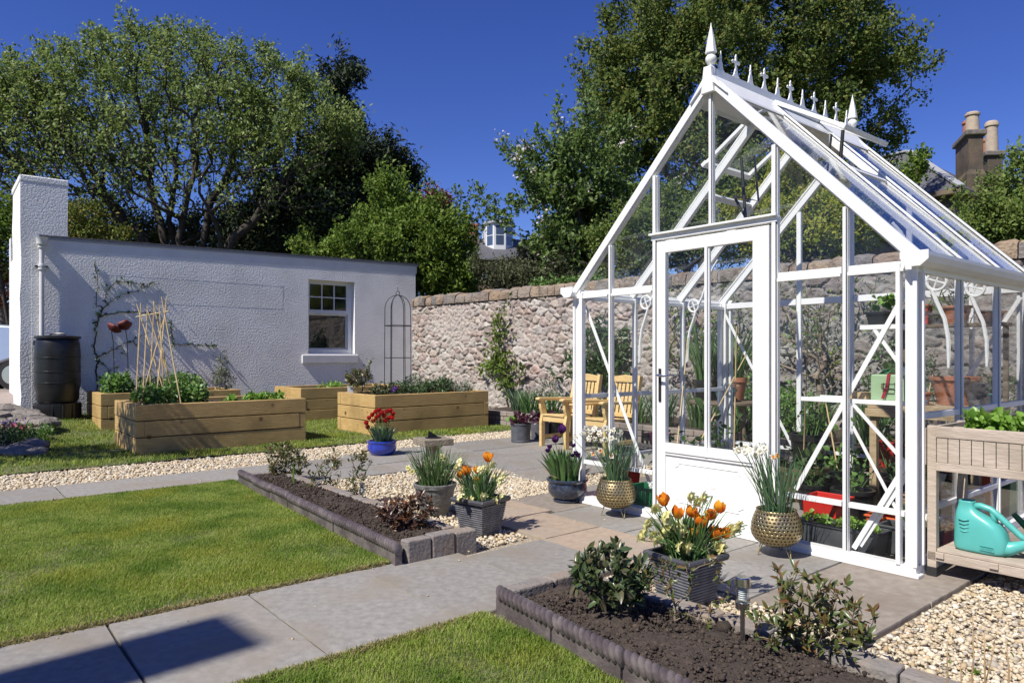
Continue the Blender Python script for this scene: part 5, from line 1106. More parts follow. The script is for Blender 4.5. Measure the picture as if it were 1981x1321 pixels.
def house_vine():
    rg = random.Random(7); C = P(12.33, -2.83); pts = []
    def hp(px, py, k=.014):
        q = (px - 990) / 1364; l = (-HA.x + q * HA.y) / (VD.x - q * VD.y); w = HA + VD * l; w = w - UD * k; return Vector((w.x, w.y, 1.2 + (686 - py) / 1364 * w.y))
    for line, n in (([(188, 745), (182, 680), (185, 600), (188, 540), (183, 505)], 22), ([(186, 640), (195, 600), (225, 575), (270, 560), (300, 545)], 26), ([(188, 620), (205, 565), (225, 543), (262, 548), (285, 555)], 24), ([(190, 690), (230, 670), (262, 655)], 12), ([(190, 700), (215, 720), (300, 625)], 10), ([(330, 620), (332, 665), (400, 668), (415, 670)], 30), ([(200, 610), (240, 603), (300, 605)], 10)):
        for i in range(n):
            f = i / (n - 1); L = len(line) - 1; a = min(int(f * L), L - 1); g = f * L - a; pts.append(hp(line[a][0] + (line[a + 1][0] - line[a][0]) * g + rg.gauss(0, 1), line[a][1] + (line[a + 1][1] - line[a][1]) * g + rg.gauss(0, 1)))
    rt = hp(189, 750); rt.z = .2
    tree('wall_vine', 'thin bare climbing stems wired across the white outbuilding wall', 'climbing plant', rt, [], 0, 2, .055, .035, .025, 'leaf_mid', 'bark', tip=.0045, alpha=.05, seed=45, maxr=.05, maxtrunk=.012, pts=pts, tn='stems', cn='foliage')
    return hp
HP = house_vine()
tree('flowering_vine', 'clump of ivy leaves spilling over the far coping of the stone wall', 'shrub', wallpt(1085, 552, -.3), [], 0, 16, .06, .04, .05, 'leaf_fresh', seed=46, maxr=.05, maxtrunk=.02, pts=[wallpt(1030 + i * 3.2, 551 - i * .25 + random.uniform(-4, 3), -.25 + random.uniform(-.1, .1)) for i in range(44)])
# ------------------------------------------------------------ wood with knots
def add_knots(src, name, swap=None):
    m = MATS[src].copy(); m.name = name; nt = m.node_tree; N, L = nt.nodes, nt.links; b = [n for n in N if n.type == 'BSDF_PRINCIPLED'][0]
    mp = [n for n in N if n.type == 'MAPPING'][0]
    if swap: mp.inputs['Scale'].default_value = swap
    tc = [n for n in N if n.type == 'TEX_COORD'][0]; v = N.new('ShaderNodeTexVoronoi'); v.inputs['Scale'].default_value = 4.2
    L.new(tc.outputs['Object'], v.inputs['Vector']); mr = N.new('ShaderNodeMapRange'); mr.inputs[1].default_value = .10; mr.inputs[2].default_value = .19; L.new(v.outputs['Distance'], mr.inputs[0])
    mx = N.new('ShaderNodeMix'); mx.data_type = 'RGBA'; L.new(mr.outputs[0], mx.inputs['Factor']); mx.inputs['A'].default_value = (.13, .065, .025, 1)
    src_ = b.inputs['Base Color'].links[0].from_socket; L.new(src_, mx.inputs['B']); L.new(mx.outputs['Result'], b.inputs['Base Color']); MATS[name] = m
add_knots('sleeper', 'sleeper_x'); add_knots('sleeper', 'sleeper_y', (14, 1.5, 22))
def raised_bed(label, t, s, L=2.13, D=1.25, g='timber raised beds on the back lawn'):
    o = thing('raised_bed', label, 'raised bed', P(t, s), TH, g); w = .095; h = .2; e = .0055
    for k in range(3):
        z0, z1 = k * h + e - (.04 if k == 0 else 0), (k + 1) * h - e; j = lambda: random.uniform(-.004, .004)
        if k != 1:
            for y in (0, D - w): a = j(); MB().box(0, y + a, z0, L, y + w + a, z1).build('sleeper', 'sleeper_x', o, bevel=.006)
            for x in (0, L - w): a = j(); MB().box(x + a, w + .003, z0, x + w + a, D - w - .003, z1 - .001).build('sleeper', 'sleeper_y', o, bevel=.006)
        else:
            for y in (0, D - w): a = j(); MB().box(w + .003, y + a, z0, L - w - .003, y + w + a, z1).build('sleeper', 'sleeper_x', o, bevel=.006)
            for x in (0, L - w): a = j(); MB().box(x + a, 0, z0, x + w + a, D, z1).build('sleeper', 'sleeper_y', o, bevel=.006)
    n = 26; V = []; F = []
    for i in range(n):
        for q in range(n): x = w + (L - 2 * w) * i / (n - 1); y = w + (D - 2 * w) * q / (n - 1); V.append((x, y, .545 + .022 * mnoise.fractal(Vector((x * 6 + t, y * 6 + s, 0)), 1, 2, 4)))
    for i in range(n - 1):
        for q in range(n - 1): F.append((i * n + q, (i + 1) * n + q, (i + 1) * n + q + 1, i * n + q + 1))
    MB().add(V, F).build('bed_soil', 'soil', o, smooth=True); return o
raised_bed('front timber raised bed holding the bamboo wigwam, left of centre', 7.8, -2.22)
raised_bed('back timber raised bed next to the black water butt', 10.89, -2.08)
raised_bed('right-hand timber raised bed with the black iron obelisk', 7.80, .98)
raised_bed('half hidden timber raised bed under the sash window', 10.56, 1.0)

def pot(name, label, loc, prof, m, cat='pot', group=None, n=36, soil=None, rz=0, square=False, auto=True, sm='soil', matz=None):
    o = thing(name, label, cat, loc, rz, group); mb = MB(); mb.lathe(prof, 4 if square else n, cap=False)
    k = [i for i, p in enumerate(prof) if p[0] < .001]
    b = mb.build('pot_body', m, o, auto=auto)
    if soil: r_, z = soil; MB().lathe([(0.001, z + .008), (r_ * .5, z + .006), (r_, z)], 4 if square else 20).build('compost', sm, o, smooth=True)
    return o
def wallprof(rt, rb, h, th=.012, rim=0, rimh=.03, foot=.0):
    p = [(.001, 0), (rb, 0)]
    if rim: p += [(rt, h - rimh), (rt + rim, h - rimh), (rt + rim, h)]
    else: p += [(rt, h)]
    return p + [(rt - th, h), (rb * .5 + rt * .5 - th, h * .5), (rt * .3, h * .45)]

# ---- flowers
def petals(mb, c, ax, n, L, W, op, bulge=.32, seg=5, ph=0, back=0):
    c = Vector(c); ax = Vector(ax).normalized(); a0 = ax.orthogonal().normalized(); b0 = ax.cross(a0)
    for k in range(n):
        an = 2 * math.pi * k / n + ph; out = a0 * math.cos(an) + b0 * math.sin(an); sd = ax.cross(out); vs = []; fs = []; l = L * random.uniform(.92, 1.06)
        for j in range(seg + 1):
            f = j / seg; p = c + ax * (l * (f * (1 - back * f))) + out * (l * (bulge * math.sin(math.pi * min(1, f * 1.15) * .85) + op * f ** 1.6))
            w = W * .5 * (math.sin(math.pi * (.10 + .86 * f) ** .85) ** .8) if f < 1 else W * .02
            vs += [p - sd * w, p + out * w * .22, p + sd * w]
            if j: q = 3 * (j - 1); fs += [(q, q + 1, q + 4, q + 3), (q + 1, q + 2, q + 5, q + 4)]
        mb.add(vs, fs)
def loc_of(o, p): return Matrix.Rotation(-o.rotation_euler.z, 3, 'Z') @ (Vector(p) - o.location)
def stem(parent, base, tip, r=.003, m='stem'):
    b, t_ = Vector(base), Vector(tip); mid = b.lerp(t_, .5) + Vector((0, 0, (t_ - b).length * .04)); q = b.lerp(t_, .85)
    MB().tube([b, mid, q, t_], [r * 1.2, r, r, r], 6, cap=False).build('stem', m, parent, smooth=True)
def tulip(o, head, base, m, L=.06, W=.044, op=.05):
    h = loc_of(o, head); b = Vector((base[0], base[1], base[2])); ax = ((h - b).normalized() + Vector((0, 0, 2))).normalized(); mb = MB()
    petals(mb, h, ax, 3, L, W, op, bulge=.27, ph=random.random()); petals(mb, h, ax, 3, L * .95, W, op * .7, bulge=.24, ph=random.random() + 1)
    f = mb.build('tulip', m, o, smooth=True); stem(f, b, h + ax * .004); return f
def daffodil(o, head, base, pm, cm, sz=.034, face=None):
    h = loc_of(o, head); b = Vector(base); ax = Vector(face) if face else Vector((random.uniform(-.8, .5), random.uniform(-1, -.2), random.uniform(-.15, .5))); ax.normalize(); mb = MB()
    petals(mb, h, ax, 6, sz, sz * .72, .85, bulge=.1, seg=4, ph=random.random(), back=.9); f = mb.build('daffodil', pm, o, smooth=True)
    q = MB(); M = ax.to_track_quat('Z', 'Y').to_matrix(); pr = [(.22, 0), (.26, .22), (.34, .48), (.40, .52)]; n = 12; V = []; F = []
    for i, (r_, z) in enumerate(pr):
        for k in range(n): a = 2 * math.pi * k / n; rr = r_ * (1 + (.08 * (k % 2) if i == 3 else 0)); V.append(h + M @ Vector((math.cos(a) * rr, math.sin(a) * rr, z)) * sz)
    for i in range(3):
        for k in range(n): F.append((i * n + k, i * n + (k + 1) % n, (i + 1) * n + (k + 1) % n, (i + 1) * n + k))
    q.add(V, F).build('cup', cm, f, smooth=True)
    t_ = h - ax * .012; MB().tube([b, b.lerp(t_, .55) + Vector((0, 0, .02)), t_ + Vector((0, 0, .012)) - ax * .02, t_ + Vector((0, 0, .008)), h], .0022, 5, cap=False).build('stem', 'stem', f, smooth=True); return f
def pix(lst, Y, jy=.1):
    return [at(x + random.uniform(-3, 3) * (len(lst) > 24), Y + random.uniform(-jy, jy), py=y + random.uniform(-4, 4) * (len(lst) > 24)) for x, y in lst]
def rb_(r): a = random.uniform(0, 6.28); q = r * math.sqrt(random.random()); return (math.cos(a) * q, math.sin(a) * q)

# square ribbed pots
def ribbed(label, loc, rz):
    h = .245; k = math.sqrt(.5); prof = [(.001, 0), (.135, 0), (.135, .012)]; n = 13
    for i in range(n):
        z = .016 + (h - .055) * i / n; dz = (h - .055) / n; r0 = .135 + .050 * (z / h); prof += [(r0 - .001, z), (r0 + .006, z + dz * .25), (r0 + .006, z + dz * .6), (r0 - .001, z + dz * .85)]
    o = thing('flower_pot', label, 'flower pot', loc, rz, 'square ribbed metal-look flower pots')
    MB().lathe(prof, 4).build('pot_body', 'pewter', o, bevel=.0015)
    MB().lathe([(.182, h - .038), (.205, h - .030), (.211, h - .012), (.205, h), (.178, h), (.170, h - .03)], 4).build('rim', 'pewter_rim', o, bevel=.004)
    MB().lathe([(.001, h - .022), (.12, h - .026), (.172, h - .03)], 4).build('compost', 'soil', o); return o
A = ribbed('nearest square ribbed pot overflowing with orange tulips and pale yellow daffodils', (.855, 3.47, -.012), R(-99))
mb = MB(); straps(mb, 90, .10, .24, .15, .011, c=(0, 0, .22), droop=.5); mb.build('foliage', 'strap', A)
mb = MB(); straps(mb, 16, .09, .19, .10, .034, c=(0, 0, .22), droop=.35); mb.build('broad_leaves', 'strap_blue', A)
for p in pix([(1285, 978), (1337, 1000), (1390, 992), (1311, 1003), (1372, 1005), (1357, 1020), (1322, 1038), (1380, 1042), (1345, 1040), (1400, 1040)], 3.47, .06): x, y = rb_(.09); tulip(A, p, (x, y, .22), 'petal_orange', .066 * random.uniform(.8, 1.08), .046, .34)
for p in pix(2 * [(1272, 985), (1250, 1028), (1243, 1040), (1268, 1035), (1285, 1030), (1300, 1022), (1296, 1062), (1318, 1058), (1338, 1062), (1352, 970), (1340, 962), (1365, 962), (1415, 1022), (1430, 1020), (1422, 1030), (1386, 1050), (1395, 1062), (1275, 1048), (1325, 1025), (1310, 1015), (1290, 1000), (1255, 1015), (1375, 1070)], 3.42, .08): x, y = rb_(.10); daffodil(A, p, (x, y, .22), 'petal_yellow', 'petal_yellow', .040)
Bp = ribbed('square ribbed pot with one tall orange tulip, beside the weathered block kerb', (-.215, 4.82, -.012), R(-84))
mb = MB(); straps(mb, 70, .10, .24, .17, .011, c=(0, 0, .22), droop=.4); mb.build('foliage', 'strap', Bp)
mb = MB(); straps(mb, 16, .09, .22, .10, .032, c=(0, 0, .22), droop=.35); mb.build('broad_leaves', 'strap_blue', Bp)
for p, k in zip(pix([(943, 893), (903, 920), (893, 925), (922, 915), (922, 935)], 4.8, .05), (1.1, 1.15, .9, .75, .7)): x, y = rb_(.07); tulip(Bp, p, (x, y, .22), 'petal_orange', .064 * k, .048 * k, .36)
for p in pix(2 * [(958, 925), (968, 932), (975, 922), (940, 905), (952, 900), (890, 895), (882, 905), (893, 962), (905, 967), (915, 965), (955, 965), (965, 968), (972, 962), (898, 950), (935, 960), (930, 912)], 4.75, .08): x, y = rb_(.09); daffodil(Bp, p, (x, y, .22), 'petal_yellow', 'petal_cream', .038)
# round grey pot
C = pot('flower_pot', 'round hammered grey pot full of thin rush-like leaves behind the dark red shrub', (-.585, 5.36, -.01), [(.001, 0), (.095, 0), (.10, .01), (.135, .12), (.152, .205), (.162, .21), (.165, .235), (.15, .24), (.14, .22), (.10, .18)], 'hammered_grey', 'flower pot', soil=(.145, .205))
mb = MB(); straps(mb, 190, .12, .30, .19, .008, c=(0, 0, .2), droop=.25); mb.build('foliage', 'strap_chive', C)
for p in pix([(855, 882), (860, 888), (790, 905), (797, 912)], 5.3, .05): x, y = rb_(.08); daffodil(C, p, (x, y, .2), 'petal_yellow', 'petal_yellow', .03)
# dark glazed bowl
Dp = pot('flower_pot', 'dark blue-black glazed bowl pot planted with purple tulips and broad leaves', (.455, 5.80, .002), [(.001, 0), (.115, 0), (.12, .012), (.105, .022), (.13, .04), (.158, .08), (.162, .12), (.155, .155), (.168, .165), (.175, .175), (.172, .188), (.155, .188), (.148, .17), (.12, .15)], 'dark_glaze', 'flower pot', soil=(.15, .165))
mb = MB(); straps(mb, 60, .12, .26, .13, .040, c=(0, 0, .16), droop=.25); mb.build('foliage', 'strap', Dp)
mb = MB(); straps(mb, 9, .12, .10, .19, .045, c=(0, 0, .17), droop=1.6); mb.build('withered_leaves', 'leaf_dry', Dp)
for p, k in zip(pix([(1087, 838), (1074, 856)], 5.8, .04), (1.2, 1.0)): x, y = rb_(.06); tulip(Dp, p, (x, y, .16), 'petal_purple', .066 * k, .052 * k, -.02)
for p in pix([(1060, 875), (1063, 868), (1108, 865), (1113, 880), (1117, 884), (1107, 884)], 5.75, .05): x, y = rb_(.09); tulip(Dp, p, (x, y, .16), 'petal_purple', .034, .03, .6)
# hammered brass pots
def brass(label, loc):
    o = thing('flower_pot', label, 'flower pot', loc, 0, 'hammered brass pots on hairpin legs')
    pr = [(.001, .055), (.05, .056), (.09, .068), (.122, .09), (.142, .12), (.148, .15), (.145, .185), (.135, .22), (.123, .25), (.115, .268), (.117, .275), (.112, .275), (.108, .262), (.10, .24)]
    MB().lathe(pr, 44).build('pot_body', 'brass_hammered', o, smooth=True); MB().lathe([(.001, .25), (.06, .25), (.106, .245)], 20).build('compost', 'soil', o, smooth=True)
    for k in range(3):
        a = R(-90 + 25 + 120 * k); c = Vector((math.cos(a), math.sin(a), 0)); d = Vector((-c.y, c.x, 0))
        MB().tube([c * .085 - d * .02 + Vector((0, 0, .072)), c * .108 - d * .004 + Vector((0, 0, .003)), c * .108 + d * .004 + Vector((0, 0, .003)), c * .085 + d * .02 + Vector((0, 0, .072))], .0028, 6).build('leg', 'old_brass', o, auto=True)
    return o
b1 = brass('hammered brass pot of cream daffodils left of the greenhouse door', (.775, 5.26, .004))
b2 = brass('hammered brass pot of tall thin narcissus right of the greenhouse door', (1.582, 4.22, .004))
for o, n, hh, heads, YY in ((b1, 95, .33, [(1133, 828), (1142, 835), (1150, 830), (1160, 838), (1170, 828), (1178, 835), (1188, 832), (1195, 842), (1183, 848), (1165, 850), (1150, 850), (1140, 848), (1172, 850), (1192, 853), (1112, 845), (1127, 838), (1148, 877), (1183, 882), (1190, 878), (1160, 872), (1200, 836)], 5.26),
                         (b2, 70, .38, [(1424, 872), (1432, 868), (1443, 866), (1452, 872), (1460, 868), (1470, 874), (1478, 868), (1463, 880), (1440, 876), (1475, 862), (1500, 882), (1493, 886)], 4.2)):
    mb = MB(); straps(mb, n, .085, hh, .15, .0085, c=(0, 0, .24), droop=.22); mb.build('foliage', 'strap_blue', o)
    for i, p in enumerate(pix(heads, YY, .07)): x, y = rb_(.07); daffodil(o, p, (x, y, .24), 'petal_white', 'cup_orange' if (heads[i][1] > 870 and o is b1) or (o is b2 and i > 9) else 'petal_cream', .031)
# blue bowl with red tulips
E_ = pot('flower_pot', 'cobalt blue glazed bowl of red tulips at the edge of the gravel strip', (-1.565, 8.48, -.02), [(.001, 0), (.10, 0), (.105, .012), (.13, .03), (.168, .075), (.176, .115), (.168, .15), (.172, .165), (.183, .178), (.180, .192), (.165, .192), (.158, .175), (.12, .15)], 'blue_glaze', 'flower pot', soil=(.158, .17))
mb = MB(); straps(mb, 36, .11, .20, .13, .045, c=(0, 0, .165), droop=.35); mb.build('foliage', 'strap_blue', E_)
for p in pix([(709, 822), (714, 812), (720, 806), (727, 800), (733, 797), (738, 802), (728, 812), (722, 818), (742, 808), (748, 800), (754, 798), (759, 804), (752, 812), (745, 817), (735, 818), (712, 830), (758, 812), (732, 808)], 8.45, .06): x, y = rb_(.1); tulip(E_, p, (x, y, .17), 'petal_red', .056, .045, .28)

# ---- sundial
o = thing('sundial', 'small square stone sundial on a stubby pedestal beyond the rush pot', 'sundial', (-.83, 7.42, 0), R(30))
MB().lathe([(.15, 0), (.15, .04), (.10, .06), (.085, .09), (.085, .22), (.12, .255)], 4, rot=R(45), cap=True).build('pedestal', 'sun_stone', o, bevel=.006)
MB().box(-.165, -.165, .256, .165, .165, .325).build('top_slab', 'sun_stone', o, bevel=.008)
d = MB().lathe([(.001, .3265), (.085, .3265), (.085, .333), (.001, .333)], 24).build('dial_plate', 'iron', o, auto=True); mb = MB(); mb.xprism([(-.06, 0), (.06, 0), (-.05, .075)], (0, -.003, .333), (1, 0, 0), (0, 0, 1), (0, 1, 0), .006); mb.build('gnomon', 'iron', d)

# ---- companion bench
def bench():
    o = thing('garden_bench', 'pale wooden companion bench of two slatted armchair seats by the greenhouse', 'bench', P(4.86, 2.1), TH)
    def seat(y0):
        W_ = .50
        for y in (y0, y0 + W_ - .045):
            l = MB(); l.xprism([(-.03, -.001), (.035, -.001), (.035, .30), (.075, .42), (.05, .50), (.015, .60), (-.045, .60), (-.035, .50), (-.005, .42), (-.03, .32)], (0, y, 0), (1, 0, 0), (0, 0, 1), (0, 1, 0), .045); l.build('leg', 'bench_wood', o, bevel=.004)
            l = MB(); l.xprism([(.50, -.001), (.56, -.001), (.56, .40), (.66, .93), (.60, .94), (.50, .45)], (0, y, 0), (1, 0, 0), (0, 0, 1), (0, 1, 0), .045); l.build('leg', 'bench_wood', o, bevel=.004)
            a = MB(); a.xprism([(-.075, .602), (.57, .585), (.57, .62), (-.05, .642), (-.085, .635), (-.09, .615)], (0, y - .014, 0), (1, 0, 0), (0, 0, 1), (0, 1, 0), .073); a.build('armrest', 'bench_wood', o, bevel=.008)
            MB().box(.03, y + .01, .10, .51, y + .035, .15).build('side_rail', 'bench_wood', o, bevel=.003)
        MB().box(-.005, y0 + .045, .33, .025, y0 + W_ - .045, .40).build('front_rail', 'bench_wood', o, bevel=.003)
        s_ = MB()
        for k in range(6): x = -.02 + k * .089; s_.box(x, y0 + .05, .405 - .006 * k, x + .078, y0 + W_ - .05, .427 - .006 * k)
        s_.build('seat', 'bench_wood', o, bevel=.003)
        b = MB(); d = Vector((.10, 0, .53)).normalized()
        for k in range(6): y = y0 + .075 + k * .066; p = Vector((.545, y, .44)); b.beam(p, p + d * .40, .045, .016, (1, 0, 0))
        b.beam((.54, y0 + .046, .44), (.54, y0 + W_ - .046, .44), .03, .05); b.build('back_slats', 'bench_wood', o, bevel=.002)
        r_ = MB(); r_.xprism([(.045, .85), (W_ - .045, .85), (W_ - .045, .92), (W_ * .5, .945), (.045, .92)][::-1], (.60, y0, .0), (0, 1, 0), (0, 0, 1), (1, 0, 0), .035); r_.build('top_rail', 'bench_wood', o, bevel=.006)
    seat(0); seat(-.68)
    MB().box(.02, -.175, .56, .48, -.005, .58).build('tray', 'bench_wood', o, bevel=.004)
bench()

# ---- black planters by the bench
def tub(label, px, Y, r, h, m, fol, lm):
    p = at(px, Y, .0); o = pot('planter', label, (p.x, p.y, .002), [(.001, 0), (r * .92, 0), (r * .93, h * .08), (r * .9, h * .1), (r * .97, h * .9), (r * 1.03, h * .92), (r * 1.03, h), (r * .95, h), (r * .93, h * .85), (r * .7, h * .7)], m, 'planter', 'round black tubs by the bench', soil=(r * .94, h * .86))
    if fol:
        rg = np.random.default_rng(int(px)); C_ = rg.normal(size=(fol, 3)) * [r * .45, r * .45, .03] + [0, 0, h + .03]; V, F = leaves(C_, rg.normal(size=C_.shape) + [0, 0, .7], .07, .05, rng=rg, detail=True); MB().np(V, F).build('foliage', lm, o)
    return o
o = tub('black round tub with pale green and dark purple leaves, left of the bench', 1007, 9.72, .145, .26, 'dark_grey_pot', 110, 'leaf_purple')
C_ = RNG.normal(size=(60, 3)) * [.05, .05, .03] + [-.08, .03, .29]; V, F = leaves(C_, RNG.normal(size=C_.shape) + [0, 0, .7], .05, .04, detail=True); MB().np(V, F).build('foliage', 'leaf_lettuce', o)
tub('black round tub of purple leaves just behind the leftmost bench leg', 1044, 10.15, .14, .25, 'dark_grey_pot', 90, 'leaf_purple'); tub('plain black tub under the left bench seat', 1070, 10.3, .14, .26, 'black_plastic', 0, None)

# ---- solar lamps
def lamp(label, px, Y, zt, z0, k):
    p = at(px, Y, 0); o = thing('solar_lamp', label, 'solar lamp', (p.x, p.y, z0), 0, 'steel solar stake lamps'); h = zt - z0; hd = .115 * k
    MB().tube([(0, 0, 0), (0, 0, h - hd)], .009 * k, 12).build('stake', 'steel', o, auto=True)
    MB().lathe([(.008 * k, h - hd - .01), (.026 * k, h - hd - .004), (.028 * k, h - hd + .02 * k), (.024 * k, h - hd + .022 * k)], 20, cap=True).build('base_cup', 'steel', o, auto=True)
    MB().lathe([(.0225 * k, h - hd + .02 * k), (.0225 * k, h - .034 * k)], 20, cap=True).build('lens', 'clear_plastic', o, auto=True)
    mb = MB(); [mb.lathe([(.012 * k, h - hd + (.028 + .008 * i) * k), (.0165 * k, h - hd + (.031 + .008 * i) * k), (.012 * k, h - hd + (.034 + .008 * i) * k)], 16) for i in range(6)]; mb.build('reflector', 'white_plastic', o, smooth=True)
    MB().lathe([(.024 * k, h - .036 * k), (.029 * k, h - .034 * k), (.029 * k, h - .004 * k), (.024 * k, h), (.001, h)], 24, cap=True).build('cap', 'steel', o, auto=True)
lamp('steel solar stake lamp beside the leafy azalea in the foreground bed', 1436, 2.80, .320, .04, 1.05)
lamp('steel solar stake lamp beside the shrub at the far tip of the planting bed', 577, 6.72, .295, .05, .75); lamp('steel solar stake lamp among thin shoots halfway along the far planting bed', 701, 5.55, .19, .05, .75)

# ---- small shrubs in the two beds
def bush(label, px, Y, ells, n, per, Ln, Wd, sp, m, seed, bark='bark', tip=.0016, maxtr=.012, name='shrub', cat='shrub', z0=.07, detail=True, alpha=.35, pts=None, shell=.5, blossom=None):
    p = at(px, Y, z0); E = [ee(a, b, Y + dy, rx, rz, ry) for (a, b, rx, rz, ry, dy) in ells]
    return tree(name, label, cat, p, E, n, per, Ln, Wd, sp, m, bark, tip=tip, alpha=alpha, seed=seed, maxr=.006, maxtrunk=maxtr, detail=detail, tn='stems', cn='foliage', pts=pts, shell=shell, blossom=blossom, bias=.16)
bush('glossy dark green rhododendron in the foreground soil bed', 1188, 3.10, [(1180, 1115, 70, 60, .15, 0), (1160, 1072, 38, 28, .06, 0), (1225, 1130, 42, 42, .1, 0), (1130, 1110, 24, 30, .1, 0)], 105, 9, .046, .019, .009, 'leaf_rhodo', 51)
bush('spindly young shrub with sparse small leaves in front of the nearest ribbed pot', 1305, 3.0, [(1300, 1130, 50, 50, .1, 0), (1385, 1080, 25, 35, .08, 0), (1270, 1110, 25, 40, .08, 0), (1340, 1190, 60, 12, .1, 0), (1390, 1140, 20, 45, .08, 0)], 46, 6, .026, .012, .008, 'leaf_azalea', 52, 'bark_light', tip=.0012)
bush('open azalea with red-tipped leaf whorls at the bottom right', 1560, 2.72, [(1505, 1185, 45, 50, .12, 0), (1560, 1130, 60, 45, .14, 0), (1640, 1180, 50, 60, .14, 0), (1600, 1230, 80, 40, .15, 0), (1480, 1255, 28, 22, .1, 0), (1560, 1200, 70, 60, .14, .05)], 125, 10, .036, .0125, .004, 'leaf_azalea', 53, 'bark_light', tip=.0013, alpha=.5)
bush('leafy willow-leaved shrub at the far tip of the planting bed', 556, 6.72, [(550, 885, 36, 28, .13, 0), (575, 900, 25, 22, .1, 0), (535, 905, 20, 15, .1, 0)], 90, 10, .05, .012, .014, 'leaf_azalea', 54)
bush('sparse shrub with bronze leaf tips, second from the far tip of the bed', 632, 6.1, [(640, 905, 22, 25, .08, 0), (612, 915, 20, 18, .08, 0), (650, 890, 12, 14, .06, 0), (628, 940, 30, 12, .1, 0)], 48, 7, .04, .014, .012, 'leaf_azalea', 55)
bush('upright twiggy shrub beside the middle lamp of the far bed', 692, 5.7, [(685, 900, 15, 22, .06, 0), (702, 895, 14, 20, .06, 0), (690, 935, 22, 16, .08, 0)], 36, 7, .04, .013, .012, 'leaf_azalea', 56)
bush('dark red leaved shrub at the near end of the far planting bed', 785, 4.62, [(770, 995, 34, 30, .12, 0), (812, 985, 28, 30, .1, 0), (795, 1012, 42, 22, .13, 0), (752, 985, 22, 18, .08, 0)], 110, 9, .040, .013, .012, 'leaf_bronze', 57)
p = at(566, 6.2, .07); o = thing('shoot', 'single pale green shoot in the far planting bed soil', 'plant', p); mb = MB(); straps(mb, 5, .008, .17, .03, .012, droop=.1); mb.build('foliage', 'leaf_lettuce', o)
rg = random.Random(8)
for i, (px, top, base, lb) in enumerate([(1880, 1190, 2.38, 'tallest bare twig with a green leaf tuft at the bottom right corner'), (1905, 1225, 2.42, 'forked bare twig near the right end of the bottom corner twigs'), (1833, 1240, 2.36, 'leftmost bare twig rising from the chips at the bottom right corner'), (1948, 1235, 2.40, 'rightmost bare twig in the bottom right corner'), (1860, 1285, 2.36, 'short bare stub in the bottom right corner')]):
    b = at(px + rg.uniform(-4, 10), base, -.03); tp = at(px, base + rg.uniform(-.04, .04), py=top); o = thing('bare_twig', lb, 'twig', b, 0, 'bare twigs in the bottom right corner'); L_ = tp - b; mb = MB()
    mb.tube([L_ * f + Vector((rg.uniform(-.004, .004), rg.uniform(-.004, .004), 0)) for f in (0, .3, .6, 1)], [.0035, .003, .0025, .0015], 6)
    if i == 1: mb.tube([L_ * .4, L_ * .6 + Vector((.02, 0, .02)), L_ * .85 + Vector((.035, 0, .01))], [.002, .002, .001], 5)
    mb.build('stem', 'cane_dark', o, smooth=True)
    n = 9 if i == 0 else 2; C_ = np.array([(L_ * (.45 if i == 0 else .8))[:]] * n) + RNG.normal(size=(n, 3)) * .006; V, F = leaves(C_, RNG.normal(size=C_.shape) + [0, 0, .6], .022, .011, detail=True); MB().np(V, F).build('foliage', 'leaf_lime', o)
# ---- things in the raised beds
def inbed(name, label, t, s, n, per, r, h, Ln, Wd, sp, m, seed, cat='plant', group=None, z0=.545, bark='stem', tip=.0022, detail=False, rz=.5):
    p = P(t, s, z0); return tree(name, label, cat, p, [(p.x, p.y, p.z + h * rz, r, r, h * .5)], n, per, Ln, Wd, sp, m, bark, tip=tip, alpha=.35, seed=seed, maxr=.02, maxtrunk=.012, tn='stems', cn='foliage', detail=detail, group=group)
o = thing('bamboo_wigwam', 'row of crossed bamboo bean canes tied to a top bar in the front raised bed', 'cane frame', at(305, 9.05, .545), TH)
canes = [((262, 770), (272, 586)), ((275, 775), (285, 592)), ((288, 776), (298, 583)), ((300, 778), (322, 573)), ((318, 774), (308, 590)), ((338, 772), (296, 582)), ((352, 775), (312, 574)), ((328, 778), (264, 588)), ((345, 768), (284, 596)), ((268, 778), (324, 590))]
for i, (a, b) in enumerate(canes):
    p = loc_of(o, at(a[0], 8.95 + .2 * (i % 3) / 2, z=.50)); q = loc_of(o, at(b[0], 9.15 + (.06 if i % 2 else -.06), py=b[1])); MB().tube([p, p.lerp(q, .5), q], [.009, .0085, .006], 7).build('cane', 'bamboo', o, auto=True)
MB().tube([loc_of(o, at(262, 9.13, py=613)), loc_of(o, at(326, 9.17, py=602))], .007, 7).build('cross_bar', 'bamboo', o, auto=True)
o = thing('plant_obelisk', 'black iron obelisk with a domed top and hoops in the right-hand raised bed', 'obelisk', P(8.45, 1.75, .53), 0)
r_ = .215; H_ = 1.42; mb = MB()
for k in range(6):
    a = R(60 * k + 12); c = Vector((math.cos(a), math.sin(a), 0)); MB().tube([c * r_, c * r_ * .96 + Vector((0, 0, H_))] + [c * r_ * .96 * math.cos(x) + Vector((0, 0, H_ + .22 * math.sin(x))) for x in (.4, .8, 1.2, 1.5)], .0065, 6).build('upright', 'iron', o, auto=True)
for z in (.12, .62, 1.14): MB().tube([(r_ * 1.0 * math.cos(x), r_ * 1.0 * math.sin(x), z) for x in np.linspace(0, 2 * math.pi, 33)], .006, 6).build('hoop', 'iron', o, auto=True)
MB().tube([(.03 * math.cos(x), 0, H_ + .25 + .03 * math.sin(x)) for x in np.linspace(0, 2 * math.pi, 17)] + [(.0, 0, H_ + .29), (.0, 0, H_ + .34)], .005, 6).build('finial', 'iron', o, auto=True)

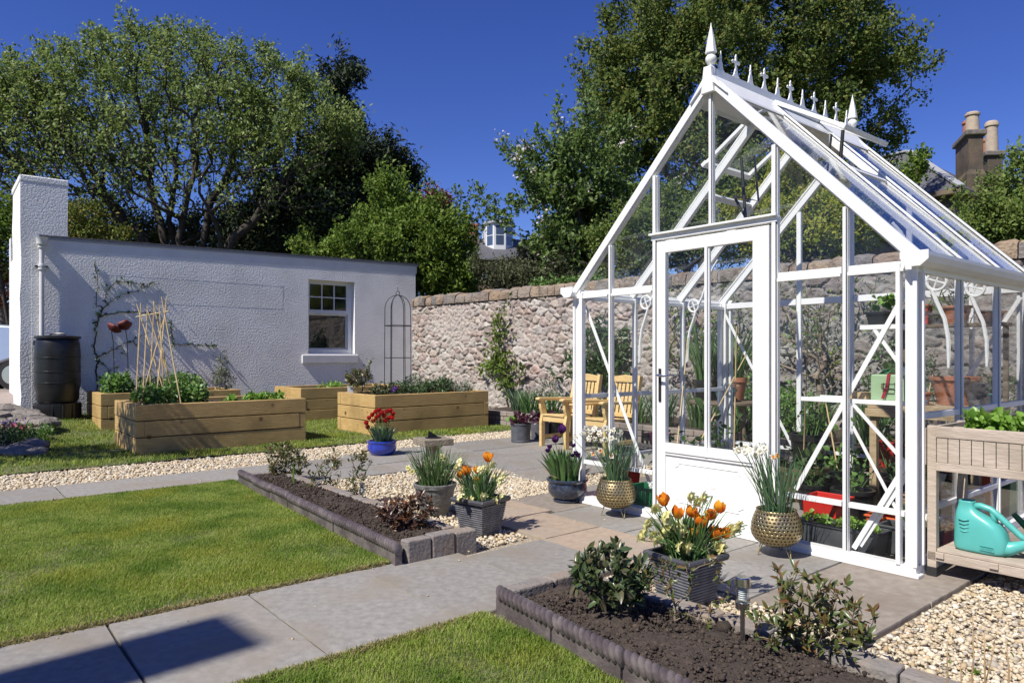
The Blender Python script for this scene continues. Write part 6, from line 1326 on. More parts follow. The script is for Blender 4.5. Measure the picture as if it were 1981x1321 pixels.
T1, S1 = 7.8, -2.22
inbed('bean_plant', 'mass of young bean leaves round the foot of the bamboo canes', 8.35, -1.82, 70, 14, .33, .26, .05, .045, .03, 'leaf_fresh', 61, 'plant')
inbed('bean_plant', 'second tuft of young leaves at the right foot of the bamboo canes', 8.25, -1.45, 40, 12, .18, .22, .05, .045, .03, 'leaf_fresh', 62, 'plant')
for i, (t, s_) in enumerate([(8.2, -.75), (8.3, -.5), (8.15, -.35), (8.45, -.6), (8.3, -.95)]):
    inbed('salad_plant', ('leftmost', 'second', 'third', 'fourth', 'rear')[i] + ' of the low salad plants at the right end of the front raised bed', t, s_, 12, 12, .1, .10, .05, .035, .02, 'leaf_lettuce', 63 + i, 'salad plant', 'salad plants in the front raised bed')
inbed('herb_clump', 'bright green herb clump at the left end of the back raised bed', 11.5, -1.75, 60, 14, .28, .30, .06, .045, .04, 'leaf_fresh', 70)
inbed('herb_clump', 'dense green herb clump showing behind the bamboo canes', 11.4, -.75, 80, 14, .34, .32, .055, .04, .04, 'leaf_fresh', 71)
inbed('herb_clump', 'small leafy clump between the two larger herb clumps', 11.4, -1.25, 40, 12, .2, .3, .05, .035, .04, 'leaf_mid', 72)
p = P(11.4, -.1, .545); tree('curry_plant', 'tall silvery grey plant at the right end of the back raised bed', 'plant', p, [(p.x, p.y, p.z + .45, .13, .13, .25), (p.x, p.y, p.z + .2, .2, .2, .2)], 80, 12, .045, .018, .03, 'leaf_grey', 'bark_light', tip=.002, alpha=.5, seed=73, maxr=.02, maxtrunk=.012, tn='stems', cn='foliage')
inbed('seedling_patch', 'low green seedlings in the bed under the sash window', 11.3, 1.95, 30, 10, .25, .10, .05, .03, .03, 'leaf_lettuce', 74)
p = P(8.75, 1.25, .545); tree('blueberry_bush', 'young shrub with pinkish green leaf tips at the left corner of the obelisk bed', 'shrub', p, [(p.x - .05, p.y, p.z + .28, .22, .2, .14), (p.x + .1, p.y, p.z + .45, .06, .06, .2)], 60, 10, .05, .025, .025, 'leaf_azalea', 'bark', tip=.002, alpha=.4, seed=75, maxr=.02, maxtrunk=.012, tn='stems', cn='foliage')
for i, (t, s_, r, h, m, lb) in enumerate([(8.2, 1.6, .2, .22, 'leaf_mid', 'low leafy plant just left of the obelisk foot'), (8.1, 2.0, .2, .2, 'leaf_mid', 'low leafy plant just right of the obelisk foot'), (8.5, 2.15, .24, .3, 'leaf_grey', 'grey-leaved plant right of the obelisk'), (8.3, 2.5, .22, .26, 'leaf_mid', 'dark leafy plant in the middle of the obelisk bed right half'), (8.1, 2.75, .2, .2, 'leaf_grey', 'low grey-green plant at the right end of the obelisk bed'), (8.6, 2.75, .2, .22, 'leaf_mid', 'leafy plant in the back right corner of the obelisk bed'), (8.15, 1.3, .16, .18, 'leaf_olive', 'small olive plant at the front left corner of the obelisk bed')]):
    inbed('border_plant', lb, t, s_, 40, 12, r, h, .05, .022, .03, m, 80 + i, 'plant', 'plants filling the obelisk bed')
o = thing('plant_label', 'white plant label leaning at the left corner of the obelisk bed', 'plant label', P(8.85, 1.12, .55), .6); MB().add([(-.05, 0, 0), (.05, 0, 0), (.05, .03, .15), (-.05, .03, .15), (-.05, .004, 0), (.05, .004, 0), (.05, .034, .15), (-.05, .034, .15)], [(0, 1, 2, 3), (7, 6, 5, 4), (0, 4, 5, 1), (1, 5, 6, 2), (2, 6, 7, 3), (3, 7, 4, 0)]).build('tag', 'white_plastic', o)
C_ = RNG.normal(size=(26, 3)) * .012; o = thing('viola', 'small mauve viola flowers in the obelisk bed', 'flower', P(7.98, 1.42, .66)); V, F = leaves(C_ * 2, RNG.normal(size=C_.shape), .03, .03); MB().np(V, F).build('petals', 'flower_purple', o); MB().tube([(0, 0, -.12), (0, 0, 0)], .003, 5).build('stem', 'stem', o)
# metal poppies
for (px, py, lb, r) in [(203, 640, 'left of two rusty red metal poppies on rods against the white wall', .125), (229, 634, 'right, higher of two rusty red metal poppies against the white wall', .115)]:
    h = HP(px, py, .55); o = thing('metal_poppy', lb, 'garden ornament', (h.x, h.y, .5 if False else .0), 0, 'rusty metal poppies'); z = h.z; b = MB()
    M = Matrix.Rotation(R(-35), 3, 'X') @ Matrix.Rotation(R(22 if px < 215 else -30), 3, 'Y'); n = 20; V = []; F = []
    for i, (rr, zz) in enumerate([(.02, 0), (.55, .12), (.9, .38), (1.0, .62), (.96, .62), (.5, .2), (.02, .06)]):
        for k in range(n): a = 2 * math.pi * k / n; w = 1 + .09 * math.sin(5 * a) * rr; V.append(Vector((0, 0, z)) + M @ Vector((math.cos(a) * rr * r * w, math.sin(a) * rr * r * w, zz * r)))
    for i in range(6):
        for k in range(n): F.append((i * n + k, i * n + (k + 1) % n, (i + 1) * n + (k + 1) % n, (i + 1) * n + k))
    b.add(V, F); b.build('flower_head', 'poppy_metal', o, smooth=True)
    MB().tube([(.06 if px < 215 else .07, .0, .0), (.05, 0, z * .5), (.03, 0, z * .88), (0, 0, z)], .007, 6).build('rod', 'iron', o, auto=True)
# water butt
o = thing('water_butt', 'black plastic water butt on a slatted stand under the downpipe', 'water butt', P(11.92, -2.52, .13), 0)
st = MB(); [st.box(.27 * math.cos(a) - .05, .27 * math.sin(a) - .05, -.1, .27 * math.cos(a) + .05, .27 * math.sin(a) + .05, .27) for a in [R(45 + 30 * k) for k in range(12)]]; st.lathe([(.24, .0), (.32, .0), (.33, .25), (.33, .29), (.001, .29)], 28); st.build('stand', 'black_plastic', o)
pr = [(.001, .30), (.27, .30), (.30, .36), (.300, .48)]
for z in (.62, .80, 1.02): pr += [(.319, z - .05), (.319, z - .012), (.326, z - .008), (.326, z + .008), (.319, z + .012), (.321, z + .06)]
pr += [(.312, 1.24), (.295, 1.31), (.285, 1.33)]
MB().lathe(pr, 40).build('barrel', 'black_plastic', o, auto=True); MB().lathe([(.295, 1.325), (.325, 1.33), (.325, 1.365), (.285, 1.375), (.12, 1.385), (.001, 1.385)], 40).build('lid', 'black_plastic', o, auto=True)
mb = MB(); mb.tube([(-.12, 0, 1.385), (-.1, 0, 1.41), (.1, 0, 1.41), (.12, 0, 1.385)], .014, 6); mb.build('lid_handle', 'black_plastic', o, auto=True)
MB().box(-.42, .02, 1.22, -.33, .10, 1.31).build('diverter', 'black_plastic', o, bevel=.01)
# rockery plants
for i, (px, Y, m, lb, fm) in enumerate([(15, 9.6, 'leaf_mid', 'low rockery plant with purple flowers at the left edge', 'flower_purple'), (30, 9.1, 'leaf_mid', 'low rockery plant with pink flowers at the left edge', 'flower_pink'), (70, 9.5, 'leaf_fresh', 'small bright green tuft between the rockery stones', None), (45, 10.6, 'leaf_mid', 'dark creeping plant between the upper rockery slabs', None), (5, 8.7, 'leaf_mid', 'dark cushion plant at the lowest rockery stone', None)]):
    p = at(px, Y, .05); o = tree('rock_plant', lb, 'plant', p, [(p.x, p.y, p.z + .12, .24, .2, .1)], 50, 14, .04, .018, .03, m, 'stem', tip=.002, seed=90 + i, maxr=.02, maxtrunk=.01, tn='stems', cn='foliage', group='plants in the rockery')
    if fm: C_ = RNG.normal(size=(45, 3)) * [.12, .1, .025] + [0, 0, .22]; V, F = leaves(C_, RNG.normal(size=C_.shape) + [0, 0, 1], .035, .03); MB().np(V, F).build('flowers', fm, o)['kind'] = 'stuff'

# ---- flower border in front of the stone wall
rg = random.Random(15)
def clump(label, t, s, n, r, h, sp, w, m, z0=.2, name='leafy_clump', fl=None, droop=.6):
    o = thing(name, label, 'plant', P(t, s, z0), 0, 'strap-leaved clumps in the wall border'); mb = MB(); straps(mb, n, r, h, sp, w, droop=droop, rng=rg); mb.build('foliage', m, o); return o
names = ['just right of the obelisk bed', 'second along the border from the obelisk bed', 'third along the border from the obelisk bed', 'left of the bench, against the low brick wall', 'directly behind the left bench seat', 'behind the middle of the bench', 'seen between the two bench backs', 'behind the right bench back', 'seen through the left greenhouse panel', 'seen through the glass left of the door', 'seen low through the left of the door glass', 'seen low through the right of the door glass']
for i, nm in enumerate(names):
    t = 8.15 - i * .56; clump('clump of arching strap leaves ' + nm, t, 3.78 + rg.uniform(-.1, .35), 75, .16, .42 if i < 6 else .6, .28, .018, 'strap' if i % 3 else 'strap_blue')
def bfol(label, t, s, r, h, m, seed, n=60, z0=.2, Ln=.05, Wd=.03, cat='shrub', per=14):
    p = P(t, s, z0); return tree('border_shrub', label, cat, p, [(p.x, p.y, p.z + h * .55, r, r, h * .5)], n, per, Ln, Wd, .04, m, 'bark', tip=.003, alpha=.35, seed=seed, maxr=.02, maxtrunk=.02, tn='stems', cn='foliage')
bfol('twiggy grey shrub in the border between the climber and the raised bed', 7.4, 4.1, .3, .6, 'leaf_grey', 101, 40, per=6)
bfol('yellow-green leafy shrub low in the border seen through the door glass', 2.6, 3.7, .35, .55, 'leaf_fresh', 102, 80)
bfol('leafy green plant at the foot of the wall behind the table', 3.4, 4.3, .4, .8, 'leaf_fresh', 103, 80)
bfol('dark bush at the foot of the wall seen just right of the greenhouse door', 1.9, 4.6, .45, 1.15, 'leaf_mid', 104, 110)
bfol('small dark bush at the wall foot below the gnarled espalier', .9, 4.9, .4, .8, 'leaf_mid', 105, 80); bfol('dark leafy bush at the wall foot behind the potting table', -.1, 5.0, .4, .7, 'leaf_olive', 106, 70)
bfol('purplish leafed plant low behind the bench', 5.6, 3.8, .25, .35, 'leaf_purple', 107, 40)
# ---- rustic table with pots behind the greenhouse
tp = at(1402, 8.25, 0); o = thing('rustic_table', 'round twig-legged rustic table behind the greenhouse carrying potted orchids', 'table', (tp.x, tp.y, -.03), 0)
MB().lathe([(.001, .655), (.40, .655), (.41, .665), (.41, .685), (.40, .695), (.001, .695)], 32).build('tabletop', 'timber_dark', o, auto=True)
for k in range(4): a = R(30 + 90 * k); c = Vector((math.cos(a), math.sin(a), 0)); MB().tube([c * .30, c * .27 + Vector((.01, 0, .35)), c * .29 + Vector((0, 0, .656))], .02, 8).build('leg', 'timber_dark', o, auto=True); 
for k in range(4): a = R(30 + 90 * k); c = Vector((math.cos(a), math.sin(a), 0)); d = Vector((math.cos(a + .9), math.sin(a + .9), 0)); MB().tube([c * .28 + Vector((0, 0, .42)), d * .2 + Vector((0, 0, .655))], .012, 6).build('strut', 'timber_dark', o, auto=True)
def tabpot(label, px, Y, r, h, m, z=.666):
    p = at(px, Y, z); return pot('plant_pot', label, tuple(p), wallprof(r, r * .7, h, rim=.008, rimh=h * .2), m, soil=(r * .9, h * .85), n=24)
a = tabpot('small turquoise glazed pot at the front of the rustic table', 1403, 8.0, .12, .15, 'turquoise_pot'); C_ = RNG.normal(size=(40, 3)) * [.05, .05, .02] + [0, 0, .18]; V, F = leaves(C_, RNG.normal(size=C_.shape) + [0, 0, .7], .07, .04, detail=True); MB().np(V, F).build('foliage', 'leaf_grey', a)
a = tabpot('terracotta pot of strap-leaved orchid on the right of the rustic table', 1420, 8.25, .14, .27, 'terracotta'); mb = MB(); straps(mb, 34, .08, .62, .42, .04, c=(0, 0, .24), droop=.8); mb.build('foliage', 'strap', a)
a = tabpot('black pot of long leaves on the left of the rustic table', 1362, 8.3, .13, .24, 'black_plastic'); mb = MB(); straps(mb, 36, .08, .75, .35, .035, c=(0, 0, .2), droop=.6); mb.build('foliage', 'strap', a)
a = tabpot('dark pot between the terracotta and black pots on the rustic table', 1390, 8.5, .1, .2, 'black_plastic'); mb = MB(); straps(mb, 26, .06, .55, .3, .035, c=(0, 0, .18), droop=.7); mb.build('foliage', 'strap_blue', a)

# ---- inside the greenhouse
def gpot(name, label, t, s, r, h, m, z=0.006, fol=None, rb=.72, rim=.012, group=None, cat='pot'):
    o = pot(name, label, P(t, s, z), wallprof(r, r * rb, h, rim=rim, rimh=h * .12), m, cat, group, soil=(r * .92, h * .84), n=30)
    if fol:
        n, rr, hh, Ln, Wd, lm = fol; p = P(t, s, z + h * .8); nodes_rg = np.random.default_rng(int(abs(t * 97 + s * 31))); C_ = nodes_rg.normal(size=(n, 3)) * [rr, rr, hh * .35] + [0, 0, h + hh * .45]
        V, F = leaves(C_, nodes_rg.normal(size=C_.shape) + [0, 0, .5], Ln, Wd, rng=nodes_rg, detail=True); MB().np(V, F).build('foliage', lm, o)
        mb = MB(); [mb.tube([(0, 0, h * .8), tuple(C_[k] * [.5, .5, .7]), tuple(C_[k])], .002, 4) for k in range(0, n, max(1, n // 14))]; mb.build('stems', 'stem', o)
    return o
def cane(label, t, s, z0, t1, s1, z1, m='bamboo', r=.006):
    a, b = P(t, s, z0), P(t1, s1, z1); o = thing('garden_cane', label, 'cane', a, 0, 'garden canes in the greenhouse pots'); MB().tube([(0, 0, 0), (b - a) * .5, b - a], [r, r, r * .8], 7).build('stick', m, o, auto=True)
gpot('glazed_pot', 'wide brown glazed pot with a rolled rim on the greenhouse floor', 1.40, 1.45, .19, .27, 'old_brass', fol=(22, .07, .16, .09, .07, 'leaf_mid'), rb=.7, rim=.02)
gpot('grow_pot', 'round black grow pot at the far end of the black pot row', 1.28, 1.75, .16, .24, 'black_plastic', fol=(22, .05, .14, .06, .05, 'leaf_fresh'), group='round black grow pots in the greenhouse')
gpot('grow_pot', 'round black grow pot in the middle, against the middle glazing bar', .98, 1.40, .17, .26, 'black_plastic', fol=(50, .07, .30, .05, .03, 'leaf_fresh'), group='round black grow pots in the greenhouse')
gpot('grow_pot', 'round black grow pot with a drooping feathery tomato plant', .55, 1.38, .17, .28, 'black_plastic', fol=(120, .08, .16, .045, .016, 'leaf_mid'), group='round black grow pots in the greenhouse')
gpot('grow_pot', 'round dark grey grow pot nearest the right-hand corner post', .17, 1.20, .14, .26, 'dark_grey_pot', group='round black grow pots in the greenhouse')
gpot('grow_pot', 'black grow pot behind the left greenhouse glass beside the tilted cane', 2.1, .62, .15, .24, 'black_plastic', fol=(60, .09, .2, .06, .045, 'leaf_mid'), group='round black grow pots in the greenhouse')
gpot('grow_pot', 'black grow pot with broad leaves close to the left greenhouse wall', 2.3, 1.0, .15, .24, 'black_plastic', fol=(50, .1, .3, .07, .05, 'leaf_mid'), group='round black grow pots in the greenhouse')
gpot('grow_pot', 'tall black pot behind the right door frame', 1.55, 1.85, .15, .5, 'black_plastic', fol=(40, .1, .25, .06, .035, 'leaf_mid'), group='round black grow pots in the greenhouse')
cane('bamboo cane standing up from the wide brown glazed pot', 1.42, 1.5, .1, 1.40, 1.55, 1.42); cane('pale cane leaning back from the far black grow pot', 1.22, 1.75, .1, 1.50, 1.85, 1.35); cane('slanting cane in the feathery tomato pot', .58, 1.38, .1, .42, 1.5, 1.1)
cane('upright cane in the pot nearest the left greenhouse wall', 2.15, .72, .1, 2.28, 1.1, 1.35); cane('long leaning bamboo cane seen left of the door handle', 2.05, .62, .1, 2.2, 1.9, 1.2); cane('upright bamboo cane seen through the left of the door glass', 1.95, 1.3, .05, 1.95, 1.35, 1.45)
def bucket(name, label, t, s, z, w, d, h, m, rz=0, taper=.8, fol=None, rim=.012, cat='tub'):
    o = thing(name, label, cat, P(t, s, z), TH + rz); mb = MB(); a, b = w / 2, d / 2; k = taper; th = .006
    V = [(-b * k, -a * k, 0), (b * k, -a * k, 0), (b * k, a * k, 0), (-b * k, a * k, 0), (-b, -a, h - .015), (b, -a, h - .015), (b, a, h - .015), (-b, a, h - .015)]
    r_ = rim; V += [(-b - r_, -a - r_, h - .015), (b + r_, -a - r_, h - .015), (b + r_, a + r_, h - .015), (-b - r_, a + r_, h - .015)] + [(-b - r_, -a - r_, h), (b + r_, -a - r_, h), (b + r_, a + r_, h), (-b - r_, a + r_, h)] + [(-b + th, -a + th, h), (b - th, -a + th, h), (b - th, a - th, h), (-b + th, a - th, h)] + [(-b * .9, -a * .9, h * .4), (b * .9, -a * .9, h * .4), (b * .9, a * .9, h * .4), (-b * .9, a * .9, h * .4)]
    F = [(3, 2, 1, 0)] + [(4 * i + q, 4 * i + (q + 1) % 4, 4 * i + 4 + (q + 1) % 4, 4 * i + 4 + q) for i in range(5) for q in range(4)]; mb.add(V, F); mb.build('body', m, o, bevel=.004)
    if fol is not None: MB().box(-b * .94, -a * .94, h * .5, b * .94, a * .94, h * .84).build('compost', 'soil', o)
    if fol:
        n, hh, Ln, Wd, lm = fol; g = np.random.default_rng(int(w * 1000 + t * 50)); C_ = np.stack([g.uniform(-b * .8, b * .8, n), g.uniform(-a * .9, a * .9, n), h * .85 + g.random(n) * hh], 1); V, F = leaves(C_, g.normal(size=C_.shape) + [0, 0, .6], Ln, Wd, rng=g, detail=True); MB().np(V, F).build('foliage', lm, o)
    return o
bucket('trough', 'long charcoal trough of young lettuces just inside the glass right of the door', .49, .22, .006, .50, .17, .15, 'charcoal_trough', taper=.92, fol=(170, .05, .035, .028, 'leaf_lettuce'), cat='trough')
tr2 = bucket('trough', 'charcoal trough of garlic shoots inside the corner panel of the greenhouse', .16, .40, .006, .30, .17, .17, 'charcoal_trough', taper=.92, fol=None, cat='trough'); MB().box(-.08, -.14, .08, .08, .14, .14).build('compost', 'soil', tr2); mb = MB()
for k in range(9): straps(mb, 5, .02, .17, .09, .010, c=(random.uniform(-.06, .06), random.uniform(-.13, .13), .13), droop=.4)
mb.build('foliage', 'strap', tr2)
tub2 = bucket('trug', 'bright red plastic trug behind the lettuce trough', .70, .46, .006, .24, .22, .26, 'red_plastic', taper=.75)
bucket('crate', 'orange vented plastic crate on the floor behind the corner trough', .26, .70, .03, .46, .28, .14, 'orange_plastic', taper=.95, cat='crate')
bucket('crate', 'blue plastic crate on the floor near the right greenhouse wall', .02 + .12, 1.05, .03, .20, .5, .16, 'blue_plastic', taper=.95, cat='crate')
bucket('planter', 'tall red square planter at the back of the greenhouse', .86, 1.86, .006, .18, .18, .50, 'red_plastic', taper=.85, fol=(60, .12, .05, .025, 'leaf_mid'), cat='planter')
bucket('planter', 'wide red planter at the back behind the feathery tomato', .58, 1.86, .006, .30, .2, .50, 'red_plastic', taper=.8, cat='planter')
bucket('planter', 'green plastic planter at the back of the greenhouse beside the red ones', .18, 1.86, .006, .34, .22, .50, 'green_plastic', taper=.85, cat='planter')
bucket('planter', 'orange planter against the right greenhouse wall', .10, 1.52, .006, .12, .16, .40, 'orange_plastic', taper=.85, cat='planter')
bucket('trug', 'dark green trug on the floor behind the left brace of the greenhouse', 2.0, .22, .006, .26, .2, .17, 'green_plastic', taper=.8)
bucket('trug', 'small red trug behind the cream daffodil pot', 2.38, .38, .006, .16, .2, .24, 'red_plastic', taper=.8)
o = bucket('wicker_box', 'woven box of tools on the greenhouse floor behind the orange crate', .30, 1.02, .006, .26, .2, .26, 'wicker', taper=.9, cat='box'); MB().tube([(-.02, -.02, .2), (.03, -.10, .36)], .012, 8).build('tool_handle', 'bamboo', o, auto=True); MB().lathe([(.01, .30), (.045, .40), (.047, .405), (.03, .39)], 14, (.02, -.07, 0)).build('paper_cone', 'petal_cream', o, smooth=True)
o = thing('hand_trowel', 'white plastic scoop lying across the orange crate', 'scoop', P(.16, .62, .175), TH); mb = MB(); mb.ell((0, 0, .015), (.09, .11, .03), 12, 6); mb.build('bowl', 'white_plastic', o, smooth=True); MB().tube([(0, .1, .01), (0, .22, .02)], .012, 8).build('grip', 'white_plastic', o, auto=True)
# seed trough, green tin and board on the white shelves
bucket('seed_trough', 'black seed trough of leafy seedlings on the upper white shelf', .16, .17, 1.366, .27, .11, .085, 'black_plastic', taper=.9, fol=(70, .10, .045, .03, 'leaf_lettuce'), cat='trough')
o = thing('green_tin', 'sage green metal tin with side handle and a red strap on the lower white shelf', 'tin box', P(.155, .17, .937), TH)
MB().box(-.075, -.105, 0, .075, .105, .15).build('tin_body', 'green_tin', o, bevel=.008); MB().tube([(-.076, .03, .10), (-.10, .03, .095), (-.10, .03, .07), (-.076, .03, .065)], .004, 6).build('tin_handle', 'old_brass', o, auto=True); MB().tube([(-.076, -.03, .10), (-.10, -.03, .095), (-.10, .03, .095), (-.10, .03, .07), (-.10, -.03, .07), (-.076, -.03, .065)], .003, 6).build('tin_handle', 'iron', o, auto=True)
mb = MB(); mb.beam((.0, .0, .153), (-.08, .0, .154), .016, .004); mb.beam((-.081, .0, .152), (-.088, .008, .08), .016, .003, (1, 0, 0)); mb.beam((-.088, .008, .08), (-.092, .03, .012), .016, .003, (1, 0, 0)); mb.build('strap', 'strap_red', o)
mb = MB(); [mb.tube([(random.uniform(-.03, .03), random.uniform(-.0, .08), .15), (random.uniform(-.03, .03), random.uniform(-.0, .08), .175)], .004, 5) for _ in range(14)]; mb.build('contents', 'green_plastic', o)
o = thing('wooden_block', 'small wooden block beside the green tin on the lower white shelf', 'wood block', P(.36, .18, .937), TH); MB().box(-.05, -.06, 0, .05, .06, .04).build('block', 'cardboard', o, bevel=.003)
# potting staging along the back right corner
o = thing('potting_bench', 'plank potting bench with an upper tier inside the right end of the greenhouse', 'potting bench', P(.04, 1.22, .006), TH)
for k in range(4): MB().box(.02 + k * .16, .01, .80, .17 + k * .16, .74, .835).build('plank', 'bench_plank', o, bevel=.004)
MB().box(.0, .0, .74, .018, .75, .80).build('apron', 'bench_plank', o, bevel=.004)
for x in (.03, .60):
    for y in (.02, .68): MB().box(x, y, 0, x + .05, y + .05, .795).build('leg', 'bench_plank', o, bevel=.003)
for y in (.02, .70): MB().box(.62, y, .84, .65, y + .03, 1.40).build('post', 'timber_dark', o)
for k in range(2): MB().box(.48 + k * .11, .01, 1.40, .58 + k * .11, .76, 1.425).build('upper_plank', 'timber_dark', o, bevel=.003)
zb = .843
for (t, s, r, h, m, lb, fol) in [(.30, 1.55, .15, .20, 'terracotta', 'big terracotta pot on the potting bench', None), (.13, 1.45, .07, .16, 'dark_grey_pot', 'dark grey pot beside the big terracotta pot', None), (.10, 1.62, .045, .08, 'turquoise', 'small white and green pot at the bench edge', None), (.45, 1.35, .06, .09, 'terracotta', 'small stacked terracotta pot at the near end of the potting bench', None), (.60, 1.36, .09, .15, 'black_plastic', 'squat dark pot at the near left of the potting bench', (30, .05, .1, .06, .04, 'leaf_mid')), (.25, 1.78, .08, .12, 'red_plastic', 'small red pot at the far end of the potting bench', None)]:
    gpot('bench_pot', lb, t, s, r, h, m, z=zb, fol=fol, rb=.75, group='pots on the potting bench')
zu = 1.433
gpot('bench_pot', 'terracotta pot of spiky seedlings on the upper bench tier', .38, 1.80, .10, .13, 'terracotta', z=zu, fol=(30, .05, .14, .10, .014, 'strap'), group='pots on the potting bench')
gpot('bench_pot', 'wide terracotta saucer pot at the right of the upper bench tier', .16, 1.81, .09, .08, 'terracotta', z=zu, group='pots on the potting bench')
bucket('seed_bag', 'crumpled red bag with a green top on the upper bench tier', .62, 1.80, zu, .13, .1, .15, 'red_plastic', taper=1.0, cat='bag')
gpot('bench_pot', 'trailing yellow-leaved plant in a dark pot on the upper bench tier', .50, 1.79, .06, .08, 'dark_grey_pot', z=zu, fol=(24, .08, .1, .11, .02, 'leaf_lime'), group='pots on the potting bench')

# ---- raised planter table beside the greenhouse
def planter_table():
    # local x = s, local y = t ; the table runs towards negative t
    o = thing('planter_table', 'weathered grey wooden planter table with a slatted lower shelf at the right edge', 'planter table', P(-.045, .075, 0), TH); L = 1.15; D = .48; G = 'grey_wood'
    for y in (-.05, -L):
        for x in (0, D - .045):
            l = MB().box(x, y, .0, x + .045, y + .045, .815).build('leg', G, o, bevel=.003); MB().box(x - .003, y - .003, -.003, x + .048, y + .048, .05).build('foot', 'rubber', l, bevel=.003)
    for x in (-.012, D - .008):
        MB().box(x, -L + .046, .755, x + .02, -.052, .815).build('top_rail', G, o, bevel=.003); MB().box(x, -L + .046, .575, x + .02, -.052, .62).build('bottom_rail', G, o, bevel=.003)
        n = 19; w = (L - .1) / n
        for k in range(n): MB().box(x + .005, -.054 - (k + 1) * w + .002, .621, x + .017, -.054 - k * w - .002, .754).build('board', G, o, bevel=.001)
    for y in (-.052, -L + .02): MB().box(.046, y, .575, D - .046, y + .018, .815).build('end_board', G, o, bevel=.003)
    MB().box(-.014, -.003, .60, .03, .012, .80).build('end_board', G, o, bevel=.003)
    MB().box(.02, -L + .05, .60, D - .02, -.06, .612).build('base_board', G, o)
    for y in (-.36, -.70): MB().box(.01, y, .74, D - .01, y + .014, .80).build('divider', G, o, bevel=.002)
    MB().box(.22, -L + .05, .74, .234, -.06, .80).build('divider', G, o, bevel=.002)
    MB().box(.0, -L, .085, .03, -.004, .135).build('shelf_rail', G, o, bevel=.003); MB().box(D - .035, -L, .085, D - .005, -.004, .135).build('shelf_rail', G, o, bevel=.003)
    for k in range(5): x = .003 + k * .092; MB().box(x, -L + .02, .137, x + .08, -.052, .153).build('shelf_slat', G, o, bevel=.002)
    for y in (-.09, -.34, -.6, -.9): MB().box(-.012, y, .105, D, y + .04, .1355).build('shelf_bearer', G, o, bevel=.002)
planter_table()
o = bucket('seed_tray', 'green seed tray thick with leafy seedlings on the planter table', -.34, .30, .66, .36, .22, .13, 'green_plastic', taper=.92, fol=(420, .10, .045, .036, 'leaf_lettuce'), cat='seed tray')
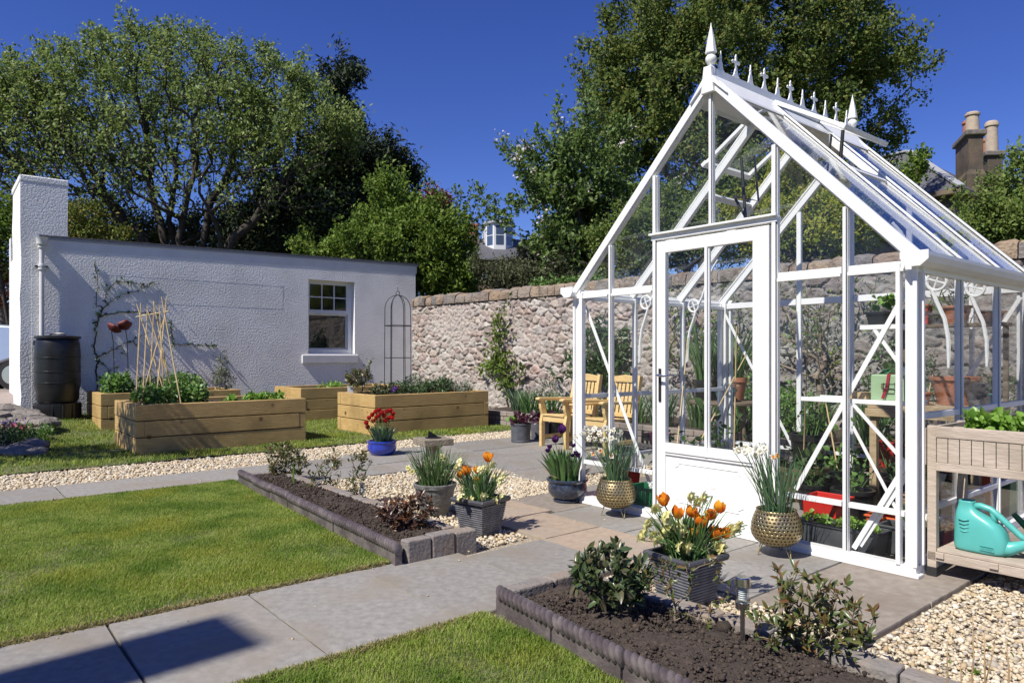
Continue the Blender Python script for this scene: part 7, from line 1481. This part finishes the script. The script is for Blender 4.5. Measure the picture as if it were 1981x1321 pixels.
# ---- watering can
def watering_can():
    o = thing('watering_can', 'turquoise plastic watering can with a looped handle on the planter table shelf', 'watering can', P(-.15, .19, .154), TH - math.pi / 2)
    # local x = along the shelf (towards -t), y = depth
    n = 26; V = []; F = []
    def sec(z, x0, x1, w, r=.35):
        out = []
        for k in range(n):
            a = 2 * math.pi * k / n; c, s_ = math.cos(a), math.sin(a); e = 2 / 3.6
            out.append(((x0 + x1) / 2 + (x1 - x0) / 2 * math.copysign(abs(c) ** e, c), w / 2 * math.copysign(abs(s_) ** e, s_), z))
        return out
    rows = [(0.0, .012, .225, .11), (.006, .003, .24, .125), (.03, 0, .25, .135), (.07, .0, .252, .138), (.12, 0.002, .24, .138), (.155, .004, .215, .132), (.185, .006, .17, .118), (.205, .01, .125, .10), (.225, .015, .098, .085), (.25, .022, .094, .078), (.262, .020, .098, .082), (.266, .024, .094, .074), (.262, .030, .088, .066), (.20, .035, .085, .06)]
    for r_ in rows: V += sec(*r_)
    for i in range(len(rows) - 1):
        for k in range(n): F.append((i * n + k, i * n + (k + 1) % n, (i + 1) * n + (k + 1) % n, (i + 1) * n + k))
    F.append(tuple(range(n))[::-1]); b = MB().add(V, F).build('body', 'turquoise', o, smooth=True)
    sb = b.modifiers.new('sub', 'SUBSURF'); sb.levels = 1; sb.render_levels = 1
    h = MB(); h.tube([(.085, 0, .235), (.12, 0, .243), (.165, 0, .232), (.20, 0, .205), (.245, 0, .165), (.30, 0, .115), (.335, 0, .095)], [.018, .017, .0165, .0165, .016, .015, .016], 14); h.tube([(.17, 0, .228), (.178, 0, .20), (.185, 0, .165)], [.014, .012, .018], 12); h.build('handle', 'turquoise', o, smooth=True)
    MB().tube([(.225, 0, .04), (.26, 0, .045), (.30, 0, .065), (.36, 0, .10), (.46, 0, .155)], [.05, .034, .027, .024, .019], 16).build('spout', 'turquoise', o, smooth=True)
    mk = MB(); mk.box(.135, -.0715, .026, .20, -.0695, .0285); mk.box(.135, -.0715, .046, .20, -.0695, .0485); mk.box(.135, -.0715, .0285, .1375, -.0695, .046); mk.box(.1975, -.0715, .0285, .20, -.0695, .046); mk.build('raised_badge', 'turquoise', o)
    try:
        cu = bpy.data.curves.new('badge_lettering', 'FONT'); cu.body = 'sankey'; cu.size = .019; cu.extrude = .0008; cu.align_x = 'CENTER'; cu.align_y = 'CENTER'
        to = bpy.data.objects.new('badge_lettering', cu); me = bpy.data.meshes.new_from_object(to); me.materials.clear(); me.materials.append(MATS['turquoise'])
        tob = bpy.data.objects.new('badge_lettering', me); COL.objects.link(tob); tob.parent = o; tob.location = (.1675, -.0705, .0375); tob.rotation_euler = (R(90), 0, 0); bpy.data.objects.remove(to)
    except Exception as ex: print('text', ex)
    d = MB()
    for k in range(4): d.tube([(.035 + .004 * k, -.066, .17 - .02 * k), (.06, -.0685, .165 - .02 * k), (.085, -.067, .172 - .02 * k)], .0035, 6)
    d.build('grip_ridges', 'turquoise', o, smooth=True)
watering_can()
o = thing('watering_can', 'dark green watering can half hidden behind the turquoise one', 'watering can', P(-.62, .40, .154), TH - math.pi / 2 + .3); MB().lathe([(.001, 0), (.10, 0), (.11, .02), (.105, .15), (.07, .18), (.06, .2), (.05, .2), (.04, .16)], 24).build('body', 'green_plastic', o, auto=True); MB().tube([(-.08, 0, .05), (-.18, 0, .12), (-.25, 0, .2)], [.025, .018, .014], 10).build('spout', 'green_plastic', o, auto=True); MB().tube([(.09, 0, .05), (.15, 0, .12), (.12, 0, .22), (.03, 0, .24), (-.03, 0, .19)], .01, 8).build('handle', 'green_plastic', o, auto=True)
# items seen past the planter table
gpot('grow_pot', 'pink plant pot on the ground behind the companion bench', 4.2, 3.1, .12, .2, 'pink_plastic', z=0, group=None)

for (t, s, r, h, f, lb) in [(1.15, 1.15, .13, .2, (60, .07, .22, .05, .03, 'leaf_mid'), 'medium black grow pot in front of the pot row, nearest the door'), (.80, 1.05, .14, .22, (40, .07, .18, .06, .03, 'leaf_fresh'), 'medium black grow pot between the wicker box and the brown glazed pot'),
        (.75, 1.62, .15, .26, (70, .09, .35, .05, .028, 'leaf_mid'), 'black grow pot in the back row with a bushy tomato'), (.40, 1.62, .14, .26, (60, .08, .25, .05, .02, 'leaf_olive'), 'black grow pot in the back row under the potting bench'), (1.75, 1.5, .16, .3, (60, .1, .35, .06, .04, 'leaf_mid'), 'deep black grow pot behind the door glass'), (2.25, 1.55, .15, .28, (50, .1, .35, .06, .04, 'leaf_mid'), 'black grow pot in the far left corner of the greenhouse')]:
    gpot('grow_pot', lb, t, s, r, h, 'black_plastic', fol=f, group='round black grow pots in the greenhouse')
